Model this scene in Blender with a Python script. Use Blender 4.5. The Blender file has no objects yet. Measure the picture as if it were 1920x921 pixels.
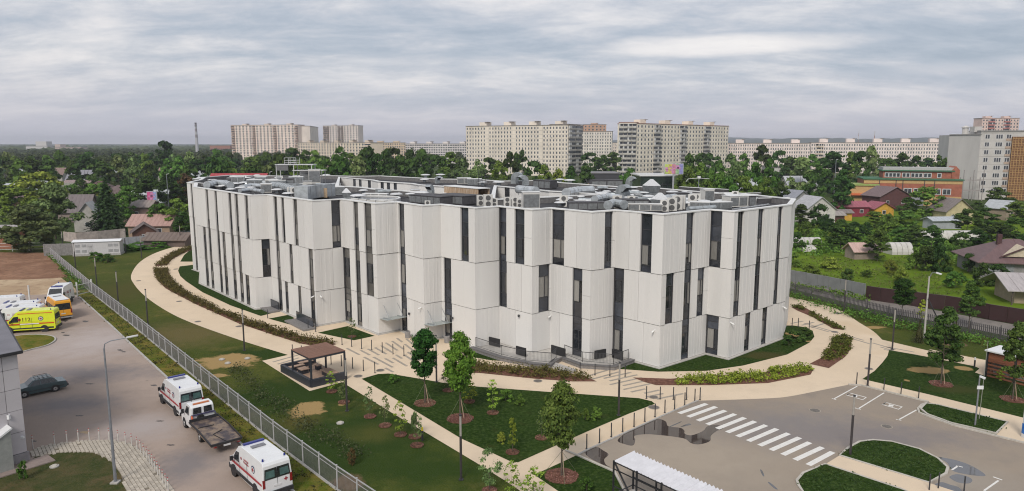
import bpy, bmesh, math, random
import numpy as np
from mathutils import Vector, Matrix
from mathutils.geometry import tessellate_polygon

random.seed(7)
SC = bpy.context.scene
COL = SC.collection
# ------------------------------------------------------------------ camera, light, sky
CAM_H = 22.5; FPX = 1320.0; PITCH = math.atan(192 / FPX)
cam_d = bpy.data.cameras.new('camera'); cam = bpy.data.objects.new('camera', cam_d); COL.objects.link(cam)
cam.location = (0, 0, CAM_H); cam.rotation_euler = (math.pi / 2 - PITCH, 0, 0)
cam_d.sensor_width = 36; cam_d.lens = 36 * FPX / 1920; cam_d.clip_end = 30000; cam_d.clip_start = 0.5
SC.camera = cam
SUN_EL, SUN_AZ = 42, 198        # degrees; azimuth clockwise from +Y
SC.view_settings.view_transform = 'Standard'; SC.view_settings.look = 'None'
SC.view_settings.gamma = 1.0; SC.view_settings.use_curve_mapping = False
SC.view_settings.exposure = 0.62
SC.cycles.use_denoising = True; SC.cycles.filter_width = 1.1; SC.cycles.sample_clamp_indirect = 3.0
SC.cycles.volume_bounces = 0; SC.cycles.max_bounces = 5; SC.cycles.diffuse_bounces = 3
SC.cycles.glossy_bounces = 2; SC.cycles.transmission_bounces = 3; SC.cycles.transparent_max_bounces = 8
SC.cycles.caustics_reflective = False; SC.cycles.caustics_refractive = False

world = bpy.data.worlds.new('World'); SC.world = world; world.use_nodes = True
def N(nt, t, **kw):
    n = nt.nodes.new(t)
    for k, v in kw.items():
        if k.startswith('i_'):
            key = k[2:]; key = int(key) if key.isdigit() else key.replace('_', ' ')
            n.inputs[key].default_value = v
        else: setattr(n, k, v)
    return n
def ramp(nt, stops, interp='LINEAR'):
    r = nt.nodes.new('ShaderNodeValToRGB'); r.color_ramp.interpolation = interp
    e = r.color_ramp.elements
    while len(e) < len(stops): e.new(0.5)
    for el, (p, c) in zip(e, stops):
        el.position = p; el.color = (c[0], c[1], c[2], 1) if not isinstance(c, (int, float)) else (c, c, c, 1)
    return r
def math_n(nt, op, a, b=None, clamp=False):
    m = nt.nodes.new('ShaderNodeMath'); m.operation = op; m.use_clamp = clamp
    for i, v in enumerate((a, b)):
        if v is None: continue
        if isinstance(v, (int, float)): m.inputs[i].default_value = v
        else: nt.links.new(v, m.inputs[i])
    return m.outputs[0]
def mixc(nt, fac, a, b, mode='MIX'):
    m = nt.nodes.new('ShaderNodeMix'); m.data_type = 'RGBA'; m.blend_type = mode
    for i, v in ((0, fac), (6, a), (7, b)):
        if isinstance(v, (int, float)): m.inputs[i].default_value = v
        elif isinstance(v, (tuple, list)): m.inputs[i].default_value = (v[0], v[1], v[2], 1)
        else: nt.links.new(v, m.inputs[i])
    return m.outputs[2]
def build_sky():
    nt = world.node_tree; nt.nodes.clear(); L = nt.links
    out = N(nt, 'ShaderNodeOutputWorld'); bg = N(nt, 'ShaderNodeBackground'); L.new(bg.outputs[0], out.inputs[0])
    sky = N(nt, 'ShaderNodeTexSky', sky_type='NISHITA', sun_disc=False, sun_elevation=math.radians(SUN_EL),
            sun_rotation=math.radians(SUN_AZ), air_density=1.0, dust_density=3.0, ozone_density=1.0)
    tc = N(nt, 'ShaderNodeTexCoord'); sep = N(nt, 'ShaderNodeSeparateXYZ'); L.new(tc.outputs['Generated'], sep.inputs[0])
    zc = math_n(nt, 'MAXIMUM', sep.outputs[2], 0.0)
    den = math_n(nt, 'ADD', zc, 0.2)
    u = math_n(nt, 'DIVIDE', sep.outputs[0], den); v = math_n(nt, 'DIVIDE', sep.outputs[1], den)
    def nz(sx, sy, ox, oy, detail=6, rough=.55, dist=0.3, scale=1.0):
        cb = N(nt, 'ShaderNodeCombineXYZ')
        L.new(math_n(nt, 'ADD', math_n(nt, 'MULTIPLY', u, sx), ox), cb.inputs[0])
        L.new(math_n(nt, 'ADD', math_n(nt, 'MULTIPLY', v, sy), oy), cb.inputs[1])
        n = N(nt, 'ShaderNodeTexNoise'); n.inputs['Scale'].default_value = scale
        n.inputs['Detail'].default_value = detail; n.inputs['Roughness'].default_value = rough
        n.inputs['Distortion'].default_value = dist; L.new(cb.outputs[0], n.inputs['Vector'])
        return n.outputs['Fac']
    big = nz(.6, 1.15, 3.1, 5.2, 5, .55, .3); fine = nz(2.3, 3.8, 9.0, 4.0, 11, .68, .2)
    f = math_n(nt, 'ADD', math_n(nt, 'MULTIPLY', big, 0.55), math_n(nt, 'MULTIPLY', fine, 0.45))
    # a bright bank of cloud on the right of the view and one on the left
    def bank(cx, cz, wx, wz):
        dx = math_n(nt, 'DIVIDE', math_n(nt, 'SUBTRACT', sep.outputs[0], cx), wx)
        dz = math_n(nt, 'DIVIDE', math_n(nt, 'SUBTRACT', sep.outputs[2], cz), wz)
        r = math_n(nt, 'ADD', math_n(nt, 'MULTIPLY', dx, dx), math_n(nt, 'MULTIPLY', dz, dz))
        r = math_n(nt, 'ADD', r, math_n(nt, 'MULTIPLY', math_n(nt, 'SUBTRACT', fine, .5), 3.4))
        return math_n(nt, 'SUBTRACT', 1.0, r, clamp=True)
    b1 = bank(.27, .127, .19, .016); b2 = bank(.60, .088, .15, .012); b3 = bank(-.66, .185, .14, .02); b4 = bank(-.1, .11, .14, .012)
    bk = math_n(nt, 'ADD', math_n(nt, 'ADD', math_n(nt, 'MULTIPLY', b1, .22), math_n(nt, 'MULTIPLY', b2, .10)), math_n(nt, 'ADD', math_n(nt, 'MULTIPLY', b3, .12), math_n(nt, 'MULTIPLY', b4, .05)))
    f = math_n(nt, 'ADD', f, bk)
    cr = ramp(nt, [(.38, (3.3, 3.8, 4.5)), (.45, (4.0, 4.4, 5.05)), (.50, (4.8, 5.0, 5.5)), (.545, (5.7, 5.75, 6.05)), (.61, (6.9, 6.7, 6.75)), (.75, (8.6, 8.2, 7.9))])
    L.new(f, cr.inputs[0])
    # towards the horizon the layers merge into an even pale lilac grey
    hz = math_n(nt, 'SUBTRACT', 1.0, math_n(nt, 'DIVIDE', sep.outputs[2], .105), clamp=True)
    hz = math_n(nt, 'POWER', hz, 1.2)
    clouds = mixc(nt, math_n(nt, 'MULTIPLY', hz, .9), cr.outputs[0], (5.25, 5.1, 5.75))
    full = mixc(nt, .9, sky.outputs[0], clouds)
    L.new(full, bg.inputs[0]); bg.inputs[1].default_value = 0.082
build_sky()
sd = bpy.data.lights.new('sun', 'SUN'); sun = bpy.data.objects.new('sun', sd); COL.objects.link(sun)
sd.energy = 1.5; sd.angle = math.radians(16); sd.color = (1.0, .94, .86)
a, e = math.radians(SUN_AZ), math.radians(SUN_EL)
sun_dir = Vector((math.sin(a) * math.cos(e), math.cos(a) * math.cos(e), math.sin(e)))
sun.rotation_euler = sun_dir.to_track_quat('Z', 'Y').to_euler(); sun.location = (0, 0, 200)

# ------------------------------------------------------------------ measuring helpers (survey of the place)
def ray(px, py):
    x = (px - 960) / FPX; y = (460.5 - py) / FPX
    return Vector((x, math.cos(PITCH) + y * math.sin(PITCH), -math.sin(PITCH) + y * math.cos(PITCH)))
def G(px, py, z=0.0):
    d = ray(px, py); t = (z - CAM_H) / d.z
    return (d.x * t, d.y * t)
def GL(pts, z=0.0): return [G(p[0], p[1], z) for p in pts]
def zat(px, py, x, y):
    """height of the picture row py above ground at plan distance y"""
    d = ray(px, py); return CAM_H + d.z * (y / d.y)
def at_dist(px, D): return ray(px, 268).x / ray(px, 268).y * D
def smooth(pts, n=5, closed=True):
    out = []; m = len(pts)
    for i in range(m if closed else m - 1):
        p0, p1, p2, p3 = [Vector(pts[(i + k) % m] if closed else pts[min(max(i + k, 0), m - 1)]) for k in (-1, 0, 1, 2)]
        for j in range(n):
            t = j / n
            q = 0.5 * ((2 * p1) + (p2 - p0) * t + (2 * p0 - 5 * p1 + 4 * p2 - p3) * t * t + (3 * p1 - p0 - 3 * p2 + p3) * t ** 3)
            out.append((q.x, q.y))
    if not closed: out.append(tuple(pts[-1]))
    return out
ORD = ['first', 'second', 'third', 'fourth', 'fifth', 'sixth', 'seventh', 'eighth', 'ninth', 'tenth', 'eleventh', 'twelfth',
       'thirteenth', 'fourteenth', 'fifteenth', 'sixteenth', 'seventeenth', 'eighteenth', 'nineteenth', 'twentieth']
def ordn(i):
    if i < 20: return ORD[i]
    return {2: 'twenty-', 3: 'thirty-', 4: 'forty-'}[(i + 1) // 10] + ORD[(i + 1) % 10 - 1] if (i + 1) % 10 else {3: 'thirtieth', 4: 'fortieth', 5: 'fiftieth'}[(i + 1) // 10]
# ------------------------------------------------------------------ object helpers
def tag(o, label=None, cat=None, group=None, kind=None):
    if label: o['label'] = label
    if cat: o['category'] = cat
    if group: o['group'] = group
    if kind: o['kind'] = kind
    return o
def empty(name, loc=(0, 0, 0), rz=0.0, label=None, cat=None, group=None):
    o = bpy.data.objects.new(name, None); COL.objects.link(o)
    o.location = tuple(loc) if len(loc) == 3 else (loc[0], loc[1], 0); o.rotation_euler = (0, 0, rz); o.empty_display_size = 0.2
    return tag(o, label, cat, group)
def link(name, me, parent=None, loc=None, rz=0, scale=None):
    o = bpy.data.objects.new(name, me); COL.objects.link(o)
    if parent: o.parent = parent
    if loc: o.location = loc
    if rz: o.rotation_euler = (0, 0, rz)
    if scale: o.scale = scale
    return o
def copy_tree(o, parent=None):
    c = o.copy(); COL.objects.link(c)
    if parent: c.parent = parent
    for ch in [x for x in KIDS.get(o.name, [])]:
        k = copy_tree(ch, c); KIDS.setdefault(c.name, []).append(k)
    return c
KIDS = {}
class MB:
    def __init__(s, off=(0, 0, 0)): s.v = []; s.f = []; s.m = []; s.off = off
    def add(s, vs, fs, m=0):
        b = len(s.v); s.v += [tuple(v) for v in vs]; s.f += [tuple(b + i for i in f) for f in fs]; s.m += [m] * len(fs); return s
    def box(s, c, size, rz=0, m=0, taper=1.0):
        hx, hy, hz = size[0] / 2, size[1] / 2, size[2] / 2; cs, sn = math.cos(rz), math.sin(rz); vs = []
        for dz in (-1, 1):
            k = taper if dz > 0 else 1
            for dx, dy in ((-1, -1), (1, -1), (1, 1), (-1, 1)):
                x, y = dx * hx * k, dy * hy * k
                vs.append((c[0] + x * cs - y * sn, c[1] + x * sn + y * cs, c[2] + dz * hz))
        return s.add(vs, [(0, 3, 2, 1), (4, 5, 6, 7), (0, 1, 5, 4), (1, 2, 6, 5), (2, 3, 7, 6), (3, 0, 4, 7)], m)
    def beam(s, p0, p1, w, h, m=0):
        p0, p1 = Vector(p0), Vector(p1); d = (p1 - p0).normalized()
        up = Vector((0, 0, 1)) if abs(d.z) < .95 else Vector((0, 1, 0))
        r = d.cross(up).normalized(); u = r.cross(d); vs = []
        for p in (p0, p1):
            for a_, b_ in ((-1, -1), (1, -1), (1, 1), (-1, 1)): vs.append(p + r * (a_ * w / 2) + u * (b_ * h / 2))
        return s.add(vs, [(0, 1, 2, 3), (7, 6, 5, 4), (0, 4, 5, 1), (1, 5, 6, 2), (2, 6, 7, 3), (3, 7, 4, 0)], m)
    def tube(s, p0, p1, r0, r1=None, n=8, m=0, caps=True):
        r1 = r0 if r1 is None else r1
        p0, p1 = Vector(p0), Vector(p1); d = (p1 - p0).normalized()
        up = Vector((0, 0, 1)) if abs(d.z) < .9 else Vector((1, 0, 0))
        x = d.cross(up).normalized(); y = d.cross(x).normalized(); vs = []
        for p, r in ((p0, r0), (p1, r1)):
            for k in range(n):
                t = 2 * math.pi * k / n; vs.append(p + x * (math.cos(t) * r) + y * (math.sin(t) * r))
        fs = [(k, (k + 1) % n, n + (k + 1) % n, n + k) for k in range(n)]
        if caps: fs += [tuple(range(n))[::-1], tuple(range(n, 2 * n))]
        return s.add(vs, fs, m)
    def path(s, pts, r, n=6, m=0):
        for a_, b_ in zip(pts[:-1], pts[1:]): s.tube(a_, b_, r, r, n, m)
        return s
    def lathe(s, c, prof, n=12, m=0):
        vs = []; fs = []
        for r, z in prof:
            for k in range(n):
                t = 2 * math.pi * k / n; vs.append((c[0] + math.cos(t) * r, c[1] + math.sin(t) * r, c[2] + z))
        for i in range(len(prof) - 1):
            for k in range(n): fs.append((i * n + k, i * n + (k + 1) % n, (i + 1) * n + (k + 1) % n, (i + 1) * n + k))
        fs.append(tuple(range((len(prof) - 1) * n, len(prof) * n)))
        return s.add(vs, fs, m)
    def prism(s, poly, z0, z1, m=0, bottom=False):
        poly = [tuple(p[:2]) for p in poly]; n = len(poly)
        A = sum(poly[i][0] * poly[(i + 1) % n][1] - poly[(i + 1) % n][0] * poly[i][1] for i in range(n))
        if A < 0: poly = poly[::-1]
        vs = [(x, y, z1) for x, y in poly] + [(x, y, z0) for x, y in poly]
        tris = tessellate_polygon([[Vector((x, y, 0)) for x, y in poly]])
        fs = []
        for t in tris:
            a_, b_, c_ = [poly[i] for i in t]
            cr = (b_[0] - a_[0]) * (c_[1] - a_[1]) - (b_[1] - a_[1]) * (c_[0] - a_[0])
            fs.append(tuple(t) if cr > 0 else tuple(t)[::-1])
            if bottom: fs.append(tuple(i + n for i in (tuple(t)[::-1] if cr > 0 else tuple(t))))
        fs += [(i, n + i, n + (i + 1) % n, (i + 1) % n) for i in range(n)]
        return s.add(vs, fs, m)
    def sheet(s, poly, z, m=0):
        poly = [tuple(p[:2]) for p in poly]
        tris = tessellate_polygon([[Vector((x, y, 0)) for x, y in poly]]); fs = []
        for t in tris:
            a_, b_, c_ = [poly[i] for i in t]
            cr = (b_[0] - a_[0]) * (c_[1] - a_[1]) - (b_[1] - a_[1]) * (c_[0] - a_[0])
            fs.append(tuple(t) if cr > 0 else tuple(t)[::-1])
        return s.add([(x, y, z) for x, y in poly], fs, m)
    def ribbon(s, line, w, z0, z1, m=0, closed=False):
        """a low strip (kerb, coping) of width w along a plan line"""
        n = len(line); P = [Vector(p[:2]) for p in line]; Lf = []; R = []
        for i in range(n):
            if closed: a_, b_ = P[(i - 1) % n], P[(i + 1) % n]
            else: a_, b_ = P[max(i - 1, 0)], P[min(i + 1, n - 1)]
            d = (b_ - a_).normalized(); nn = Vector((-d.y, d.x)) * (w / 2)
            Lf.append(P[i] + nn); R.append(P[i] - nn)
        vs = []
        for l, r in zip(Lf, R): vs += [(l.x, l.y, z0), (l.x, l.y, z1), (r.x, r.y, z1), (r.x, r.y, z0)]
        fs = []
        for i in range(n if closed else n - 1):
            j = (i + 1) % n
            for k in range(3): fs.append((4 * i + k, 4 * i + k + 1, 4 * j + k + 1, 4 * j + k))
        if not closed: fs += [(3, 2, 1, 0), (4 * (n - 1), 4 * n - 3, 4 * n - 2, 4 * n - 1)]
        return s.add(vs, fs, m)
    def mesh(s, name, mats, smooth_=False):
        me = bpy.data.meshes.new(name)
        o = s.off
        me.from_pydata([(v[0] - o[0], v[1] - o[1], v[2] - o[2]) for v in s.v], [], s.f)
        mats = mats if isinstance(mats, (list, tuple)) else [mats]
        for mm in mats: me.materials.append(mm)
        if len(mats) > 1: me.polygons.foreach_set('material_index', s.m)
        if smooth_: me.polygons.foreach_set('use_smooth', [True] * len(s.f))
        me.update(); return me
    def build(s, name, mats, parent=None, smooth_=False, **kw):
        o = bpy.data.objects.new(name, s.mesh(name, mats, smooth_)); COL.objects.link(o)
        if parent is not None:
            o.parent = parent; KIDS.setdefault(parent.name, []).append(o)
        return tag(o, **kw) if kw else o
def structure(name, mb, mat): return mb.build(name, mat, kind='structure')
# ------------------------------------------------------------------ materials
MATS = {}
def new_mat(name):
    m = bpy.data.materials.new(name); m.use_nodes = True; nt = m.node_tree
    b = nt.nodes['Principled BSDF']; return m, nt, b
def mat(name, col, rough=.6, var=.12, scale=3.0, bump=0.0, bscale=30.0, metal=0.0, detail=4, col2=None, stops=(.35, .65), stretch=None, spec=.5, objrand=0.0, coat=0):
    if name in MATS: return MATS[name]
    m, nt, b = new_mat(name); L = nt.links
    tc = N(nt, 'ShaderNodeTexCoord'); vec = tc.outputs['Object']
    if stretch:
        mp = N(nt, 'ShaderNodeMapping'); mp.inputs['Scale'].default_value = stretch; L.new(vec, mp.inputs[0]); vec = mp.outputs[0]
    n = N(nt, 'ShaderNodeTexNoise'); n.inputs['Scale'].default_value = scale; n.inputs['Detail'].default_value = detail; n.inputs['Roughness'].default_value = .6
    L.new(vec, n.inputs['Vector'])
    c2 = col2 or tuple(c * (1 + var) for c in col); c1 = col if col2 else tuple(c * (1 - var) for c in col)
    r = ramp(nt, [(stops[0], c1), (stops[1], c2)]); L.new(n.outputs['Fac'], r.inputs[0]); colo = r.outputs[0]
    if objrand:
        oi = N(nt, 'ShaderNodeObjectInfo')
        hsv = N(nt, 'ShaderNodeHueSaturation'); L.new(colo, hsv.inputs['Color'])
        L.new(math_n(nt, 'ADD', math_n(nt, 'MULTIPLY', oi.outputs['Random'], objrand * 2), 1 - objrand), hsv.inputs['Value']); colo = hsv.outputs[0]
    L.new(colo, b.inputs['Base Color']); b.inputs['Roughness'].default_value = rough; b.inputs['Metallic'].default_value = metal
    b.inputs['Specular IOR Level'].default_value = spec
    if coat: b.inputs['Coat Weight'].default_value = coat
    if bump:
        n2 = N(nt, 'ShaderNodeTexNoise'); n2.inputs['Scale'].default_value = bscale; n2.inputs['Detail'].default_value = 5; L.new(vec, n2.inputs['Vector'])
        bp = N(nt, 'ShaderNodeBump'); bp.inputs['Strength'].default_value = bump; bp.inputs['Distance'].default_value = .05
        L.new(n2.outputs['Fac'], bp.inputs['Height']); L.new(bp.outputs[0], b.inputs['Normal'])
    MATS[name] = m; return m
def ground_mat(name, layers, rough=.95, bump=.4, bscale=12.0, spots=()):
    """layers: (noise scale, detail, threshold lo, hi, colour or (colour, colour)) laid one over another"""
    if name in MATS: return MATS[name]
    m, nt, b = new_mat(name); L = nt.links
    tc = N(nt, 'ShaderNodeTexCoord'); vec = tc.outputs['Object']; col = layers[0]
    for i, (sc, det, lo, hi, c) in enumerate(layers[1:]):
        mp = N(nt, 'ShaderNodeMapping'); mp.inputs['Location'].default_value = (7.3 * i, 3.1 * i, 0); L.new(vec, mp.inputs[0])
        n = N(nt, 'ShaderNodeTexNoise'); n.inputs['Scale'].default_value = sc; n.inputs['Detail'].default_value = det; n.inputs['Roughness'].default_value = .62
        L.new(mp.outputs[0], n.inputs['Vector'])
        r = ramp(nt, [(lo, 0.0), (hi, 1.0)]); L.new(n.outputs['Fac'], r.inputs[0])
        col = mixc(nt, r.outputs[0], col, c)
    if spots:   # patches of other ground with ragged edges, where they lie in the place
        n = N(nt, 'ShaderNodeTexNoise'); n.inputs['Scale'].default_value = .55; n.inputs['Detail'].default_value = 8; n.inputs['Roughness'].default_value = .68; L.new(vec, n.inputs['Vector'])
    for (cx, cy, rx, ry, rot, c, soft) in spots:
        mp = N(nt, 'ShaderNodeMapping', vector_type='TEXTURE'); mp.inputs['Location'].default_value = (cx, cy, 0); mp.inputs['Rotation'].default_value = (0, 0, rot); mp.inputs['Scale'].default_value = (rx, ry, 1e6); L.new(vec, mp.inputs[0])
        ln = N(nt, 'ShaderNodeVectorMath', operation='LENGTH'); L.new(mp.outputs[0], ln.inputs[0])
        d = math_n(nt, 'ADD', ln.outputs['Value'], math_n(nt, 'MULTIPLY', math_n(nt, 'SUBTRACT', n.outputs['Fac'], .5), 2.2))
        r = ramp(nt, [(max(0, .5 - soft / 2), 1.0), (min(1, .5 + soft / 2), 0.0)]); L.new(math_n(nt, 'MULTIPLY', d, .5), r.inputs[0])
        col = mixc(nt, r.outputs[0], col, c)
    L.new(col, b.inputs['Base Color']); b.inputs['Roughness'].default_value = rough; b.inputs['Specular IOR Level'].default_value = .04 if any(k in name for k in ('lawn', 'grass', 'verge', 'green')) else .2
    if bump:
        n2 = N(nt, 'ShaderNodeTexNoise'); n2.inputs['Scale'].default_value = bscale; n2.inputs['Detail'].default_value = 6; L.new(vec, n2.inputs['Vector'])
        bp = N(nt, 'ShaderNodeBump'); bp.inputs['Strength'].default_value = bump; bp.inputs['Distance'].default_value = .08
        L.new(n2.outputs['Fac'], bp.inputs['Height']); L.new(bp.outputs[0], b.inputs['Normal'])
    MATS[name] = m; return m
def leaf_mat(name, dark, light, rand=.36, scale=.6):
    if name in MATS: return MATS[name]
    m, nt, b = new_mat(name); L = nt.links
    tc = N(nt, 'ShaderNodeTexCoord'); g = N(nt, 'ShaderNodeNewGeometry'); oi = N(nt, 'ShaderNodeObjectInfo')
    n = N(nt, 'ShaderNodeTexNoise'); n.inputs['Scale'].default_value = scale; n.inputs['Detail'].default_value = 3; L.new(tc.outputs['Object'], n.inputs['Vector'])
    f = math_n(nt, 'ADD', math_n(nt, 'MULTIPLY', n.outputs['Fac'], .7), math_n(nt, 'MULTIPLY', g.outputs['Random Per Island'], .45))
    r = ramp(nt, [(.3, dark), (.8, light)]); L.new(f, r.inputs[0])
    h = N(nt, 'ShaderNodeHueSaturation'); L.new(r.outputs[0], h.inputs['Color'])
    L.new(math_n(nt, 'ADD', math_n(nt, 'MULTIPLY', oi.outputs['Random'], rand * 2), 1 - rand), h.inputs['Value'])
    L.new(math_n(nt, 'ADD', math_n(nt, 'MULTIPLY', math_n(nt, 'FRACT', math_n(nt, 'MULTIPLY', oi.outputs['Random'], 7.7)), .05), .475), h.inputs['Hue'])
    L.new(h.outputs[0], b.inputs['Base Color']); b.inputs['Roughness'].default_value = .65; b.inputs['Specular IOR Level'].default_value = .12
    tr = N(nt, 'ShaderNodeBsdfTranslucent'); L.new(h.outputs[0], tr.inputs[0])
    mx = N(nt, 'ShaderNodeMixShader'); mx.inputs[0].default_value = .22; L.new(b.outputs[0], mx.inputs[1]); L.new(tr.outputs[0], mx.inputs[2])
    L.new(mx.outputs[0], nt.nodes['Material Output'].inputs[0])
    MATS[name] = m; return m
def glass_mat(name, col=(.02, .025, .03), rough=.06, spec=.8):
    return mat(name, col, rough=rough, var=.25, scale=.8, spec=spec)
WHITE = mat('white_paint', (.78, .78, .77), .35, .04)
DARK = mat('dark_metal', (.035, .036, .042), .5, .2)
STEEL = mat('galvanised_steel', (.36, .37, .38), .42, .22, scale=2.2, metal=.45)
RUBBER = mat('rubber', (.018, .018, .018), .85)
CONC = mat('concrete_kerb', (.40, .385, .36), .9, .15, scale=4, bump=.2)
BARK = mat('bark', (.10, .08, .062), .95, .35, scale=8, bump=.4)
# ================================================================== THE CLINIC
ZR, Z1, Z2 = 15.6, 4.4, 9.6
FLOORS = {1: (0.12, Z1), 2: (Z1, Z2), 3: (Z2, ZR)}
PANEL = mat('white_facade_panel', (.70, .69, .672), .5, .03, scale=.35, detail=6, stretch=(1, 1, .12), bump=.05, bscale=6, objrand=.035)
PANEL2 = mat('ribbed_facade_panel', (.665, .654, .637), .5, .04, scale=.35, detail=6, stretch=(1, 1, .12), bump=.05, bscale=6, objrand=.04)
BACK = mat('dark_backing', (.12, .12, .12), .9)
SPAN = mat('dark_spandrel_glass', (.035, .04, .052), .16, .35, scale=.5, spec=.75, objrand=.5)
SPAN_REFL = mat('spandrel_painted_reflection', (.105, .10, .092), .3, .3, scale=.5, spec=.5, objrand=.35)  # grey-brown of sky and curtains reflected in oblique glass, put into the colour
PANE = mat('window_glass_dark', (.022, .025, .03), .06, .3, scale=.7, spec=.8)
CURT = mat('pale_blind_behind_glass', (.24, .232, .215), .35, .18, scale=5, stretch=(6, 6, .3), objrand=.3, spec=.6)
FRAME = mat('anthracite_frame', (.05, .05, .055), .45, .2)
COPE = mat('white_coping', (.72, .72, .71), .4, .07, scale=.6)
ROOFM = ground_mat('roof_membrane', [(.045, .045, .05), (.25, 5, .4, .7, (.075, .073, .075)), (1.5, 5, .6, .72, (.12, .115, .11))], rough=.8, bump=.1)
PLINTH = mat('plinth_concrete', (.46, .44, .41), .85, .1, scale=2)

front_px = [(362.4, 506), (377, 511), (376, 532), (481, 580.7), (512, 577.5), (595.5, 612), (648, 603), (710.7, 628), (750, 620), (797, 640.6),
            (830, 634), (892.6, 654), (936.8, 644.9), (997, 664), (1031, 655.4), (1105, 677.5), (1148, 667.5), (1235.3, 691), (1322, 664), (1364, 674), (1468.6, 634)]
front = [Vector(G(*p)) for p in front_px]
back = [Vector(p) for p in [(35.2, 87.5), (31.0, 98.8), (28.5, 98.0), (24.4, 105.5), (20.7, 113.1), (17.5, 112.0), (3.9, 130.9), (-2, 129.5), (-6.7, 135.4), (-14, 137), (-27.9, 150.2), (-33, 148.5), (-40.5, 151.8), (-48, 149.5), (-61.1, 153), (-62.8, 144), (-59.2, 134)]]
foot = front + back                      # runs left to right along the front: clockwise from above is fixed below
NF = len(front)
def inward(poly, d):
    n = len(poly); A = sum(poly[i].x * poly[(i + 1) % n].y - poly[(i + 1) % n].x * poly[i].y for i in range(n))
    sgn = 1 if A > 0 else -1; out = []
    for i in range(n):
        e0 = (poly[i] - poly[i - 1]).normalized(); e1 = (poly[(i + 1) % n] - poly[i]).normalized()
        n0 = Vector((-e0.y, e0.x)) * sgn; n1 = Vector((-e1.y, e1.x)) * sgn
        b = (n0 + n1); b = b.normalized() if b.length > 1e-6 else n0
        k = d / max(b.dot(n0), .35); out.append(poly[i] + b * k)
    return out
clinic = empty('clinic_building', (0, 85, 0), 0, 'large white three-storey clinic with zigzag ribbed facade and tall dark window strips', 'building')
COFF = tuple(clinic.location)
def cm(): return MB(off=COFF)
inner = inward(foot, .30)
def on_seg(px, py, A, B):
    """fraction along A-B where the sight line through a measured point meets the wall plane"""
    d = ray(px, py); n = Vector((-(B - A).y, (B - A).x)); t = (A.x * n.x + A.y * n.y) / (d.x * n.x + d.y * n.y)
    p = Vector((d.x * t, d.y * t)); return (p - A).dot(B - A) / (B - A).length_squared
# window strips: wall, left px, right px, row measured, storeys
STR = [
 (0, 358, 361.6, 356, (1, 2, 3)), (0, 368.6, 371.4, 417, (1, 2)),
 (2, 386.2, 391.2, 364.7, (1, 2, 3)), (2, 402.7, 407.6, 364.7, (1, 2, 3)), (2, 428.7, 434.6, 373.4, (1, 2, 3)), (2, 440.9, 447, 373.4, (1, 2, 3)),
 (2, 459.3, 465.6, 373.4, (3,)), (2, 380.8, 386.2, 434, (1, 2)), (2, 416.6, 422.4, 443, (1, 2)), (2, 459.9, 466.6, 520.8, (1,)),
 (3, 490.2, 505.8, 451.6, (2,)),
 (4, 513.4, 520, 369.5, (1, 2, 3)), (4, 527.5, 533.2, 371.5, (3,)), (4, 550, 557.6, 375.4, (3,)), (4, 542.3, 548.2, 461.4, (2,)), (4, 578.4, 586.3, 469.2, (1, 2)),
 (4, 533.7, 539.2, 528.6, (1,)), (4, 558.2, 563.8, 537.4, (1,)),
 (5, 620.3, 637, 377.4, (3,)),
 (6, 643.9, 655.7, 467.3, (1, 2)), (6, 663, 672, 381.5, (1, 2, 3)), (6, 683, 697, 383.5, (2, 3)),
 (8, 748, 758.6, 383.5, (1, 2, 3)),
 (10, 864.5, 879.2, 391.5, (3,)), (10, 832.2, 845.9, 483.3, (1, 2)),
 (12, 937, 950.3, 391.5, (2, 3)), (12, 965.9, 984.4, 393.5, (3,)),
 (13, 1009.8, 1030.2, 497, (2,)),
 (14, 1036, 1059.5, 395.4, (3,)), (14, 1074.3, 1092.3, 504.8, (1, 2)),
 (15, 1133.7, 1148.4, 398.3, (3,)),
 (16, 1203, 1224.4, 402.2, (3,)), (16, 1152, 1170.6, 502.9, (1, 2)),
 (17, 1287, 1300.8, 399.3, (1, 2, 3)), (17, 1249.4, 1264, 513.6, (2,)), (17, 1308.7, 1321, 502.9, (2,)),
 (18, 1330.8, 1355.4, 395.4, (3,)), (18, 1323.8, 1347.8, 590.4, (1,)),
 (19, 1382.8, 1394, 397.4, (2, 3)), (19, 1421, 1431.6, 391.9, (2, 3)), (19, 1458.8, 1467.2, 387.6, (2, 3)),
 (19, 1398.4, 1407.8, 586.4, (1,)), (19, 1430.5, 1439.6, 576.7, (1,)),
]
rib_rng = random.Random(11)
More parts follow.
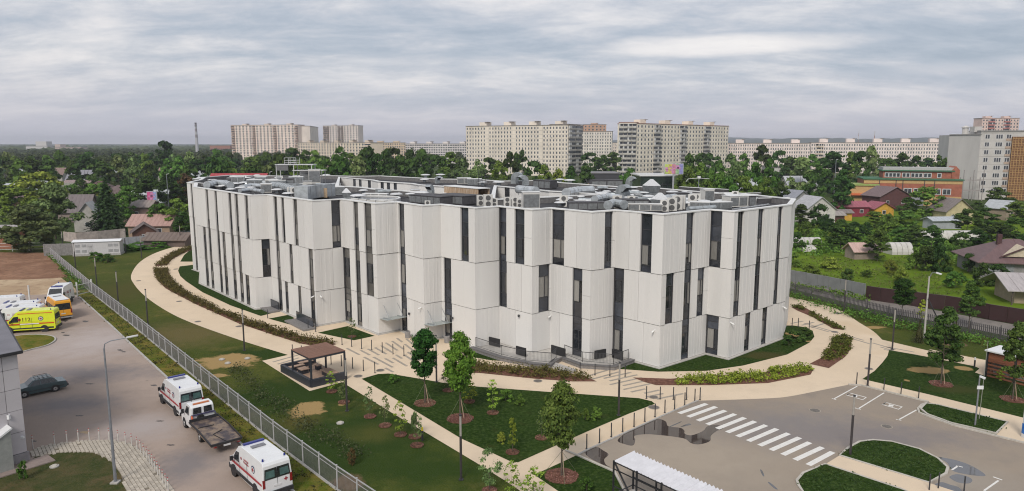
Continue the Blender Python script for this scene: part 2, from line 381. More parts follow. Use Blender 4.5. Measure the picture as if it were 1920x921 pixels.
def wall_panels(A, B, Ai, Bi, wins, z0, z1, proud, parent, mb_f=cm, first_corner=True, ribs=True, m_=None):
    """ribbed cladding panels between the openings wins (fractions along A-B)"""
    L = (B - A).length; u = (B - A) / L; nrm = Vector((u.y, -u.x))
    if (Ai - A).dot(nrm) > 0: nrm = -nrm
    cuts = [0.0]; wins = sorted(wins)
    for a_, b_ in wins: cuts += [a_ * L, b_ * L]
    cuts.append(L)
    for k in range(0, len(cuts) - 1, 2):
        s0, s1 = cuts[k], cuts[k + 1]
        if s1 - s0 < .12: continue
        # long stretches are two or more cladding sheets
        parts = 1 if s1 - s0 < 3.2 or not ribs else rib_rng.choice([1, 2])
        bounds = [s0]
        if parts == 2: bounds.append(s0 + (s1 - s0) * rib_rng.uniform(.38, .62))
        bounds.append(s1)
        for q in range(len(bounds) - 1):
            t0 = bounds[q] + (.012 if bounds[q] > 0 else 0); t1 = bounds[q + 1] - (.012 if bounds[q + 1] < L else 0)
            subs = [(z0 + .03, z1 - .03)]
            if t1 - t0 < 1.3 and rib_rng.random() < .6:
                zm = z0 + (z1 - z0) * rib_rng.uniform(.45, .62); subs = [(z0 + .03, zm - .012), (zm + .012, z1 - .03)]
            # ribbed profile: narrow boards of uneven width, every other one set back
            prof = []; s = t0; dense = rib_rng.random() < .62 and ribs; lev = 0
            while s < t1 - .02:
                w = rib_rng.choice([.12, .2, .32, .45]) if dense else (t1 - t0 if t1 - t0 < 2 else rib_rng.uniform(.7, 1.3))
                e = min(s + w, t1)
                if t1 - e < .08: e = t1
                d = proud + (0 if lev else -.018); prof += [(s, d), (e, d)]; lev ^= 1; s = e
            prof[0] = (prof[0][0], prof[0][1]); vs = []; mb = mb_f()
            for (za, zb) in subs:
                vs = []; n = len(prof)
                for (s_, d_) in prof:
                    if s_ <= 1e-6: p = A + (A - Ai) * (d_ / .30)
                    elif s_ >= L - 1e-6: p = B + (B - Bi) * (d_ / .30)
                    else: p = A + u * s_ + nrm * d_
                    vs += [(p.x, p.y, za), (p.x, p.y, zb)]
                pi0 = Ai if t0 <= 1e-6 else A + u * t0 - nrm * .28; pi1 = Bi if t1 >= L - 1e-6 else A + u * t1 - nrm * .28
                vs += [(pi0.x, pi0.y, za), (pi0.x, pi0.y, zb), (pi1.x, pi1.y, za), (pi1.x, pi1.y, zb)]
                fs = [(2 * i, 2 * i + 2, 2 * i + 3, 2 * i + 1) for i in range(n - 1)]
                fs += [(2 * n, 0, 1, 2 * n + 1), (2 * n - 2, 2 * n + 2, 2 * n + 3, 2 * n - 1)]
                fs.append(tuple([2 * i for i in range(n)][::-1] + [2 * n, 2 * n + 2])); fs.append(tuple([2 * i + 1 for i in range(n)] + [2 * n + 3, 2 * n + 1]))
                mb.add(vs, fs)
            mb.build('facade_panel', m_ or (PANEL2 if dense else PANEL), parent)
def window_strip(A, B, Ai, a_, b_, z0, z1, floor, parent, kind):
    L = (B - A).length; u = (B - A) / L; nrm = Vector((u.y, -u.x))
    if (Ai - A).dot(nrm) > 0: nrm = -nrm
    s0, s1 = a_ * L, b_ * L; W = s1 - s0
    P = lambda s, d, z: (A.x + u.x * s + nrm.x * d, A.y + u.y * s + nrm.y * d, z)
    fr = cm()
    def bar(sa, sb, za, zb, d=-.10, th=.08, mbx=None):
        (mbx or fr).add([P(sa, d, za), P(sb, d, za), P(sb, d, zb), P(sa, d, zb), P(sa, d - th, za), P(sb, d - th, za), P(sb, d - th, zb), P(sa, d - th, zb)],
                        [(0, 1, 2, 3), (0, 4, 5, 1), (1, 5, 6, 2), (2, 6, 7, 3), (3, 7, 4, 0)])
    H = z1 - z0
    if floor == 3: ys = [0, .115, .46, .72, 1.0]; kinds = ['s', 'g', 's', 's']
    elif floor == 2: ys = [0, .30, .75, 1.0]; kinds = ['s', 'g', 's']
    else: ys = [.0, .14, .66, .84, 1.0]; kinds = ['s', 'g', 's', 's']
    bar(s0, s0 + .06, z0, z1, -.08, .2); bar(s1 - .06, s1, z0, z1, -.08, .2)
    for y in ys[1:-1]: bar(s0 + .06, s1 - .06, z0 + H * y - .025, z0 + H * y + .025)
    f = fr.build('window_strip', FRAME, parent)
    for i, kd in enumerate(kinds):
        za, zb = z0 + H * ys[i] + .025, z0 + H * ys[i + 1] - .025
        if kd == 's':
            mb = cm(); mb.add([P(s0 + .06, -.15, za), P(s1 - .06, -.15, za), P(s1 - .06, -.15, zb), P(s0 + .06, -.15, zb), P(s0 + .06, -.2, za), P(s1 - .06, -.2, za), P(s1 - .06, -.2, zb), P(s0 + .06, -.2, zb)],
                              [(0, 1, 2, 3), (0, 4, 5, 1), (1, 5, 6, 2), (2, 6, 7, 3), (3, 7, 4, 0)])
            mb.build('spandrel', SPAN_REFL if kind == 'grey' else SPAN, f)
        else:
            m1 = s0 + W * (.62 if W > 1.0 else .55); mb2 = cm(); bar(m1 - .035, m1 + .035, za, zb, -.10, .08, mb2); mb2.build('mullion', FRAME, f)
            for (sa, sb, cu) in ((s0 + .08, m1 - .05, rib_rng.random() < .55), (m1 + .05, s1 - .08, rib_rng.random() < .35)):
                if sb - sa < .05: continue
                if cu and kind != 'dark':
                    g = cm(); lo = za + .05 if rib_rng.random() < .8 else za + (zb - za) * .3
                    g.add([P(sa, -.155, lo), P(sb, -.155, lo), P(sb, -.155, zb), P(sa, -.155, zb), P(sa, -.18, lo), P(sb, -.18, lo), P(sb, -.18, zb), P(sa, -.18, zb)],
                          [(0, 1, 2, 3), (0, 4, 5, 1), (1, 5, 6, 2), (2, 6, 7, 3), (3, 7, 4, 0)]); g.build('pane', CURT, f)
                else:
                    g = cm(); g.add([P(sa, -.155, za), P(sb, -.155, za), P(sb, -.155, zb), P(sa, -.155, zb), P(sa, -.18, za), P(sb, -.18, za), P(sb, -.18, zb), P(sa, -.18, zb)],
                          [(0, 1, 2, 3), (0, 4, 5, 1), (1, 5, 6, 2), (2, 6, 7, 3), (3, 7, 4, 0)]); g.build('pane', PANE, f)
PROUD = {1: 0.0, 2: .05, 3: .11}
n = len(foot)
for i in range(n):
    A, B, Ai, Bi = foot[i], foot[(i + 1) % n], inner[i], inner[(i + 1) % n]
    isfront = i < NF - 1
    for fl, (z0, z1) in FLOORS.items():
        wins = []
        if isfront:
            for (w, xl, xr, yr, fls) in STR:
                if w == i and fl in fls:
                    a_, b_ = on_seg(xl, yr, A, B), on_seg(xr, yr, A, B); a_, b_ = max(a_, .01), min(b_, .99)
                    if b_ - a_ > .01: wins.append((a_, b_))
        elif i % 2 == 0 or (B - A).length > 12:
            L_ = (B - A).length; k = max(int(L_ / 3.4), 1); rr = random.Random(i * 10)
            for q in range(k):
                c_ = (q + .5 + rr.uniform(-.15, .15)) / k; wins.append((c_ - .55 / L_, c_ + .55 / L_))
        wall_panels(A, B, Ai, Bi, wins, z0, z1, PROUD[fl], clinic, ribs=isfront)
        for a_, b_ in wins: window_strip(A, B, Ai, a_, b_, z0, z1, fl, clinic, 'grey' if i in (0, 2, 4, 6) else 'n')  # obliquely seen walls on the left take the spandrels with painted reflection
# courtyards (walls only rise into view above the near roof edge)
def isect(p, q, s): return p + (q - p) * s
courtA = [Vector(p) for p in [(-28.3, 114.5), (-24.2, 111.6), (-20.4, 106.2), (-16.2, 103.4), (-9.3, 94.8), (-10.2, 112.8), (-15.5, 117.6), (-17.4, 121.6), (-24.5, 128.7), (-26.4, 133.2), (-35.2, 144.3)]]
courtB = [Vector(p) for p in [(-2.3, 86.9), (11.9, 95.6), (7.2, 101.0), (5.4, 102.2), (0.6, 110.0), (-2.6, 114.6)]]
def court(poly, wpx, name_fl):
    # outward offset of the hole = into the building mass
    nn = len(poly); off = inward(poly, -.30)
    wins_by = {}
    for (xl, xr, yr) in wpx:
        best = None
        for i in range(nn):
            A, B = poly[i], poly[(i + 1) % nn]; s = on_seg((xl + xr) / 2, yr, A, B)
            if .02 < s < .98:
                p = A + (B - A) * s
                if best is None or p.y > best[1]: best = (i, p.y)
        if best:
            i = best[0]; A, B = poly[i], poly[(i + 1) % nn]; a_, b_ = sorted((on_seg(xl, yr, A, B), on_seg(xr, yr, A, B)))
            if b_ < .99 and a_ > .01: wins_by.setdefault(i, []).append((a_, b_))
    for i in range(nn):
        A, B = poly[i], poly[(i + 1) % nn]
        for fl in (2, 3):
            w = wins_by.get(i, []); wall_panels(A, B, off[i], off[(i + 1) % nn], w, *FLOORS[fl], 0, clinic, ribs=False)
            for a_, b_ in w: window_strip(A, B, off[i], a_, b_, *FLOORS[fl], fl, clinic, 'n')
    return off
offA = court(courtA, [(628.7, 639.7, 338), (661.6, 666.7, 338), (672.5, 677.6, 338), (689.3, 695.1, 340), (713.3, 719.2, 342), (725, 731, 343), (737.8, 743.7, 344), (786, 796.8, 349), (803.8, 810.8, 350)], 'A')
offB = court(courtB, [(946, 955.3, 358), (984.2, 995, 363), (1020.8, 1033, 367), (1048.7, 1060, 368), (1070.8, 1083, 368)], 'B')
# backing wall, roof, copings
mb = cm()
for i in range(n):
    A, B = inner[i], inner[(i + 1) % n]; mb.add([(A.x, A.y, 0), (B.x, B.y, 0), (B.x, B.y, ZR - .02), (A.x, A.y, ZR - .02)], [(0, 1, 2, 3)])
for poly in (offA, offB):
    for i in range(len(poly)):
        A, B = poly[i], poly[(i + 1) % len(poly)]; mb.add([(A.x, A.y, 0), (B.x, B.y, 0), (B.x, B.y, ZR - .02), (A.x, A.y, ZR - .02)], [(0, 1, 2, 3)])
mb.build('backing_wall', BACK, clinic)
ROOFZ = ZR - .75
vs = [p for p in inward(foot, .31)] ; hA = inward(courtA, -.31); hB = inward(courtB, -.31)
tris = tessellate_polygon([[Vector((p.x, p.y, 0)) for p in vs], [Vector((p.x, p.y, 0)) for p in hA], [Vector((p.x, p.y, 0)) for p in hB]])
allp = vs + hA + hB; mb = cm(); fs = []
for t in tris:
    a_, b_, c_ = [allp[k] for k in t]; cr = (b_.x - a_.x) * (c_.y - a_.y) - (b_.y - a_.y) * (c_.x - a_.x); fs.append(tuple(t) if cr > 0 else tuple(t)[::-1])
mb.add([(p.x, p.y, ROOFZ) for p in allp], fs); mb.build('roof', ROOFM, clinic)
pr = cm(); co = []
PARA = mat('parapet_inside', (.16, .155, .155), .8, .2)
for poly, sg in ((foot, 1), (courtA, -1), (courtB, -1)):
    o_ = inward(poly, -.16 * sg); i_ = inward(poly, .42 * sg); m_ = inward(poly, .36 * sg); nn = len(poly)
    for i in range(nn):
        j = (i + 1) % nn
        # coping, one folded sheet per wall: top plus small downturns
        c = cm(); q = [o_[i], o_[j], i_[j], i_[i]]
        top = ZR + .07 + .002 * (i % 2)
        c.add([(p.x, p.y, top) for p in q] + [(p.x, p.y, ZR - .05) for p in q],
              [(0, 1, 2, 3), (4, 5, 1, 0), (6, 7, 3, 2), (7, 6, 5, 4)]); c.build('coping', COPE, clinic)
        pr.add([(m_[i].x, m_[i].y, ROOFZ - .01), (m_[j].x, m_[j].y, ROOFZ - .01), (m_[j].x, m_[j].y, ZR - .04), (m_[i].x, m_[i].y, ZR - .04)], [(0, 1, 2, 3)])
pr.build('parapet', PARA, clinic)
pl = inward(foot, -.28); mb = cm()
for i in range(NF - 1):
    q = [pl[i], pl[i + 1], inner[i + 1], inner[i]]
    mb.add([(p.x, p.y, .12) for p in q] + [(p.x, p.y, -.1) for p in q], [(0, 1, 2, 3), (4, 5, 1, 0)])
mb.build('plinth', PLINTH, clinic)
# small fittings on the facade: security cameras, door lamps
def wall_pt(i, px, py, out=0.1):
    A, B = foot[i], foot[i + 1]; s = on_seg(px, py, A, B); p = A + (B - A) * s; u = (B - A).normalized(); nr = Vector((u.y, -u.x))
    if (inner[i] - A).dot(nr) > 0: nr = -nr
    z = zat(px, py, p.x, p.y); return Vector((p.x + nr.x * out, p.y + nr.y * out, z)), nr, u
CAMW = mat('white_plastic', (.75, .75, .74), .4, .04)
for k, (seg, px, py, m_, lab) in enumerate([
    (4, 589.5, 555, CAMW, 'small white security camera on the corner panel above the covered side stair'),
    (5, 600.5, 555, CAMW, 'small white security camera just right of the clinic corner above the side stair'),
    (8, 790.5, 576.5, CAMW, 'white security camera on the panel beside the first glass canopy'),
    (11, 974.5, 592, DARK, 'black and white flood lamp high on the clinic wall above the ramp'),
    (13, 1033.5, 592, CAMW, 'white security camera pair at the recessed corner above the ramp steps'),
    (16, 1226.5, 620, CAMW, 'white security camera on the front corner of the clinic above the lawn'),
    (19, 1369.8, 605, CAMW, 'white security camera by the right hand front corner panel'),
    (19, 1468, 575.5, CAMW, 'white security camera near the far right edge of the facade'),
    (8, 768.8, 588, DARK, 'round black wall lamp right of the first glass canopy'),
    (10, 850, 596.2, DARK, 'round black wall lamp right of the second glass canopy'),
    (0, 0, 0, None, '')]):
    if not m_: continue
    seg = {11: 12, 13: 14, 8: 8, 10: 10}.get(seg, seg)
    if 'lamp right' in lab: seg = 8 if px < 800 else 10
    if seg == 4 and px > 595: seg = 5
    p, nr, u = wall_pt(seg if seg < 20 else 19, px, py, .16)
    cat = 'lamp' if 'lamp' in lab else 'camera'
    root = empty('wall_lamp' if cat == 'lamp' else 'security_camera', p, 0, lab, cat)
    b = MB(); b.tube(Vector((0, 0, 0)) - nr.to_3d() * .16, (0, 0, 0), .05, .05, 8); b.build('bracket', m_, root)
    b = MB()
    if cat == 'lamp': b.lathe((0, 0, -.12), [(.09, 0), (.12, .06), (.12, .2), (.09, .26)], 10)
    else: b.tube(Vector(nr.to_3d()) * -.05 + Vector((0, 0, -.03)), Vector(nr.to_3d()) * .3 + Vector((0, 0, -.15)), .085, .075, 8)
    b.build('housing', m_, root)
# glass canopies on rods over two doors
CGL = mat('canopy_glass', (.30, .34, .33), .08, .1, spec=.8)
for seg, px, py, lab in ((7, 745, 592, 'glass canopy on steel rods over the door in the first recessed corner'), (9, 828, 602, 'glass canopy on steel rods over the second entrance nearer the middle')):
    p, nr, u = wall_pt(seg + 1 if False else seg, px, py, 0)
    root = empty('glass_canopy', p, 0, lab, 'canopy')
    n3, u3 = nr.to_3d(), u.to_3d(); z = Vector((0, 0, 1))
    A1 = Vector((0, 0, 0)); b = MB(); q = [u3 * -2.4, u3 * .5, u3 * .5 + n3 * 1.7 + z * .12, u3 * -2.4 + n3 * 1.7 + z * .12]
    b.add([v for v in q] + [v - z * .03 for v in q], [(0, 1, 2, 3), (7, 6, 5, 4), (0, 4, 5, 1), (1, 5, 6, 2), (2, 6, 7, 3), (3, 7, 4, 0)]); b.build('glass_sheet', CGL, root)
    for s in (-1.9, .0):
        b = MB(); b.tube(u3 * s + n3 * 1.4 + z * .12, u3 * s + n3 * .05 + z * 1.6, .03, .03, 6); b.build('tie_rod', STEEL, root)
        b = MB(); b.beam(u3 * s + z * .05, u3 * s + n3 * 1.6 + z * .15, .05, .08); b.build('bracket', STEEL, root)

# ------------------------------------------------------------------ ramp with glass railing along the front
RAIL = mat('railing_mesh', (.16, .16, .165), .5, .1, metal=.3)
RAMPC = mat('ramp_granite', (.20, .19, .185), .8, .18, scale=5)
ramp_o = empty('access_ramp', G(960, 690), 0, 'grey granite access ramp and steps with thin railing along the clinic front', 'ramp')
RO = (ramp_o.location.x, ramp_o.location.y, 0)
line_px = [(884, 657), (940, 676), (1000, 688), (1030, 690), (1040, 682), (1055, 677), (1090, 690), (1150, 694), (1186, 680)]
rl = [G(*p) for p in line_px]
b = MB(off=RO); b.ribbon(rl, .5, 0, .34); b.build('low_wall', RAMPC, ramp_o)
b = MB(off=RO); b.ribbon(rl, .62, .343, .41); b.build('wall_cap', mat('dark_granite_cap', (.13, .125, .125), .6, .15), ramp_o)
inn = [foot[11] + Vector((-.1, -.4)), foot[12] + Vector((0, -.4)), foot[13] + Vector((0, -.5)), foot[14] + Vector((0, -.4)), foot[15] + Vector((0, -.5)), foot[16] + Vector((0, -.4)), foot[16] + (foot[17] - foot[16]) * .35 + Vector((-.1, -.5))]
b = MB(off=RO); poly = [Vector(p) for p in rl] + inn[::-1]; b.prism([(p[0], p[1]) for p in poly], 0, .2); b.build('deck', PLINTH, ramp_o)
def railing(pts, h, parent, off, gap=.14, nm='railing'):
    r = MB(off=off); bars = MB(off=off)
    for p, q in zip(pts[:-1], pts[1:]):
        p, q = Vector(p), Vector(q); L_ = (q - p).length
        r.beam(p + Vector((0, 0, h)), q + Vector((0, 0, h)), .05, .05); r.beam(p + Vector((0, 0, .1)), q + Vector((0, 0, .1)), .03, .03)
        k = max(int(L_ / gap), 1)
        for j in range(k + 1):
            c = p + (q - p) * (j / k); bars.beam(c + Vector((0, 0, .1)), c + Vector((0, 0, h)), .018, .018)
        for c in (p, q): r.beam(c, c + Vector((0, 0, h)), .045, .045)
    r.build('handrail', DARK, parent); bars.build('balusters', RAIL, parent, kind='stuff')
z3 = lambda p, z: (p[0], p[1], z)
railing([z3(G(892, 655), .3), z3(G(940, 671), .3), z3(G(985, 682), .3), z3(G(1033, 686), .3), z3(G(1043, 678), .42)], 1.05, ramp_o, RO)
railing([z3(G(1058, 672), .42), z3(G(1092, 684), .3), z3(G(1150, 689), .3), z3(G(1178, 679), .3)], 1.05, ramp_o, RO)
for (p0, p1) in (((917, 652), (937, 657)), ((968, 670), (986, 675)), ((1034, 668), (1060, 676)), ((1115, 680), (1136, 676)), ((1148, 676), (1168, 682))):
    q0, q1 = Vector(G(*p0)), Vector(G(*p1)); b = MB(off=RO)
    b.beam((q0.x, q0.y + .2, .75), (q1.x, q1.y + .2, .75), .12, .9); b.build('painted_opening_panel', mat('painted_opening_dark', (.02, .02, .022), .6), ramp_o)  # black slabs paint the darkness of the openings under the ramp
steps = MB(off=RO)
for k in range(3):
    a_, c_ = G(1040 - 6 * k, 690 + 1.5 * k), G(1085 - 2 * k, 700 + 1.2 * k)
for k in range(3):
    q0, q1 = Vector(G(1046, 684)), Vector(G(1084, 697)); u = (q1 - q0).normalized(); nr = Vector((u.y, -u.x)); nr = nr if nr.y < 0 else -nr
    b = MB(off=RO); m0 = (q0 + q1) / 2 + nr * (.45 + .32 * k); b.box((m0.x, m0.y, .15 - .05 * k), ((q1 - q0).length, .33, .3 - .1 * k), math.atan2(u.y, u.x)); b.build('step', mat('pale_granite_step', (.42, .40, .38), .8, .12, scale=4), ramp_o)
# two low dark stair enclosures on the left part of the facade
for k, (p0, p1, lab) in enumerate((((500, 574), (522, 584), 'black glazed railing above a small grey landing at the left side door'),
                                   ((556.5, 602), (587, 617), 'longer black glazed railing above a grey landing beside the white corner'))):
    q0, q1 = Vector(G(*p0)), Vector(G(*p1)); u = (q1 - q0).normalized(); nr = Vector((u.y, -u.x)); nr = nr if nr.y < 0 else -nr
    root = empty('side_landing', ((q0.x + q1.x) / 2, (q0.y + q1.y) / 2, 0), math.atan2(u.y, u.x), lab, 'landing')
    L_ = (q1 - q0).length
    b = MB(); b.box((0, -.6, .12), (L_ + 1.0, 1.6, .24)); b.build('landing_slab', RAMPC, root)
    b = MB(); b.box((0, 0, .75), (L_, .06, 1.0)); b.build('glass_panel', SPAN, root)
    b = MB(); b.box((0, 0, 1.28), (L_ + .1, .07, .06))
    for s in (-1, 0, 1): b.box((s * L_ / 2, .05, .75), (.06, .06, 1.02))
    b.build('railing', DARK, root)
# litter bins by the entrances
for k, (px, py, lab) in enumerate(((764.5, 634, 'squat grey concrete litter bin right of the first recessed door'), (838, 643, 'squat grey concrete litter bin in front of the second entrance'))):
    root = empty('litter_bin', (*G(px, py), 0), 0, lab, 'bin')
    b = MB(); b.lathe((0, 0, 0), [(.27, 0), (.30, .05), (.33, .8), (.28, .85), (.2, .82)], 12); b.build('body', mat('bin_grey', (.25, .24, .235), .8, .15), root)
    b = MB(); b.lathe((0, 0, .8), [(.22, 0), (.22, .06), (.19, .07)], 12); b.build('liner_rim', DARK, root)
# ================================================================== ROOFTOP EQUIPMENT (each piece stands on the roof)
ZF = ROOFZ
CAPW = mat('white_vent_cap', (.60, .61, .62), .35, .08, objrand=.06)
DUCT = mat('galvanised_duct', (.40, .43, .44), .36, .25, scale=1.6, metal=.5, objrand=.15)
DUCTL = mat('foil_wrapped_duct', (.50, .53, .55), .32, .2, scale=1.2, metal=.45, bump=.12, bscale=4)
CURB = mat('dark_roof_curb', (.075, .073, .078), .75, .2, objrand=.2)
ACW = mat('ac_casing', (.60, .59, .56), .5, .06, objrand=.05)
GRIL = mat('fan_grille', (.10, .10, .10), .6)
def R(px, py): x, y = G(px, py, ZF); return (x, y, ZF)
_mc = {}
def place(root, parts):
    for nm, key, mt in parts:
        o = link(nm, _mc[key], root)
    return root
def reg(key, mb, m_, sm=False):
    _mc[key] = mb.mesh(key, m_, sm)
b = MB(); b.lathe((0, 0, 0), [(.34, 0), (.34, .62), (.30, .64)], 12); reg('vc_stub', b, DUCT)
b = MB(); b.lathe((0, 0, .62), [(.3, .0), (.95, .02), (.97, .07), (.80, .17), (.35, .25)], 16); reg('vc_cap', b, CAPW, True)
b = MB(); b.lathe((0, 0, 0), [(.62, 0), (.62, .12), (.36, .16)], 12); reg('vc_curb', b, CURB)
def vent_cap(px, py, s=1.0, lab='', g='white mushroom vent caps on the clinic roof'):
    r = empty('roof_vent', R(px, py), 0, lab, 'roof vent', g); r.scale = (s * .95,) * 3
    place(r, [('curb', 'vc_curb', 0), ('stub', 'vc_stub', 0), ('cap', 'vc_cap', 0)])
b = MB(); b.box((0, 0, .68), (.95, .36, 1.3)); reg('ac_body', b, ACW)
b = MB()
for z in (.36, .98): b.tube((0, -.181, z), (0, -.21, z), .27, .27, 14)
reg('ac_fan', b, GRIL)
b = MB(); b.beam((-.35, -.2, .03), (-.35, .2, .03), .06, .06); b.beam((.35, -.2, .03), (.35, .2, .03), .06, .06); reg('ac_feet', b, DARK)
def ac(px, py, s=1.0, rz=0.0, lab='', g='white air conditioner units on the clinic roof'):
    r = empty('air_conditioner', R(px, py), rz, lab, 'air conditioner', g); r.scale = (s, s, s)
    place(r, [('casing', 'ac_body', 0), ('fan', 'ac_fan', 0), ('feet', 'ac_feet', 0)])
# gooseneck hood: square duct rising and bending over
def goose_mesh(m):
    b = MB(); b.box((0, 0, .5), (.8, .8, 1.0)); secs = []
    for k in range(8):
        t = math.pi * k / 7 * .78; r_in, r_out = .12, .82; cx = -.47
        for rr_ in (r_in, r_out):
            secs.append((cx + math.cos(t) * rr_, -.4, 1.0 + math.sin(t) * rr_)); secs.append((cx + math.cos(t) * rr_, .4, 1.0 + math.sin(t) * rr_))
    fs = []
    for k in range(7):
        o = 4 * k; fs += [(o, o + 1, o + 5, o + 4), (o + 2, o + 6, o + 7, o + 3), (o, o + 4, o + 6, o + 2), (o + 1, o + 3, o + 7, o + 5)]
    b.add(secs, fs); return b
reg('gn', goose_mesh(0), DUCT)
b = MB(); b.box((0, 0, .12), (1.5, 1.3, .24)); reg('gn_curb', b, CURB)
def goose(px, py, s=1.0, rz=0.0, lab=''):
    r = empty('exhaust_hood', R(px, py), rz, lab, 'roof hood', 'curved metal exhaust hoods on the clinic roof'); r.scale = (s * .85,) * 3
    place(r, [('curb', 'gn_curb', 0), ('gooseneck_duct', 'gn', 0)])
# pyramid topped hood
b = MB(); b.box((0, 0, .9), (1.5, 1.5, .8), taper=1.25); b.box((0, 0, .25), (1.3, 1.3, .5)); reg('py_body', b, DUCT)
b = MB(); vs_ = [(-.92, -.92, 1.35), (.92, -.92, 1.35), (.92, .92, 1.35), (-.92, .92, 1.35), (-.15, -.15, 2.25), (.15, -.15, 2.25), (.15, .15, 2.25), (-.15, .15, 2.25)]
b.add(vs_, [(0, 1, 5, 4), (1, 2, 6, 5), (2, 3, 7, 6), (3, 0, 4, 7), (4, 5, 6, 7), (3, 2, 1, 0)]); reg('py_cap', b, CAPW)
def pyr(px, py, s, rz, lab):
    r = empty('pyramid_hood', R(px, py), rz, lab, 'roof hood'); r.scale = (s, s, s)
    place(r, [('duct_body', 'py_body', 0), ('pyramid_cap', 'py_cap', 0)])
def boxunit(px, py, w, d, h, rz, m_, lab, cat='roof box', name='roof_plant_box', panels=True):
    r = empty(name, R(px, py), rz, lab, cat)
    b = MB(); b.box((0, 0, h / 2 + .1), (w, d, h)); b.build('casing', m_, r)
    b = MB(); b.box((0, 0, h + .12 + .03), (w + .12, d + .12, .07)); b.build('lid', COPE if m_ != CURB else CURB, r)
    b = MB(); b.box((0, 0, .05), (w * .92, d * .92, .1)); b.build('base_rail', DARK, r)
    if panels:
        for k in range(max(1, int(w / 1.1))):
            b = MB(); b.box((-w / 2 + (k + .5) * w / max(1, int(w / 1.1)), -d / 2 - .012, h * .5 + .1), (w / max(1, int(w / 1.1)) - .12, .02, h * .8)); b.build('access_panel', mat('louvre_grey', (.20, .21, .215), .5, .2, metal=.3), r)
def duct(pts, w, h, lab, m_=None, z=.35, rnd=True):
    """a run of ductwork through measured roof points; its joints are flanges"""
    P = [Vector((*G(px, py, ZF + z + h / 2), ZF + z + h / 2)) for px, py in pts]
    r = empty('roof_duct', (P[0].x, P[0].y, ZF), 0, lab, 'duct'); off = r.location
    for a_, c_ in zip(P[:-1], P[1:]):
        b = MB(off=off); ext = (c_ - a_).normalized() * w * .45
        if rnd: b.tube(a_ - ext * .2, c_ + ext * .2, w / 2, w / 2, 12)
        else: b.beam(a_ - ext, c_ + ext, w, h)
        b.build('duct_section', m_ or DUCT, r, smooth_=False)
        L_ = (c_ - a_).length; k = max(1, int(L_ / 1.5)); b = MB(off=off)
        for j in range(k + 1):
            q = a_ + (c_ - a_) * (j / k); d_ = (c_ - a_).normalized() * .03
            if rnd: b.tube(q - d_, q + d_, w / 2 + .04, w / 2 + .04, 12)
            else: b.beam(q - d_, q + d_, w + .08, h + .08)
            b.box((q.x, q.y, ZF + (q.z - ZF - h / 2) / 2), (.06, .06, max(q.z - ZF - h / 2, .05)))
        b.build('flange', STEEL, r)
# --- vent caps, roof left part
vl = [(368, 341), (377, 339.5), (402, 347), (417, 345.5), (441, 352), (458, 349), (452, 360), (470, 358.5), (447, 342), (462, 340), (478, 343), (486, 337.5), (438, 337), (455, 335.5),
      (500, 357), (520, 364), (545, 364), (541, 371), (575, 372), (498, 347), (512, 342.5), (528, 341), (565, 339.5), (420, 356), (433, 361.5)]
for k, (x_, y_) in enumerate(sorted(vl)): vent_cap(x_, y_, .85 + .3 * ((k * 7) % 5) / 5, f'{ordn(k)} white vent cap from the left on the left wing of the clinic roof')
vm = [(743, 373), (790, 371.5), (612, 333.5), (798, 335), (826, 334.5), (823, 340), (796, 343), (672, 378), (905, 349), (1018, 345), (935, 350), (1050, 343), (1037, 350), (1068, 346)]
for k, (x_, y_) in enumerate(sorted(vm)): vent_cap(x_, y_, 1.0 + .2 * (k % 2), f'{ordn(k)} white vent cap from the left on the middle wing of the clinic roof')
vr = [(1105, 385), (1130, 389), (1050, 388), (1130, 372), (1158, 366), (1085, 377), (1145, 380), (1113, 362), (1190, 374), (1215, 377), (1260, 368), (1243, 378), (1282, 382), (1300, 372), (1320, 386.5),
      (1342, 370), (1377, 379), (1405, 380.5), (1362, 372), (1385, 371), (1230, 384), (1195, 390), (1170, 357), (1245, 362), (1285, 389), (1350, 384), (1062, 381), (1208, 368), (1310, 378)]
for k, (x_, y_) in enumerate(sorted(vr)): vent_cap(x_, y_, .8 + .25 * ((k * 3) % 4) / 4, f'{ordn(k)} white vent cap from the left on the right wing of the clinic roof')
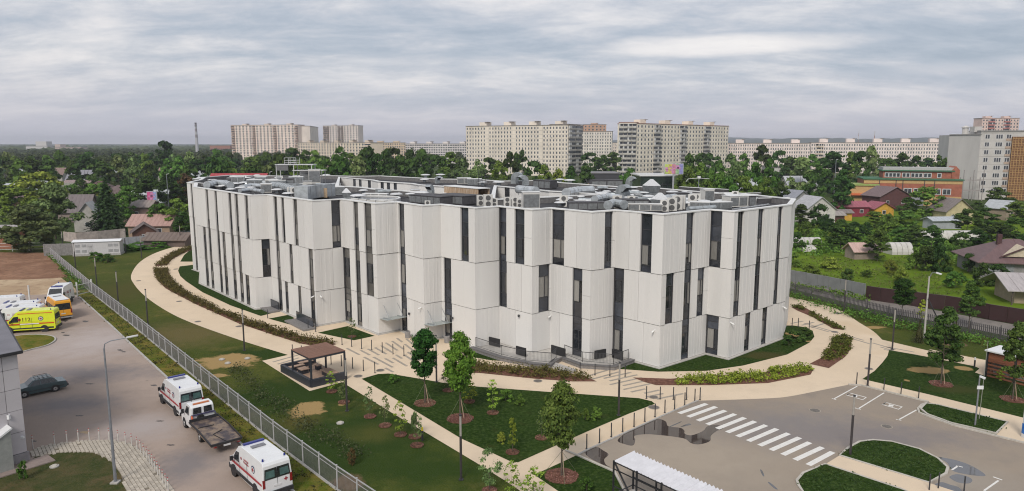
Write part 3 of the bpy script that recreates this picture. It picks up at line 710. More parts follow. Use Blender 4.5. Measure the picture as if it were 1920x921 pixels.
# --- random further clutter between the larger pieces
cr2 = random.Random(17); LR = [(392, 344), (470, 331), (600, 336), (640, 356), (610, 366), (500, 356), (440, 352)]; RR_ = [(1050, 372), (1130, 352), (1270, 364), (1420, 374), (1380, 386), (1260, 386), (1120, 388), (1050, 388)]; MR = [(660, 366), (760, 374), (850, 384), (830, 372), (700, 362)]
def inpoly(p, poly):
    x, y = p; c = False; j = len(poly) - 1
    for i in range(len(poly)):
        if (poly[i][1] > y) != (poly[j][1] > y) and x < (poly[j][0] - poly[i][0]) * (y - poly[i][1]) / (poly[j][1] - poly[i][1]) + poly[i][0]: c = not c
        j = i
    return c
for zone, nm, cnt in ((LR, 'left', 34), (RR_, 'right', 40), (MR, 'middle', 8)):
    pts_ = []
    while len(pts_) < cnt:
        p = (cr2.uniform(min(q[0] for q in zone), max(q[0] for q in zone)), cr2.uniform(min(q[1] for q in zone), max(q[1] for q in zone)))
        if inpoly(p, zone) and all(abs(p[0] - q[0]) > 5 or abs(p[1] - q[1]) > 2.5 for q in pts_): pts_.append(p)
    for k, (x_, y_) in enumerate(sorted(pts_)):
        t = k % 4; rz = cr2.uniform(-.4, .5)
        r = empty('roof_fan' if t != 2 else 'duct_stub', R(x_, y_), rz, f'{ordn(k)} small metal fan or duct fitting from the left on the {nm} wing roof', 'roof fitting', f'small metal fittings on the {nm} wing roof')
        h_ = cr2.uniform(.5, 1.1); w_ = cr2.uniform(.7, 1.5)
        if t == 2: b = MB(); b.tube((-w_, 0, h_ * .6), (w_, 0, h_ * .6), .28, .28, 10); b.build('duct_section', DUCT, r); b = MB(); b.box((0, 0, h_ * .3), (.3, .5, h_ * .6)); b.build('support', DARK, r)
        elif t == 1: b = MB(); b.box((0, 0, h_ / 2), (w_, w_ * .8, h_)); b.build('casing', cr2.choice([DUCT, ACW, CURB]), r); b = MB(); b.box((0, 0, h_ + .03), (w_ + .15, w_ * .8 + .15, .06)); b.build('lid', CAPW, r)
        else: b = MB(); b.lathe((0, 0, 0), [(.3, 0), (.3, h_ * .7)], 10); b.build('stub', DUCT, r); b = MB(); b.lathe((0, 0, h_ * .7), [(.25, 0), (w_ * .7, .02), (w_ * .7, .08), (w_ * .4, .2)], 14); b.build('cap', CAPW, r)
# --- air conditioners
acs = [(901, 386, 1.0, .2), (915, 388.5, 1.15, .2), (927, 388, .8, .1), (951, 388, .9, .1), (966, 388, .9, 0), (974, 389, .75, 0),
       (1057, 388, 1.05, -.2), (1157, 391, 1.15, -.2), (1183, 388, 1.0, 0), (1246, 397, 1.0, -.35), (1260, 396, 1.15, -.35), (1270, 393.5, 1.25, -.35), (1275, 392.5, 1.25, -.35),
       (1298, 387, 1.1, -.3), (1305, 385, 1.1, -.3), (1378, 375, .9, -.3), (545, 368, 1.0, .3), (552, 371, 1.1, .3), (1040, 351, .9, 0), (802, 391, .7, 0)]
for k, (x_, y_, s, rz) in enumerate(sorted(acs)): ac(x_, y_, s, rz, f'{ordn(k)} white air conditioner unit from the left along the clinic roof')
boxunit(995, 393, 2.0, 1.1, 1.9, .12, ACW, 'large pale air conditioning cabinet with a dark fan at the front roof edge', 'air conditioner', 'cabinet_unit')
_p = R(989, 391); b = MB(off=(0, 0, 0)); 
# --- goosenecks and pyramid hoods
goose(808, 369, 1.15, 1.2, 'square bent exhaust hood standing on the middle roof beside the skylight boxes'); goose(820, 346, 1.0, 2.2, 'bent exhaust hood on the far middle wing between white caps')
goose(965, 347.5, 1.55, 2.6, 'tall curved exhaust hood with round fan on the far wing'); goose(985, 350, 1.35, .4, 'second curved exhaust hood right of the tall one with the fan')
goose(1179, 353, 1.3, 2.5, 'curved exhaust hood by the far roof edge in front of the glass fronted building'); goose(1163, 379, 1.5, 2.3, 'large curved duct hood in the middle of the right wing'); goose(1175, 378, 1.1, .3, 'smaller bent hood leaning right of the large curved hood')
pyr(1221, 366, 1.05, .4, 'tall silver hood with white pyramid cap near the back of the right wing'); pyr(1237, 392, .85, .5, 'silver hood with white pyramid cap near the front corner air conditioners')
pyr(650, 373, .65, .3, 'small white peaked hood near the front edge left of the skylight kerb')
# --- plant boxes and curbs
for (x_, y_, w, d, h, rz, m_, lab) in [
    (478, 354, 2.4, 1.8, 1.4, .3, DUCT, 'grey metal box among the front plant of the left wing'), (500, 362, 1.6, 1.4, 1.3, .3, ACW, 'pale box near the front edge of the left wing'), (521, 357, 2.6, 1.6, 1.5, .3, DUCT, 'wide metal box in the middle front of the left wing'),
    (541, 356, 1.8, 1.5, 1.7, .3, CURB, 'dark tall box in the middle front of the left wing'), (412, 351, 3, 1.5, 1.1, .2, CURB, 'dark box below the fat bent duct'), (447, 346, 2.2, 1.5, 1.3, .2, DUCT, 'metal box behind the silver ducts of the left wing'), (633, 366, 2.0, 1.4, 1.1, .2, DUCT, 'metal box right of the big square duct'),
    (1188, 394, 3.2, 1.8, 1.1, -.05, CURB, 'dark square roof kerb behind the front corner of the right wing'), (1100, 394, 4.4, 1.6, .8, .05, CURB, 'long low dark roof kerb near the front edge of the right wing'),
    (905 - 47, 382, 5.2, 3.2, 1.0, -.75, CURB, 'big dark skylight box in the middle of the roof'), (815, 382, 6.0, 3.4, .95, -.75, CURB, 'wide dark skylight box left of the big middle one'),
    (1022, 354, 3.6, 2, 1.3, -.7, CURB, 'dark plant box on the far wing behind the courtyard'), (1385, 388, 3.6, 1.8, 1.25, .3, ACW, 'pale plant cabinet towards the right end of the roof'),
    (1345, 392, 3.0, 1.4, .7, .3, DUCT, 'low grey metal box on the right end of the roof'), (1210, 396, 3.8, .9, .7, -.25, ACW, 'long low white casing at the front corner of the roof'),
    (511, 355, 2.0, 1.6, 1.5, .2, ACW, 'pale boxy air handler in the middle of the left wing'), (600, 372, 2.4, 1.8, 1.6, .2, CURB, 'dark boxy fan unit on the left wing near the courtyard'),
    (556, 350, 2.4, 1.7, 1.6, .2, DUCT, 'grey metal air handler at the foot of the steel frame'), (572, 344, 1.8, 1.5, 2.2, .3, ACW, 'white upright cabinet beside the steel frame'), (590, 345, 2.1, 1.6, 2.6, .3, ACW, 'taller white upright cabinet right of the steel frame'),
    (540, 341, 1.7, 1.4, 1.1, .2, CURB, 'small dark box at the left foot of the steel frame'), (490, 346, 2.0, 1.4, 1.3, .1, DUCT, 'short grey duct box in the left wing plant row'), (705, 373, 3.4, 1.2, .6, -.1, ACW, 'long low white box behind the front skylight kerb'),
    (1150, 352, 2.8, 1.6, 1.2, .2, CURB, 'dark plant box at the far edge near the curved hood'), (1120, 354, 2.6, 1.6, 1.3, .2, CURB, 'dark plant box at the far edge left of its twin'),
    (1325, 380, 1.4, 1.2, 1.6, .3, ACW, 'pale square chimney box on the right wing'), (1312, 394, 2.2, 1.2, .8, -.3, DUCT, 'flat grey metal box behind the corner window strip'),
    (1405, 388, .9, 1.2, 1.2, .3, CURB, 'small dark box beside the pale cabinet at the right end'), (1270, 378, 2.6, 1.6, 1.0, .3, CURB, 'dark low box in the middle of the right wing'),
    (870, 345, 2.6, 1.6, 1.0, .1, ACW, 'white low plant box on the far middle wing'), (890, 347, 2.6, 1.6, 1.0, .1, DUCT, 'grey low plant box on the far middle wing')]:
    boxunit(x_, y_, w, d, h, rz, m_, lab)
# --- ducts
for pts, w, h, lab, m_, rnd in [
    ([(388, 347), (405, 343.5), (424, 344.5), (432, 348)], 1.15, 1.15, 'fat bent foil duct at the left end of the roof', DUCTL, True),
    ([(455, 351), (470, 348), (492, 349)], .75, .75, 'bent silver duct across the left wing', DUCTL, True),
    ([(450, 358), (470, 356), (492, 359)], .6, .6, 'low silver duct near the front edge of the left wing', DUCTL, True),
    ([(556, 358), (530, 350), (512, 348)], 1.2, 1.2, 'curving grey duct in the middle of the left wing', DUCT, True),
    ([(570, 361), (590, 358), (611, 356)], 1.9, 1.7, 'big square silver duct beside the first courtyard', DUCTL, False),
    ([(528, 348), (560, 350)], .9, .8, 'straight square duct in front of the steel frame', DUCT, False),
    ([(660, 374), (690, 377), (760, 382)], .45, .35, 'long low white pipe along the front skylight kerb', ACW, False),
    ([(972, 355), (1005, 358)], 1.2, 1.1, 'silver duct stub on the far wing below the curved hoods', DUCTL, True),
    ([(1062, 362), (1085, 358), (1110, 357)], 1.3, 1.2, 'foil wrapped duct behind the second courtyard', DUCTL, True),
    ([(1115, 374), (1140, 369), (1165, 372)], .9, .9, 'silver duct curling through the middle of the right wing', DUCTL, True),
    ([(1290, 392), (1340, 389)], .5, .5, 'low grey pipe near the front edge of the right wing', DUCT, True),
    ([(1240, 374), (1265, 371)], 1.0, 1.0, 'short silver duct on the back of the right wing', DUCTL, True),
    ([(1170, 384), (1150, 381), (1140, 385)], 1.0, .9, 'bent grey duct beside the large curved hood', DUCT, True),
    ([(1375, 393), (1440, 384)], .25, .25, 'thin long pipe near the right end of the roof', STEEL, True)]:
    duct(pts, w, h, lab, m_, rnd=rnd)
# --- steel frame platform at the back of the left wing
r = empty('steel_platform', R(572, 344), 0, 'white steel service frame with platforms and ladder on the far left roof', 'platform')
WST = mat('pale_steel', (.55, .56, .56), .5, .1)
for s_x in (-5, -1.7, 1.7, 3.6):
    for s_y in (-1.2, 1.2):
        b = MB(); b.beam((s_x, s_y, 0), (s_x, s_y, 3.6 if s_x < 2 else 2.6), .12, .12); b.build('post', WST, r)
for z, x0, x1 in ((2.5, -1.9, 3.9), (3.6, -5.2, 2.0)):
    b = MB(); b.box(((x0 + x1) / 2, 0, z), (x1 - x0, 2.7, .14)); b.build('platform_deck', WST, r)
b = MB()
for zz in (4.0, 4.4):
    b.beam((-3.4, -1.2, zz), (-1.2, -1.2, zz), .06, .06); b.beam((-3.4, 1.2, zz), (-1.2, 1.2, zz), .06, .06)
for x_ in (-3.4, -2.3, -1.2): b.beam((x_, -1.2, 3.6), (x_, -1.2, 4.9), .06, .06); b.beam((x_, 1.2, 3.6), (x_, 1.2, 4.9), .06, .06)
b.beam((-3.4, -1.2, 4.9), (-1.2, -1.2, 4.9), .06, .06); b.build('guard_rail', WST, r)
b = MB(); b.box((-3.8, -1.26, 3.0), (2.2, .05, 1.0)); b.build('mesh_screen', RAIL, r)
# --- plywood box, chipboard sheet, roof extras
PLY = mat('weathered_plywood', (.33, .21, .12), .85, .0, scale=1.6, col2=(.50, .40, .30), detail=7, stretch=(3, 3, .6))
x0, y0 = G(833, 372, ZF); x1, y1 = G(897, 379, ZF)
r = empty('plywood_hut', ((x0 + x1) / 2, (y0 + y1) / 2, ZF), math.atan2(y1 - y0, x1 - x0), 'weathered orange plywood enclosure with white rim in the middle of the roof', 'enclosure')
Lh = math.hypot(x1 - x0, y1 - y0)
kk = 8
for k in range(kk):
    b = MB(); b.box((-Lh / 2 + (k + .5) * Lh / kk, 0, .95), (Lh / kk - .03, .05, 1.5)); b.build('plywood_board', PLY, r)
b = MB(); b.box((0, .9, 1.75), (Lh + .2, 2.0, .08)); b.build('rim', COPE, r)
b = MB(); b.box((0, 1.8, .95), (Lh, .05, 1.5)); b.build('rear_board', PLY, r)
x0, y0 = G(601, 374, ZF); r = empty('chipboard_sheet', (x0, y0, ZF), .1, 'tan chipboard sheet leaning against the inside of the front parapet', 'board')
b = MB(); b.beam((-.95, -.1, .9), (.95, -.1, .9), .05, 1.3); b.build('sheet', mat('chipboard', (.42, .31, .20), .85, .12, scale=8), r)
b = MB(); b.beam((-.9, .05, .9), (.9, .05, .9), .06, .06); b.build('batten', PLY, r)
for k, (px, py) in enumerate(((897, 352), (904, 353), (911, 353))):
    p = R(px, py); r = empty('roof_mast', p, 0, f'{ordn(k)} thin dark scaffold mast from the left near the plywood enclosure', 'mast')
    b = MB(); b.tube((0, 0, 0), (0, 0, 3.1), .05, .05, 6); b.build('pole', DARK, r)
    b = MB()
    for z in (1.0, 2.0, 2.9): b.beam((-.45, 0, z), (.45, 0, z), .05, .05)
    b.build('cross_bar', DARK, r)
# skylight kerb near front edge (rounded white upstand)
pts = smooth([G(660, 380, ZF), G(672, 375, ZF), G(700, 373.5, ZF), G(745, 376, ZF), G(742, 381, ZF), G(700, 382, ZF)], 5)
r = empty('skylight_kerb', (*pts[0], ZF), 0, 'rounded pale skylight upstand by the front edge left of the middle', 'skylight')
b = MB(off=r.location); b.ribbon(pts, .3, ZF, ZF + .55, closed=True); b.build('upstand', COPE, r)
b = MB(off=r.location); b.sheet(pts, ZF + .4); b.build('pane', SPAN, r)
# cross walls (low divisions of the roof)
for pts, lab in (([(924.6, 372.8), (1125, 363.5)], None), ):
    pass
for pts, lab in (([(1275, 357.5), (1365, 363)], 'long low white capped upstand at the back of the right wing'), ([(1420, 381), (1478, 379.5)], 'short white capped upstand at the right end of the roof'),
                 ([(380, 354), (415, 357)], 'short white capped upstand at the left end of the roof'), ([(366, 349), (398, 352)], 'second white capped upstand at the far left end of the roof'), ([(1340, 372), (1425, 370)], 'low white capped divider across the back right roof')):
    q = [G(px, py, ZF) for px, py in pts]; r = empty('roof_upstand', (*q[0], ZF), 0, lab, 'upstand')
    b = MB(off=r.location); b.ribbon(q, .35, ZF, ZF + .6); b.build('wall', CURB, r)
    b = MB(off=r.location); b.ribbon(q, .5, ZF + .603, ZF + .66); b.build('cap', COPE, r)
# ================================================================== GROUND
def SP(px, py, wpx, hpx, c, soft=.25, rot=0):
    x, y = G(px, py); x2, _ = G(px + wpx / 2, py); _, y2 = G(px, py - hpx / 2); return (x, y, abs(x2 - x), abs(y2 - y), rot, c, soft)
STR_ = (.34, .235, .105); OLV = (.095, .088, .026); DKG = (.030, .053, .012)
LAWN = ground_mat('lawn_grass', [(.045, .068, .013), (.09, 6, .40, .64, (.086, .095, .021)), (.22, 7, .52, .72, (.157, .124, .043)), (1.6, 7, .42, .72, (.039, .061, .011)), (7, 5, .45, .8, (.112, .119, .033))], bump=1, bscale=7,
    spots=[SP(640, 830, 520, 110, DKG, .5, .7), SP(560, 740, 260, 60, DKG, .36), SP(480, 665, 150, 22, DKG, .36), SP(800, 880, 300, 60, (.032, .055, .012), .6), SP(350, 625, 190, 40, (.125, .105, .042), .6), SP(230, 545, 130, 50, (.075, .075, .022), .7), SP(700, 812, 90, 30, (.07, .078, .02), .6), SP(560, 790, 60, 30, OLV, .6),
           SP(425, 677, 106, 26, STR_, .12), SP(576, 767, 62, 28, STR_, .12), SP(412, 704, 36, 7, STR_, .12), SP(640, 759, 14, 4, STR_, .12), SP(650, 905, 60, 30, (.16, .11, .065), .2), SP(1637, 614, 44, 5, STR_, .15), SP(1580, 590, 12, 3, STR_, .15), SP(1790, 645, 40, 10, (.17, .11, .07), .2), SP(270, 466, 150, 14, (.04, .07, .012), .36)])
LAWND = ground_mat('lush_lawn', [(.018, .040, .007), (.16, 6, .38, .66, (.030, .055, .011)), (1.4, 7, .42, .68, (.014, .031, .005)), (4, 7, .46, .70, (.057, .089, .023)), (.5, 6, .58, .75, (.043, .053, .015))], bump=1, bscale=7,
    spots=[SP(1738, 695, 64, 13, STR_, .14), SP(1808, 691, 28, 8, STR_, .14), SP(1700, 714, 9, 3, STR_, .14), SP(1770, 698, 14, 3, STR_, .14), SP(1484, 628, 22, 8, STR_, .14), SP(1520, 641, 20, 3, STR_, .1), SP(1440, 668, 90, 14, (.06, .06, .02), .36), SP(1790, 730, 90, 16, (.05, .06, .018), .36)])
WILD = ground_mat('meadow_grass', [(.084, .136, .013), (.05, 6, .4, .62, (.140, .210, .017)), (.25, 6, .5, .7, (.075, .118, .013)), (2.0, 6, .45, .75, (.113, .181, .017))], bump=.9, bscale=4)
FARG = ground_mat('far_ground_green', [(.045, .067, .021), (.01, 6, .4, .62, (.068, .096, .029)), (.05, 6, .5, .7, (.042, .064, .023))], bump=0)
PATH = ground_mat('beige_path', [(.634, .513, .373), (.12, 6, .4, .62, (.698, .569, .422)), (.5, 7, .5, .72, (.582, .476, .353)), (22, 3, .4, .7, (.663, .541, .406)), (.05, 3, .6, .7, (.606, .470, .316))], bump=.05, rough=.9)
ASPH = ground_mat('asphalt_left', [(.302, .242, .206), (.05, 6, .42, .62, (.371, .292, .245)), (.35, 8, .52, .74, (.251, .205, .178)), (25, 3, .4, .7, (.330, .266, .225)), (1.1, 8, .66, .72, (.201, .164, .144))], bump=.12, rough=.88, spots=[SP(150, 700, 230, 26, (.195, .173, .171), .7), SP(120, 760, 160, 30, (.206, .184, .182), .7), SP(350, 870, 90, 60, (.216, .189, .182), .7), SP(180, 640, 160, 50, (.411, .356, .335), .8), SP(270, 800, 130, 40, (.371, .324, .306), .8)])
ASPHR = ground_mat('asphalt_right', [(.261, .222, .185), (.045, 5, .42, .6, (.332, .269, .207)), (.3, 8, .52, .74, (.234, .199, .169)), (25, 3, .4, .7, (.282, .240, .197))], bump=.1, rough=.86, spots=[SP(1290, 860, 330, 90, (.349, .295, .236), .8), SP(1500, 800, 260, 60, (.228, .205, .194), .7), SP(1650, 820, 300, 40, (.213, .190, .184), .7), SP(1800, 900, 160, 60, (.310, .270, .226), .7)])
DIRT = ground_mat('sandy_dirt_yard', [(.381, .270, .170), (.09, 7, .45, .58, (.493, .378, .250)), (.6, 8, .5, .66, (.291, .200, .125)), (4, 5, .5, .72, (.358, .259, .165))], bump=.5, bscale=2)
PLOW = ground_mat('turned_brown_soil', [(.196, .102, .060), (.2, 8, .42, .62, (.297, .168, .103)), (1.4, 8, .5, .7, (.142, .074, .046)), (.7, 5, .6, .7, (.203, .132, .069))], bump=1, bscale=2)
VERG = ground_mat('weedy_verge', [(.096, .106, .019), (.3, 8, .42, .62, (.211, .155, .042)), (.9, 8, .45, .62, (.070, .101, .012)), (4, 6, .45, .7, (.131, .132, .024))], bump=1, bscale=7)
MULCH = ground_mat('bark_mulch', [(.135, .062, .042), (3.0, 8, .42, .62, (.22, .11, .078)), (9, 6, .5, .7, (.075, .038, .028))], bump=1, bscale=8)
DRY = ground_mat('dry_straw_patch', [(.36, .24, .115), (1.0, 8, .45, .62, (.44, .31, .16)), (3, 8, .5, .68, (.27, .18, .085))], bump=.8, bscale=8)
STRIP = mat('dark_paver_strip', (.26, .235, .205), .85, .14, scale=3, col2=(.38, .33, .265), detail=7)
GRAVEL = ground_mat('gravel_lane', [(.20, .18, .165), (.3, 7, .45, .62, (.25, .225, .20)), (2, 7, .5, .7, (.15, .14, .13))], bump=.3)
PUD = mat('puddle_water', (.060, .046, .040), .035, .12, scale=.5, spec=.8)
PUDG = mat('puddle_water_grey', (.11, .11, .115), .04, .1, scale=.5, spec=.8)
LINE = mat('road_marking_white', (.66, .64, .60), .7, .1, scale=3, col2=(.74, .73, .70), detail=8)

# terrain to the horizon, with low hills far off
b = MB(); b.add([(-9000, -300, -.05), (9000, -300, -.05), (9000, 9000, -.05), (-9000, 9000, -.05)], [(0, 1, 2, 3)]); structure('ground', b, FARG)
rr = random.Random(5)
def hills(y0, amp, base, seed, x0=-6500, x1=6500):
    rnd = random.Random(seed); ph = [rnd.uniform(0, 6) for _ in range(6)]; b = MB(); nx = 260; vs = []; rows = 5
    for j in range(rows):
        for i in range(nx + 1):
            x = x0 + (x1 - x0) * i / nx; h_ = base + amp * (.5 + .22 * math.sin(x / 900 + ph[0]) + .15 * math.sin(x / 380 + ph[1]) + .1 * math.sin(x / 130 + ph[2])) + 2.5 * rnd.random()
            h_ *= .62 + 1.75 * max(0, min(1, (x + 300) / 1800))
            k = (0, .8, 1, .8, 0)[j]; vs.append((x, y0 + j * 160, h_ * k - (1 if k == 0 else 0)))
    fs = [(j * (nx + 1) + i, j * (nx + 1) + i + 1, (j + 1) * (nx + 1) + i + 1, (j + 1) * (nx + 1) + i) for j in range(rows - 1) for i in range(nx)]
    b.add(vs, fs); return b
HILLM = mat('wooded_hills', (.022, .035, .022), 1, .0, scale=.02, col2=(.04, .055, .03), detail=8)
structure('hills', hills(5200, 16, 16, 3), HILLM); structure('hills', hills(3900, 13, 15, 9), HILLM)

def area(name, px, z, m_, sm=0, closed=True, world=False):
    P = px if world else GL(px)
    if sm: P = smooth(P, sm)
    b = MB(); b.sheet(P, z); return structure(name, b, m_)
# big grounds
area('lawn', [(-400, 462), (60, 462), (330, 452), (600, 440), (1480, 470), (1480, 545), (1582, 574), (1681, 599), (1803, 622), (1960, 652), (2300, 760), (2300, 1200), (-400, 1200)], .0, LAWN)
area('meadow', [(1400, 425), (1500, 395), (1950, 395), (2100, 600), (1877, 585), (1660, 553), (1470, 505)], .012, WILD)
area('gravel_lane', [(1420, 520), (1478, 524), (1622, 556), (1700, 572), (1920, 612), (2050, 640), (2050, 672), (1877, 628), (1803, 612), (1681, 590), (1582, 566), (1478, 540), (1420, 528)], .008, GRAVEL)
area('dirt_yard', [(-500, 498), (94, 505), (150, 548), (-500, 600)], .006, DIRT)
area('soil', [(-500, 470), (82, 474), (100, 489), (124, 508), (126, 520), (60, 524), (-500, 532)], .010, PLOW, 0)
asph_px = [(-500, 572), (-100, 558), (100, 552), (142, 553), (148.8, 557.36), (209, 612), (245, 646), (313, 709), (380, 769), (450, 832), (537, 912), (640, 1005), (640, 1100), (-500, 1100)]
area('asphalt_yard', asph_px, .014, ASPH)
area('verge', [(146, 552), (173, 549), (250, 611), (401, 737), (525, 838.36), (631, 919), (720, 985), (640, 1005), (537, 912), (450, 832), (380, 769), (313, 709), (245, 646), (209, 612)], .018, VERG)
area('verge', [(90, 470), (97, 482), (172, 548), (150, 548), (124, 515), (100, 489), (84, 474)], .016, VERG)
K = [G(*p) for p in asph_px[4:12]]
b = MB(); b.ribbon(K, .18, 0, .13); structure('kerb', b, CONC)
# curved paved plaza and ring path
outer = [(380, 452), (341, 459.36), (293, 474), (262, 492), (246, 516), (252, 534), (273.6, 557), (312.7, 583.6), (360, 606), (449.7, 638), (540, 666)]
o_sm = smooth(GL(outer), 6, closed=False)
rt = smooth(GL([(1309, 752), (1378, 750), (1443, 747.36), (1480, 744), (1536.6, 733), (1591, 722)]), 4, closed=False)
rt2 = smooth(GL([(1617, 711.36), (1640, 696), (1654, 681), (1664, 668), (1667, 657)]), 4, closed=False)
rt3 = smooth(GL([(1654, 637.36), (1638, 622), (1610.5, 604.9), (1567, 578.7), (1480, 557), (1440, 548)]), 4, closed=False)
plaza = o_sm + GL([(491.5, 677), (580.6, 733.8), (641.4, 717), (728.6, 770.8), (760, 790), (800, 812.6), (892.5, 868), (955, 907), (1010, 945), (1075, 945), (1046, 921), (1002, 891), (1082, 853.7), (1100, 845.36), (1180, 809), (1244, 780)]) + rt + rt2 + GL([(1741, 670), (1828, 687.36), (1836, 691), (1828, 699), (1850, 706), (1850, 679.36), (1741, 658)]) + rt3 + GL([(1400, 500), (700, 470)])
b = MB(); b.sheet(plaza, .022); structure('pavement', b, PATH)
# sidewalk at right
area('sidewalk', [(1591, 722), (1617, 711.36), (1741, 740), (1915, 783), (2050, 815), (2050, 870), (1920, 832), (1867, 818), (1889, 792), (1741, 755), (1615, 724)], .026, PATH)
area('sidewalk', [(1741, 655), (1850, 676), (1850, 706), (1829, 700), (1838, 691)], .018, PATH)
# asphalt on the right
A2 = GL([(1082, 855), (1100, 845.36), (1180, 809), (1244, 780)]) + rt + GL([(1615, 724), (1741, 755), (1728, 761), (1721, 768), (1723, 775), (1736.7, 781), (1784.6, 798.36), (1871.6, 820), (1920, 832), (2100, 880), (2100, 1100), (1200, 1100), (1180, 940), (1152, 886)])
b = MB(); b.sheet(A2, .030); structure('asphalt_yard', b, ASPHR)
KERBL = mat('pale_kerb', (.46, .43, .38), .9, .12, scale=3)
b = MB(); b.ribbon(GL([(1082, 855), (1100, 845.36), (1180, 809), (1244, 780), (1309, 752)]), .14, 0, .10); structure('kerb', b, CONC)
b = MB(); b.ribbon(GL([(1591, 722.36), (1615, 724), (1741, 755), (1728, 761), (1721, 768), (1723, 775), (1736.7, 781), (1784.6, 798.36), (1871.6, 820), (1920, 832), (2100, 882)]), .17, 0, .14); structure('kerb', b, KERBL)
b = MB(); b.ribbon(GL([(1060, 846), (1082, 855), (1152, 886), (1180, 940)]), .16, 0, .12); structure('kerb', b, KERBL)
# lawn islands
def lawn_isl(px, z=.036, m_=LAWND, sm=0, kerb=0):
    P = smooth(GL(px), sm) if sm else GL(px)
    b = MB(); b.sheet(P, z if not kerb else .11); structure('lawn', b, m_)
    if kerb:
        b = MB(); b.ribbon(P, .18, 0, .13, closed=True); structure('kerb', b, KERBL)
lawn_isl([(678, 711), (709, 702), (728.6, 701), (800, 713), (830, 718.36), (899, 726), (1021, 735), (1108, 741), (1198, 747.36), (1222, 753), (1228, 758), (1180, 776), (1100, 810.36), (971, 868), (955, 865), (864.6, 823), (760, 760)])
lawn_isl([(1002, 891), (1082, 854.36), (1152, 886), (1180, 945), (1075, 945), (1046, 921)])
lawn_isl([(360, 466), (345, 479), (338, 491), (366, 491), (390, 480)])
lawn_isl([(362, 497), (337, 500), (334, 508), (338, 518), (349, 528), (380, 548.6), (432, 573), (489, 593), (509, 588), (500, 576), (481, 576), (376, 528), (380, 505)])
lawn_isl([(503.5, 598), (541, 590.8), (552, 597), (541, 603), (575.8, 618)])
lawn_isl([(596, 624.4), (652, 612), (702.5, 630.36), (663.5, 638.7)])
lawn_isl([(884, 655), (892, 655), (954.4, 678.36), (920, 676), (884, 670)])
lawn_isl([(1154, 692), (1183, 679), (1235, 692), (1325, 660), (1365, 674), (1468, 634), (1470, 611), (1488, 611), (1508, 614), (1524, 622), (1527, 632), (1518, 643), (1476, 665.36), (1393.6, 686), (1325, 696), (1234, 697.6)])
lawn_isl([(1617, 711.36), (1640, 696), (1654, 681), (1664, 668), (1667, 657), (1741, 670), (1828, 688), (1836, 692), (1828, 699), (1850, 707), (1960, 735), (2100, 780), (2100, 832), (1915, 783), (1741, 740)], z=.034)
lawn_isl([(1736, 758), (1760, 761), (1889, 793), (1868, 814), (1784.6, 795), (1738, 778), (1726, 768)], kerb=1)
lawn_isl([(1574, 856), (1590, 842), (1612, 830), (1637, 827), (1671.5, 830), (1723.7, 844), (1758.5, 861.6), (1777, 879), (1773.7, 890), (1741, 907)], kerb=1)
b = MB(); b.sheet(GL([(1549, 872), (1573, 857), (1741, 908), (1840, 940), (1700, 930)]), .10); structure('sidewalk', b, PATH)
lawn_isl([(1497, 912), (1494, 903), (1506, 889), (1547, 872.36), (1689, 919), (1740, 940), (1520, 945)], kerb=1)
# inner mulch beds
def bed(px, z=.045): return area('mulch_bed', px, z, MULCH)
bedA = [(358, 463), (338, 469), (320.5, 477), (303, 488), (291, 499.6), (312.7, 498), (322.5, 487), (340, 477), (362, 468)]
bedB = [(290, 503), (289, 511), (295, 526), (310, 541), (330, 552), (369, 572), (447.3, 607), (517.6, 630.4), (564.5, 645), (606.6, 652.36), (631, 646), (600, 637), (549, 627.4), (494, 609.8), (427.7, 588.3), (361, 555), (330, 533.36), (318, 517), (313, 503)]
bedC = [(840, 688), (889, 683), (969, 690), (1039, 695), (1094.6, 705.6), (1119, 716), (1073.7, 716), (1004, 711), (899, 700), (850, 700)]
bedD = [(1186.6, 708.6), (1257, 711), (1329, 706.36), (1427, 700.36), (1450, 694), (1492, 687), (1515, 688), (1524, 695), (1520, 703), (1440, 719), (1329, 723), (1230.7, 723), (1208, 717)]
bedE = [(1518, 683), (1541, 671), (1556, 652), (1562, 633), (1580, 630), (1596.6, 634), (1595, 655), (1584.4, 670), (1554, 691)]
bedF = [(1484, 576.6), (1499.6, 572.36), (1515, 580.36), (1548, 600), (1582, 619.36), (1562.7, 617), (1523.5, 595), (1495, 583)]
for p_ in (bedA, bedB, bedC, bedD, bedE, bedF): bed(p_)
def blob(cx, cy, w, h, seed, n=26, rough=.28):
    r_ = random.Random(seed); out = []
    for k in range(n):
        t = 2 * math.pi * k / n; q = 1 + r_.uniform(-rough, rough); out.append((cx + math.cos(t) * w / 2 * q, cy + math.sin(t) * h / 2 * q))
    return out
# stripes of darker pavers
srnd = random.Random(3)
def strips(p0, p1, q0, q1, rows, z=.028):
    """parallel paver strips: rows between the lines p0-p1 and q0-q1"""
    P0, P1, Q0, Q1 = [Vector(G(*p)) for p in (p0, p1, q0, q1)]
    for i in range(rows):
        t = (i + .36) / rows; a_ = P0 + (Q0 - P0) * t; c_ = P1 + (Q1 - P1) * t; L_ = (c_ - a_).length; s = srnd.uniform(0, .25) * L_
        while s < L_ - .8:
            e_ = min(s + srnd.uniform(1.5, 4.36), L_); u = (c_ - a_) / L_; b = MB(); b.ribbon([tuple(a_ + u * s), tuple(a_ + u * e_)], .28, .02, z); b.build('paver_strip', STRIP, kind='structure')
            s = e_ + srnd.uniform(.5, 2.0)
strips((640, 652), (735, 700), (765, 630), (808, 668), 9); strips((1112, 712), (1180, 697), (1228, 755), (1290, 742), 9)
strips((1060, 708), (1110, 690), (1112, 716), (1175, 700), 3); strips((508, 678), (560, 664), (530, 692), (590, 672), 3)
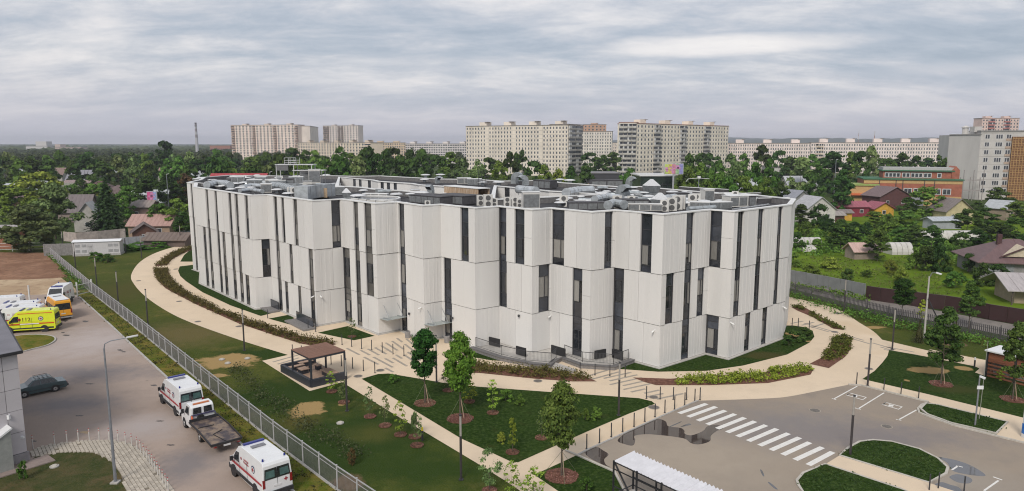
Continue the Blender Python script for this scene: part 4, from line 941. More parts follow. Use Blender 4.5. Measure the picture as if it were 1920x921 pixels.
strips((1496, 602), (1680, 655), (1490, 606), (1674, 660), 2); strips((1475, 606), (1498, 602), (1530, 618), (1560, 608), 3); strips((1640, 655), (1745, 672), (1650, 645), (1745, 664), 2)
# zebra crossing: thirteen bars
cw0 = [(516, 478), (567, 498), (622, 520), (677, 542), (733, 566), (791, 587), (850, 611), (912, 637), (977, 663), (1042, 689), (1110, 716), (1180, 745), (1256, 775)]
cw1 = [(688, 418), (742, 435), (796, 457), (852, 477), (907, 498), (966, 519), (1029, 541), (1092, 562), (1158, 588), (1222, 612), (1280, 640), (1352, 668), (1412, 695)]
for (ax, ay), (bx_, by_) in zip(cw0, cw1):
    a_, c_ = Vector(G(1100 + ax / 3.06 + 5, 620 + ay / 3.06 - .36)), Vector(G(1100 + bx_ / 3.06, 620 + by_ / 3.06 + 1.2))
    b = MB(); b.ribbon([tuple(a_), tuple(c_)], .42, .03, .035); b.build('crossing_bar', LINE, kind='structure')
def line_mark(pts, w=.12):
    b = MB(); b.ribbon([G(*p) for p in pts], w, .03, .036); b.build('parking_line', LINE, kind='structure')
line_mark([(1607, 725), (1563, 749)]); line_mark([(1657.5, 737.36), (1608, 768)]); line_mark([(1718.5, 769.36), (1684, 788.36)])
line_mark([(1560, 748), (1568, 750.36)]); line_mark([(1600, 765), (1614, 768.36)]); line_mark([(1680, 787), (1690, 789)])
for (cx, cy) in ((1605.5, 744.2), (1672.8, 762)):
    q = [(cx - 18, cy - 2.6), (cx - 11.5, cy - 6.4), (cx + 18.5, cy + 1.6), (cx + 12, cy + 6.2)]
    line_mark(q + [q[0], q[1]], .13); line_mark([(cx - 1.5, cy - 2.2), (cx - 3, cy + .6)], .36)
line_mark([(1872, 902), (1845, 921)]); line_mark([(1862, 895), (1879, 901)]); line_mark([(1785, 882), (1797, 874)]); line_mark([(1793, 874), (1805, 877)])
# puddles
def puddle(px, m_, z=.034):
    b = MB(); b.sheet(smooth(GL(px), 5), z); b.build('puddle', m_, kind='structure')
puddle([(1158, 826), (1180, 808), (1205, 796), (1232, 786.36), (1248, 791), (1253, 800), (1275, 803), (1283, 808), (1284, 814), (1297, 817), (1318, 809), (1327, 800), (1345, 797.36), (1356, 804), (1344, 809), (1333, 818), (1331, 828), (1312, 834), (1296, 832), (1285, 824), (1266, 820), (1240, 817), (1212, 815), (1190, 818), (1191, 826), (1187, 836), (1172, 834)], PUD)
puddle([(1096, 846), (1118, 839), (1130, 845), (1141, 853), (1133, 862), (1136, 872), (1145, 877), (1130, 872), (1105, 859)], PUD)
puddle([(1758, 858), (1775, 860), (1800, 866), (1825, 876), (1848, 892), (1830, 893), (1800, 888), (1784, 882), (1776, 869)], PUDG)
puddle([(1780, 895), (1795, 890), (1815, 895), (1823, 901), (1818, 907), (1803, 907), (1790, 903)], PUDG)
puddle([(1752, 912), (1765, 905), (1782, 910), (1798, 915), (1802, 926), (1770, 926)], PUDG)
for q in ([(1256, 800), (1276, 791.36), (1276, 793), (1260, 800.36)], [(1276, 801), (1290, 795), (1296, 797), (1280, 801)], [(1425, 882), (1429, 883), (1433, 893), (1430, 893)], [(1440, 906), (1444, 906), (1458, 918), (1452, 917)]): puddle(q, PUDG)
# oil and tar stains on the left yard
TAR = mat('tar_stain', (.07, .06, .055), .6, .2)
for k, (cx, cy, w, h) in enumerate([(122, 602, 11, 3), (125, 629, 14, 2.36), (118, 624, 8, 2), (160, 603, 12, 3), (225, 657, 10, 3), (64, 828, 10, 3), (148, 780, 14, 2), (288, 723, 14, 2.4), (232, 660, 10, 2), (152, 810, 0, 0), (320, 835, 16, 2.36), (300, 790, 14, 2), (168, 720, 18, 2)]):
    if w: area('tar_stain', blob(cx, cy, w, h, 40 + k, 18, .3), .020, TAR, 2)
area('sand_patch', blob(158, 811, 16, 5, 71), .020, DIRT, 2)
# manhole covers
MAN = mat('cast_iron_cover', (.14, .125, .11), .7, .25, scale=9)
mans = sorted([(259.5, 527, .33), (371, 603.5, .33), (336, 565.5, .33), (448, 612.5, .33), (671.5, 706, .36), (713, 695, .36), (1008.5, 715, .36), (1225.5, 745.5, .36), (1226, 764.5, .42), (1565, 623, .36), (1571, 588, .4), (1629, 692, .33), (1662.5, 800.5, .36), (1528, 770.5, .4), (330, 505, .4), (325, 528, .4)])
for k, (px, py, r_) in enumerate(mans):
    x, y = G(px, py); root = empty('manhole_cover', (x, y, .03), 0, f'{ordn(k)} round iron manhole cover from the left on the pavements', 'manhole cover', 'manhole covers in the pavement and asphalt')
    b = MB(); b.lathe((0, 0, 0), [(r_ + .08, 0), (r_ + .08, .012), (r_, .014)], 18); b.build('ring', STRIP, root)
    b = MB(); b.lathe((0, 0, .0), [(r_, .0), (r_, .02), (r_ * .9, .024)], 18); b.build('lid', MAN, root)
# concrete rings in the dry patches and lawns
for k, (px, py) in enumerate(((416, 675), (427, 682), (464, 673), (102, 876), (638, 794.36))):
    x, y = G(px, py); root = empty('concrete_well_cover', (x, y, .05), 0, ['pale concrete well cover on the left of the dry patch by the fence', 'pale concrete well cover at the bottom of the dry patch', 'small concrete cover at the right end of the dry patch', 'oval white well cover in the small lawn beside the panelled building', 'small pale cover in the lawn below the straw patch'][k], 'well cover')
    b = MB(); b.lathe((0, 0, -.03), [(.3, 0), (.3, .08), (.26, .1)], 16); b.build('slab', CONC, root); b = MB(); b.lathe((0, 0, .07), [(.2, 0), (.2, .03), (.17, .05)], 16); b.build('lid', KERBL, root)
# cobbled path by the panelled building: rows of setts
cob = [(58, 851), (64, 843), (100, 834), (150, 828), (205, 826.36), (240, 832), (265, 845), (290, 868), (310, 895), (330, 930), (345, 960), (255, 960), (236, 921), (226, 890), (210, 868), (196, 858), (175, 850), (150, 848), (110, 850), (66, 858)]
cobw = smooth(GL(cob), 3)
area('cobble_bed', cob, .024, mat('sett_joint_soil', (.20, .175, .135), .95, .2), 3)
def inside(p, poly):
    x, y = p; c = False; j = len(poly) - 1
    for i in range(len(poly)):
        xi, yi = poly[i]; xj, yj = poly[j]
        if (yi > y) != (yj > y) and x < (xj - xi) * (y - yi) / (yj - yi) + xi: c = not c
        j = i
    return c
SETT = mat('pale_sett', (.43, .385, .32), .9, .12, scale=1.5, objrand=.16)
sb = MB(); sb.box((0, 0, .03), (.365, .215, .06), taper=.95); sett_me = sb.mesh('sett', SETT)
xs = [p[0] for p in cobw]; ys = [p[1] for p in cobw]; ang = math.atan2(.764, -.645)
cells = []; cu, sv = math.cos(ang), math.sin(ang); cr = random.Random(8)
for i in range(-60, 90):
    for j in range(-90, 90):
        u_ = i * .38 + (.19 if j % 2 else 0); v_ = j * .24; x = -30 + u_ * cu - v_ * sv; y = 45 + u_ * sv + v_ * cu
        if inside((x, y), cobw) and cr.random() > .02: cells.append((x, y))
cells.sort(key=lambda p: p[0] ** 2 + p[1] ** 2)
path_root = empty('cobble_path', (-30, 45, 0), 0, 'curved path of pale stone setts beside the panelled building', 'path'); path_root['kind'] = 'structure'
del path_root['category']
for (x, y) in cells[:298]:
    o = link('sett', sett_me, path_root, (x + 30, y - 45, .024 + cr.uniform(-.008, .01)), ang + cr.uniform(-.03, .03))
b = MB(off=(-30, 45, 0))
for (x, y) in cells[298:]: b.box((x, y, .054 + cr.uniform(-.008, .01)), (.365, .215, .06), ang, taper=.95)
b.build('setts', SETT, path_root, kind='stuff')
area('lawn', [(-300, 885), (0, 882), (60, 862), (66, 858), (110, 850), (150, 848), (175, 850), (196, 858), (210, 868), (226, 890), (236, 921), (255, 960), (255, 1100), (-300, 1100)], .032, ground_mat('patchy_lawn', [(.06, .068, .026), (.25, 7, .4, .6, (.115, .085, .045)), (.8, 8, .42, .62, (.04, .055, .018)), (5, 6, .45, .7, (.075, .075, .03))], bump=1, bscale=7))
# little grass island beside the yellow ambulance
P = smooth(GL([(-60, 660), (20, 634), (60, 629), (95, 631), (104, 638), (90, 648), (60, 656), (30, 663), (-60, 676)]), 4)
b = MB(); b.sheet(P, .11); structure('lawn', b, VERG); b = MB(); b.ribbon(P, .16, 0, .13, closed=True); structure('kerb', b, CONC)
# ================================================================== VEHICLES (local axes: x forward, y left, z up)
VW = mat('vehicle_white', (.72, .73, .74), .28, .03, scale=1.2, coat=.4)
VG = mat('vehicle_glass', (.02, .024, .028), .05, .2, spec=.8)
VGT = mat('vehicle_glass_teal', (.07, .13, .125), .08, .2, scale=3)
VBLK = mat('black_trim', (.022, .022, .025), .6, .2)
VRED = mat('red_stripe', (.32, .02, .03), .4, .06)
VORD = mat('lamp_red', (.22, .012, .012), .3, .1)
VBLUE = mat('beacon_blue', (.02, .03, .20), .2, .1)
RIM = mat('wheel_rim', (.40, .40, .40), .4, .1, metal=.5)
GREYD = mat('roof_hatch_grey', (.17, .17, .19), .4, .2)
def text(name, s, size, m_, parent, loc, rot, ext=.004, align='CENTER'):
    cu = bpy.data.curves.new(name, 'FONT'); cu.body = s; cu.size = size; cu.extrude = ext; cu.align_x = align; cu.align_y = 'CENTER'; cu.resolution_u = 2
    cu.materials.append(m_); tmp = bpy.data.objects.new('t', cu); me = bpy.data.meshes.new_from_object(tmp); bpy.data.objects.remove(tmp); o = bpy.data.objects.new(name, me); COL.objects.link(o); o.parent = parent; o.location = loc; o.rotation_euler = rot
    return o
def loft(outline, wfun, m=0):
    """a closed body from a side outline (x,z); half width wfun(x,z)"""
    b = MB(); n = len(outline); vs = [(x, wfun(x, z), z) for x, z in outline] + [(x, -wfun(x, z), z) for x, z in outline]
    tris = tessellate_polygon([[Vector((x, z, 0)) for x, z in outline]]); fs = []
    for t in tris: fs.append(tuple(t)); fs.append(tuple(i + n for i in t[::-1]))
    fs += [(i, (i + 1) % n, n + (i + 1) % n, n + i) for i in range(n)]
    b.add(vs, fs, m); return b
def fix(o, bev=.05, seg=2):
    bm = bmesh.new(); bm.from_mesh(o.data); bmesh.ops.recalc_face_normals(bm, faces=bm.faces); bm.to_mesh(o.data); bm.free()
    if bev:
        md = o.modifiers.new('soft_edges', 'BEVEL'); md.width = bev; md.segments = seg; md.limit_method = 'ANGLE'; md.angle_limit = math.radians(35); md.harden_normals = False
    return o
def wheel(root, x, y, r=.34, w=.22):
    s = 1 if y > 0 else -1
    b = MB(); b.tube((x, y - s * w / 2, r), (x, y + s * w / 2, r), r, r * .97, 18); t = b.build('wheel', RUBBER, root)
    b = MB(); b.tube((x, y + s * (w / 2 - .02), r), (x, y + s * (w / 2 + .015), r), r * .62, r * .55, 14); b.build('rim', RIM, t)
    b = MB(); b.tube((x, y + s * (w / 2 + .01), r), (x, y + s * (w / 2 + .03), r), r * .16, r * .14, 8); b.build('hub', VBLK, t)
def quad_on(root, name, pts, m_, th=.012):
    P = [Vector(p) for p in pts]; nr = (P[1] - P[0]).cross(P[2] - P[0]).normalized(); b = MB()
    n = len(P); b.add([p + nr * th for p in P] + [p - nr * .03 for p in P], [tuple(range(n))] + [(i, n + i, n + (i + 1) % n, (i + 1) % n) for i in range(n)]); o = b.build(name, m_, root); return o
def van(loc, rz, lab, body=VW, L=5.8, H=2.5, amb=True, stripe=VRED, rear_teal=True, emblem=True, number=None, roof_light=True, group=None, name='ambulance_van', cat='van', wb=3.7, sidewin=False, roofc=None):
    r = empty(name, (loc[0], loc[1], .02), rz, lab, cat, group)
    h = L / 2; W = 1.0
    ol = [(-h, .42), (-h, 1.2), (-h + .06, H - .22), (-h + .16, H - .03), (-h + .5, H), (h - 2.2, H), (h - 1.75, H - .12), (h - .95, 1.55), (h - .25, 1.22), (h - .04, 1.0), (h, .45), (h - .1, .3), (-h + .1, .3)]
    def wf(x, z):
        k = 1.0 if z < 1.1 else 1 - .13 * ((z - 1.1) / (H - 1.1)) ** 1.3
        if x > h - .6: k *= 1 - .10 * (x - h + .6) / .6
        return W * k
    o = loft(ol, wf).build('body', body, r); fix(o, .09, 3)
    wside = lambda z: wf(0, z) + .012
    # doors, glass and trim
    for s in (1, -1):
        sd_ = 'side_window'
        p = [(h - 1.95, s * wside(1.35), 1.35), (h - .98, s * (wf(h - 1, 1.35) + .012), 1.35), (h - 1.45, s * wside(1.98), 1.98), (h - 1.95, s * wside(2.02), 2.02)]
        quad_on(r, sd_, p if s < 0 else p[::-1], VG, .01)
        if sidewin:
            for k in range(3):
                xa = h - 3.3 - k * 1.25; p = [(xa, s * wside(1.3), 1.3), (xa + 1.1, s * wside(1.3), 1.3), (xa + 1.1, s * wside(1.95), 1.95), (xa, s * wside(1.95), 1.95)]
                quad_on(r, sd_, p if s < 0 else p[::-1], VG, .01)
        if stripe:
            zs = 1.12; p = [(-h + .12, s * (W + .004), zs - .1), (h - .7, s * (W + .004), zs - .1), (h - .7, s * (W + .004), zs + .03), (-h + .12, s * (W + .004), zs + .03)]
            quad_on(r, 'stripe', p if s < 0 else p[::-1], stripe, .006)
        b = MB(); b.box((0, s * (W - .02), .52), (L - .4, .06, .2)); b.build('sill_trim', VBLK, r)
        b = MB(); b.box((h - 1.15, s * (W + .17), 1.42), (.12, .2, .3)); b.build('wing_mirror', VBLK, r)
        for x in (wb / 2 + .15, -wb / 2 + .15): wheel(r, x - .0, s * (W - .12), .35)
        for x in (wb / 2 + .15, -wb / 2 + .15):
            b = MB(); b.tube((x, s * (W - .05), .38), (x, s * (W + .006), .38), .45, .45, 18); b.build('wheel_arch', VBLK, r)
        b = MB(); b.box((-h + .02, s * (W - .1), 1.15), (.08, .16, .55)); b.build('tail_lamp', VORD, r)
        b = MB(); b.box((h - .14, s * (W - .28), .88), (.14, .32, .2)); b.build('headlight', mat('headlight_glass', (.5, .52, .55), .1), r)
        b = MB(); b.box((h - 2.08, s * (W + .004), 1.1), (.02, .01, 1.5)); b.box((-.45, s * (W + .004), 1.1), (.02, .01, 1.4)) ; b.build('door_gap', VBLK, r)
    quad_on(r, 'windscreen', [(h - .93, -.82, 1.58), (h - .93, .82, 1.58), (h - 1.70, .74, H - .16), (h - 1.70, -.74, H - .16)], VG, .016)
    gm = VGT if rear_teal else VG
    for s in (1, -1):
        p = [(-h - .0, s * .012, 1.38), (-h - .0, s * .86, 1.38), (-h + .05, s * .80, 2.08), (-h + .05, s * .012, 2.08)]
        quad_on(r, 'rear_window_surround', p if s < 0 else p[::-1], VG, .010)
        p = [(-h - .0, s * .17, 1.48), (-h - .0, s * .78, 1.48), (-h + .045, s * .73, 1.93), (-h + .045, s * .17, 1.93)]
        quad_on(r, 'rear_pane', p if s < 0 else p[::-1], gm, .016)
    b = MB(); b.box((-h - .03, 0, .45), (.2, 1.98, .26)); b.build('rear_bumper', VBLK, r)
    b = MB(); b.box((h - .02, 0, .48), (.18, 1.85, .34)); b.build('front_bumper', VBLK, r)
    b = MB(); b.box((-h - .012, 0, .88), (.02, .5, .12)); b.build('number_plate', mat('plate_white', (.6, .6, .6), .5), r)
    b = MB(); b.box((-h + .0, 0, 1.5), (.02, .016, 1.3)); b.build('door_seam', VBLK, r)
    b = MB(); b.box((-h + 2.9, 0, H + .04), (.36, .9, .09)); b.build('roof_hatch', GREYD, r)
    b = MB(); b.box((h - 1.9, 0, H + .02), (.02, 1.5, .02)); [b.box((x, 0, H + .004), (.04, 1.55, .02)) for x in (-h + .9, -h + 1.6, -h + 2.3)]; b.build('roof_rib', roofc or body, r)
    if roof_light:
        b = MB(); b.box((h - 2.15, 0, H + .06), (.2, 1.4, .11)); b.build('light_bar', VBLUE, r)
        for s in (1, -1):
            b = MB(); b.lathe((-h + .45, s * .72, H), [(.07, 0), (.06, .14), (.02, .16)], 8); b.build('beacon', VBLUE, r)
    if amb:
        for s in (1, -1):
            x0 = -h + 1.5
            b = MB(); b.tube((x0, s * (wf(0, 1.65) + .002), 1.65), (x0, s * (wf(0, 1.65) + .016), 1.65), .27, .27, 20); b.build('emblem_ring', mat('emblem_dark', (.05, .06, .12), .5), r)
            b = MB(); b.tube((x0, s * (wf(0, 1.65) + .01), 1.65), (x0, s * (wf(0, 1.65) + .022), 1.65), .20, .20, 20); b.build('emblem_disc', VW, r)
            b = MB()
            for k in range(3):
                t = k * math.pi / 3; b.beam((x0 - math.cos(t) * .14, s * (wf(0, 1.65) + .026), 1.65 - math.sin(t) * .14), (x0 + math.cos(t) * .14, s * (wf(0, 1.65) + .026), 1.65 + math.sin(t) * .14), .012, .06)
            b.build('emblem_star', VRED, r)
            if number:
                text('lettering', number, .66, mat('lettering_red', (.10, .015, .01), .5), r, (x0 + 1.55, s * (wf(0, 1.6) + .016), 1.6), (math.pi / 2, 0, math.pi if s > 0 else 0))
                b = MB(); b.tube((x0 + 2.25 * (1 if s > 0 else 1), s * (wf(0, 1.6) + .004), 1.62), (x0 + 2.25, s * (wf(0, 1.6) + .018), 1.62), .17, .17, 14); b.build('emblem_disc', VRED, r)
            else:
                text('lettering', 'СКОРАЯ\nПОМОЩЬ', .19, VRED, r, (x0 + 1.15, s * (wf(0, 1.75) + .016), 1.72), (math.pi / 2, 0, math.pi if s > 0 else 0))
                text('lettering', '03', .26, VRED, r, (x0 + 1.95, s * (wf(0, 1.75) + .016), 1.74), (math.pi / 2, 0, math.pi if s > 0 else 0))
        b = MB(); b.box((-h - .014, -.55, 1.14), (.014, .24, .07)); b.box((-h - .014, -.55, 1.14), (.016, .07, .24)); b.build('red_cross', VRED, r)
    return r
YEL = mat('fluorescent_yellow', (.66, .74, .03), .3, .03, coat=.4); ORA = mat('bus_orange', (.80, .36, .02), .3, .04, coat=.3)
def hd(p_rear, p_front): a_, c_ = Vector(G(*p_rear)), Vector(G(*p_front)); return math.atan2((c_ - a_).y, (c_ - a_).x)
# ambulance nearest the clinic fence behind the tow truck
ROAD = math.atan2(.74, -.67)
def place_left_side(pf, pr, rz, off): # centre from left wheel contact points
    a_, c_ = Vector(G(*pf)), Vector(G(*pr)); m_ = (a_ + c_) / 2; return m_ + Vector((math.sin(rz), -math.cos(rz))) * off
c1 = place_left_side((302.6, 754.6), (328.8, 778.6), ROAD, .95); van(c1 + Vector((math.cos(ROAD), math.sin(ROAD))) * -.35, ROAD, 'white ambulance van with teal rear windows parked in front of the tow truck', group=None)
c2 = place_left_side((438, 892), (473, 922), ROAD, .95); van(c2 + Vector((math.cos(ROAD), math.sin(ROAD))) * -.55, ROAD, 'nearest white ambulance van at the bottom edge behind the tow truck')
# parked row facing left behind the panelled building
y_h = math.atan2(-.62, -.78) ; y_h = math.radians(196)
yr = Vector(G(92, 622)); yc = yr + Vector((math.cos(y_h), math.sin(y_h))) * 2.15 + Vector((math.sin(y_h), -math.cos(y_h))) * 1.0
y = van(yc, y_h, 'bright yellow 112 ambulance van with orange stripes beside the grass island', body=YEL, stripe=mat('orange_stripe', (.60, .08, .02), .4), number='112', rear_teal=False, H=2.62)
for s in (1, -1):
    quad_on(y, 'upper_stripe', [(-2.6, s * .915, 2.28), (1.0, s * .915, 2.28), (1.0, s * .905, 2.36), (-2.6, s * .905, 2.36)][::(1 if s < 0 else -1)], mat('orange_stripe', (.60, .08, .02), .4), .012)
    quad_on(y, 'checker_band', [(-1.2, s * 1.03, 1.03), (.8, s * 1.03, 1.03), (.8, s * 1.03, 1.14), (-1.2, s * 1.03, 1.14)][::(1 if s < 0 else -1)], VW, .012)
    b = MB(); b.box((-.1, s * 1.035, .42), (3.2, .02, .1)); b.build('sill_strip', YEL, y)
rowdir = Vector((-math.sin(y_h), math.cos(y_h))) * -1
for k, (d, sh, lab, al) in enumerate([(2.6, 2.3, 'white ambulance van right behind the yellow one', True), (5.0, 3.4, 'second white ambulance van behind the yellow one', True), (9.0, 6.6, 'white van farthest back in the parked row at the left edge', False)]):
    c_ = yc + rowdir * d + Vector((math.cos(y_h), math.sin(y_h))) * sh
    van(c_, y_h, lab, rear_teal=True, H=2.62 + .05 * k, amb=al, stripe=VRED if al else None)
# orange minibus seen from behind
bl, br = Vector(G(103.5, 603.5)), Vector(G(137, 598.5)); ax = (br - bl).normalized(); bh = math.atan2(ax.x, -ax.y) ; bh = math.atan2(ax.y, ax.x) + math.pi / 2
bc = (bl + br) / 2 + Vector((math.cos(bh), math.sin(bh))) * 3.0
bus = van(bc, bh, 'orange minibus with white roof and wide dark rear window seen from behind', body=ORA, L=6.0, H=2.65, amb=False, stripe=None, rear_teal=False, roof_light=False, name='orange_minibus', cat='minibus', sidewin=True)
quad_on(bus, 'rear_window', [(-3.0, -.85, 1.45), (-3.0, .85, 1.45), (-2.945, .80, 2.2), (-2.945, -.80, 2.2)][::-1], VG, .02)
b = MB(); b.box((-.6, 0, 2.66), (4.6, 1.5, .05)); b.build('white_roof', VW, bus)
b = MB(); b.box((-3.06, 0, .42), (.2, 2.0, .16)); b.build('pale_bumper', mat('bumper_grey', (.35, .35, .36), .5), bus)
# white van facing the camera behind the bus
wc = Vector(G(100, 578)); van(wc + Vector((-.3, 2.0)), math.radians(-74), 'white van facing the camera behind the orange minibus', amb=True, stripe=None, rear_teal=True, H=2.7)
# ---- green grey sedan
SED = mat('sedan_blue_grey', (.062, .10, .108), .22, .06, coat=.3)
fw, rw = Vector(G(49.4, 745.7)), Vector(G(105.3, 734)); sh_ = math.atan2((fw - rw).y, (fw - rw).x); sc_ = (fw + rw) / 2 + Vector((math.sin(sh_), -math.cos(sh_))) * .72
car = empty('parked_sedan', (sc_.x, sc_.y, .02), sh_, 'old blue grey boxy sedan with roof rack parked beside the panelled building', 'car')
ol = [(-2.05, .35), (-2.07, .62), (-2.0, .84), (-1.35, .90), (-.98, 1.34), (-.85, 1.41), (.35, 1.42), (.5, 1.37), (.98, .93), (1.95, .82), (2.05, .62), (2.05, .35), (1.9, .24), (-1.9, .24)]
ow = lambda x, z: .81 * (1.0 if z < .9 else 1 - .2 * (z - .9) / .5)
fix(loft(ol, ow).build('body', SED, car), .03, 2)
for s in (1, -1):
    for nm, p in (('front_window', [(.03, .95), (.84, .95), (.44, 1.33), (.03, 1.34)]), ('rear_window', [(-1.22, .95), (-.05, .95), (-.05, 1.34), (-.92, 1.32)])):
        q = [(x, s * (ow(x, z) + .008), z) for x, z in p]; quad_on(car, nm, q if s < 0 else q[::-1], VG, .008)
    for x in (1.27, -1.1): wheel(car, x, s * .72, .29, .18)
    for x in (1.27, -1.1):
        b = MB(); b.tube((x, s * .76, .31), (x, s * .815, .31), .35, .35, 16); b.build('wheel_arch', VBLK, car)
    b = MB(); b.box((-2.06, s * .6, .66), (.05, .3, .16)); b.build('tail_lamp', VORD, car)
    b = MB(); b.box((2.04, s * .58, .62), (.05, .28, .16)); b.build('headlight', mat('headlight_glass', (.5, .52, .55), .1), car)
    b = MB(); b.beam((-.8, s * .6, 1.48), (.35, s * .6, 1.48), .03, .03); b.build('rack_rail', VBLK, car)
    b = MB(); b.box((-.1, s * .815, .5), (3.4, .02, .05)); b.box((-.02, s * .815, .7), (.015, .012, .45)); b.build('side_trim', VBLK, car)
quad_on(car, 'windscreen', [(.97, -.62, .97), (.97, .62, .97), (.52, .56, 1.36), (.52, -.56, 1.36)], VG, .012)
quad_on(car, 'rear_screen', [(-1.33, .62, .94), (-1.33, -.62, .94), (-.99, -.56, 1.32), (-.99, .56, 1.32)], VG, .012)
for k in range(4):
    b = MB(); b.beam((-.7 + k * .33, -.62, 1.5), (-.7 + k * .33, .62, 1.5), .04, .03); b.build('rack_bar', mat('rack_grey', (.18, .19, .2), .5), car)
for x in (-2.1, 2.1):
    b = MB(); b.box((x, 0, .45), (.12, 1.6, .14)); b.build('bumper', VBLK, car)
# ---- tow truck with flat bed
tf = Vector(G(346.3, 801.7)); rl_, rr_ = Vector(G(391.5, 848.8)), Vector(G(448.8, 834))
th = ROAD - .02; d_ = Vector((math.cos(th), math.sin(th))); rt_ = Vector((math.sin(th), -math.cos(th)))
tc_ = tf + rt_ * .95 - d_ * 2.2; tow = empty('tow_truck', (tc_.x, tc_.y, .02), th, 'white cab tow truck with long rusty flat bed and orange light bar', 'truck')
ol = [(.55, .75), (.55, 2.0), (.7, 2.15), (1.7, 2.15), (2.25, 1.35), (2.85, 1.15), (2.95, .8), (2.9, .4), (.75, .4)]
cw = lambda x, z: .95 * (1 if z < 1.2 else 1 - .12 * (z - 1.2))
fix(loft(ol, cw).build('cab', VW, tow), .07, 2)
quad_on(tow, 'windscreen', [(2.22, -.75, 1.42), (2.22, .75, 1.42), (1.76, .7, 2.05), (1.76, -.7, 2.05)], VG, .012)
for s in (1, -1):
    quad_on(tow, 'rear_window', [(.54, s * .1, 1.5), (.54, s * .72, 1.5), (.54, s * .68, 1.98), (.54, s * .1, 1.98)][::(1 if s < 0 else -1)], VG, .016)
    quad_on(tow, 'side_window', [(1.0, s * .93, 1.35), (1.95, s * .93, 1.35), (1.62, s * .87, 1.95), (1.0, s * .87, 1.98)][::(1 if s < 0 else -1)], VG, .012)
    b = MB(); b.box((1.95, s * 1.1, 1.45), (.1, .2, .35)); b.build('wing_mirror', VBLK, tow)
    wheel(tow, 2.15, s * .86, .36, .24); wheel(tow, -1.55, s * .82, .36, .3)
    b = MB(); b.tube((2.15, s * .88, .4), (2.15, s * .955, .4), .46, .46, 16); b.build('wheel_arch', VBLK, tow)
BED = mat('rusty_bed_plate', (.075, .06, .065), .55, 0, scale=1.1, col2=(.27, .20, .145), detail=8, stops=(.42, .58), metal=.3)
b = MB(); b.beam((.35, 0, .62), (-3.4, 0, .62), .8, .22); b.build('chassis', VBLK, tow)
b = MB(); b.add([(.3, -1.12, 1.0), (.3, 1.12, 1.0), (-1.9, 1.12, 1.0), (-1.9, -1.12, 1.0), (-4.7, 1.12, .78), (-4.7, -1.12, .78), (.3, -1.12, .9), (.3, 1.12, .9), (-4.7, 1.12, .66), (-4.7, -1.12, .66)],
    [(0, 1, 2, 3), (3, 2, 4, 5), (6, 7, 1, 0), (0, 3, 5, 9, 6), (1, 7, 8, 4, 2), (5, 4, 8, 9), (6, 9, 8, 7)]); fix(b.build('flat_bed', BED, tow), 0)
PUR = mat('blue_violet_frame', (.06, .055, .12), .5, .3, scale=4)
b = MB()
for s in (1, -1): b.beam((.3, s * 1.12, 1.04), (-1.9, s * 1.12, 1.04), .07, .12); b.beam((-1.9, s * 1.12, 1.04), (-4.7, s * 1.12, .82), .07, .12)
b.beam((-4.7, -1.12, .8), (-4.7, 1.12, .8), .1, .14); b.beam((.28, -1.1, 1.1), (.28, 1.1, 1.1), .1, .24); b.build('bed_edge', VBLK, tow)
b = MB(); b.beam((.5, -.9, 1.42), (.5, .9, 1.42), .06, .1); b.beam((.5, -.9, 1.42), (.28, -1.0, 1.0), .06, .06); b.beam((.5, .9, 1.42), (.28, 1.0, 1.0), .06, .06); b.build('headboard_frame', PUR, tow)
b = MB(); b.tube((.36, .2, 1.12), (.44, .2, 1.12), .3, .3, 16); b.build('spare_wheel', RUBBER, tow)
b = MB(); b.box((.85, 0, 2.21), (.16, 1.2, .1)); b.build('light_bar', mat('light_bar_orange', (.55, .19, .08), .3), tow)
b = MB(); b.beam((-1.3, .95, 1.03), (-1.4, -.2, 1.03), .06, .05); b.beam((-3.0, .4, .93), (-4.5, 0, .82), .05, .05); b.beam((-3.0, .4, .93), (-2.6, -.4, .97), .05, .05); b.build('bed_rail', VBLK, tow)
b = MB(); b.box((-4.78, 0, .62), (.05, .5, .12)); b.build('number_plate', mat('plate_white', (.6, .6, .6), .5), tow)
b = MB(); b.box((-4.76, -.85, .62), (.05, .22, .07)); b.box((-4.76, .85, .62), (.05, .22, .07)); b.build('tail_lamp', VORD, tow)
b = MB(); b.lathe((.42, .85, 1.0), [(.16, 0), (.04, .42), (.03, .45)], 10); b.build('traffic_cone', mat('cone_orange', (.7, .15, .06), .5), tow)
# ================================================================== SITE FURNITURE
PANG = mat('grey_cladding', (.47, .445, .465), .55, .05, scale=.6, objrand=.04)
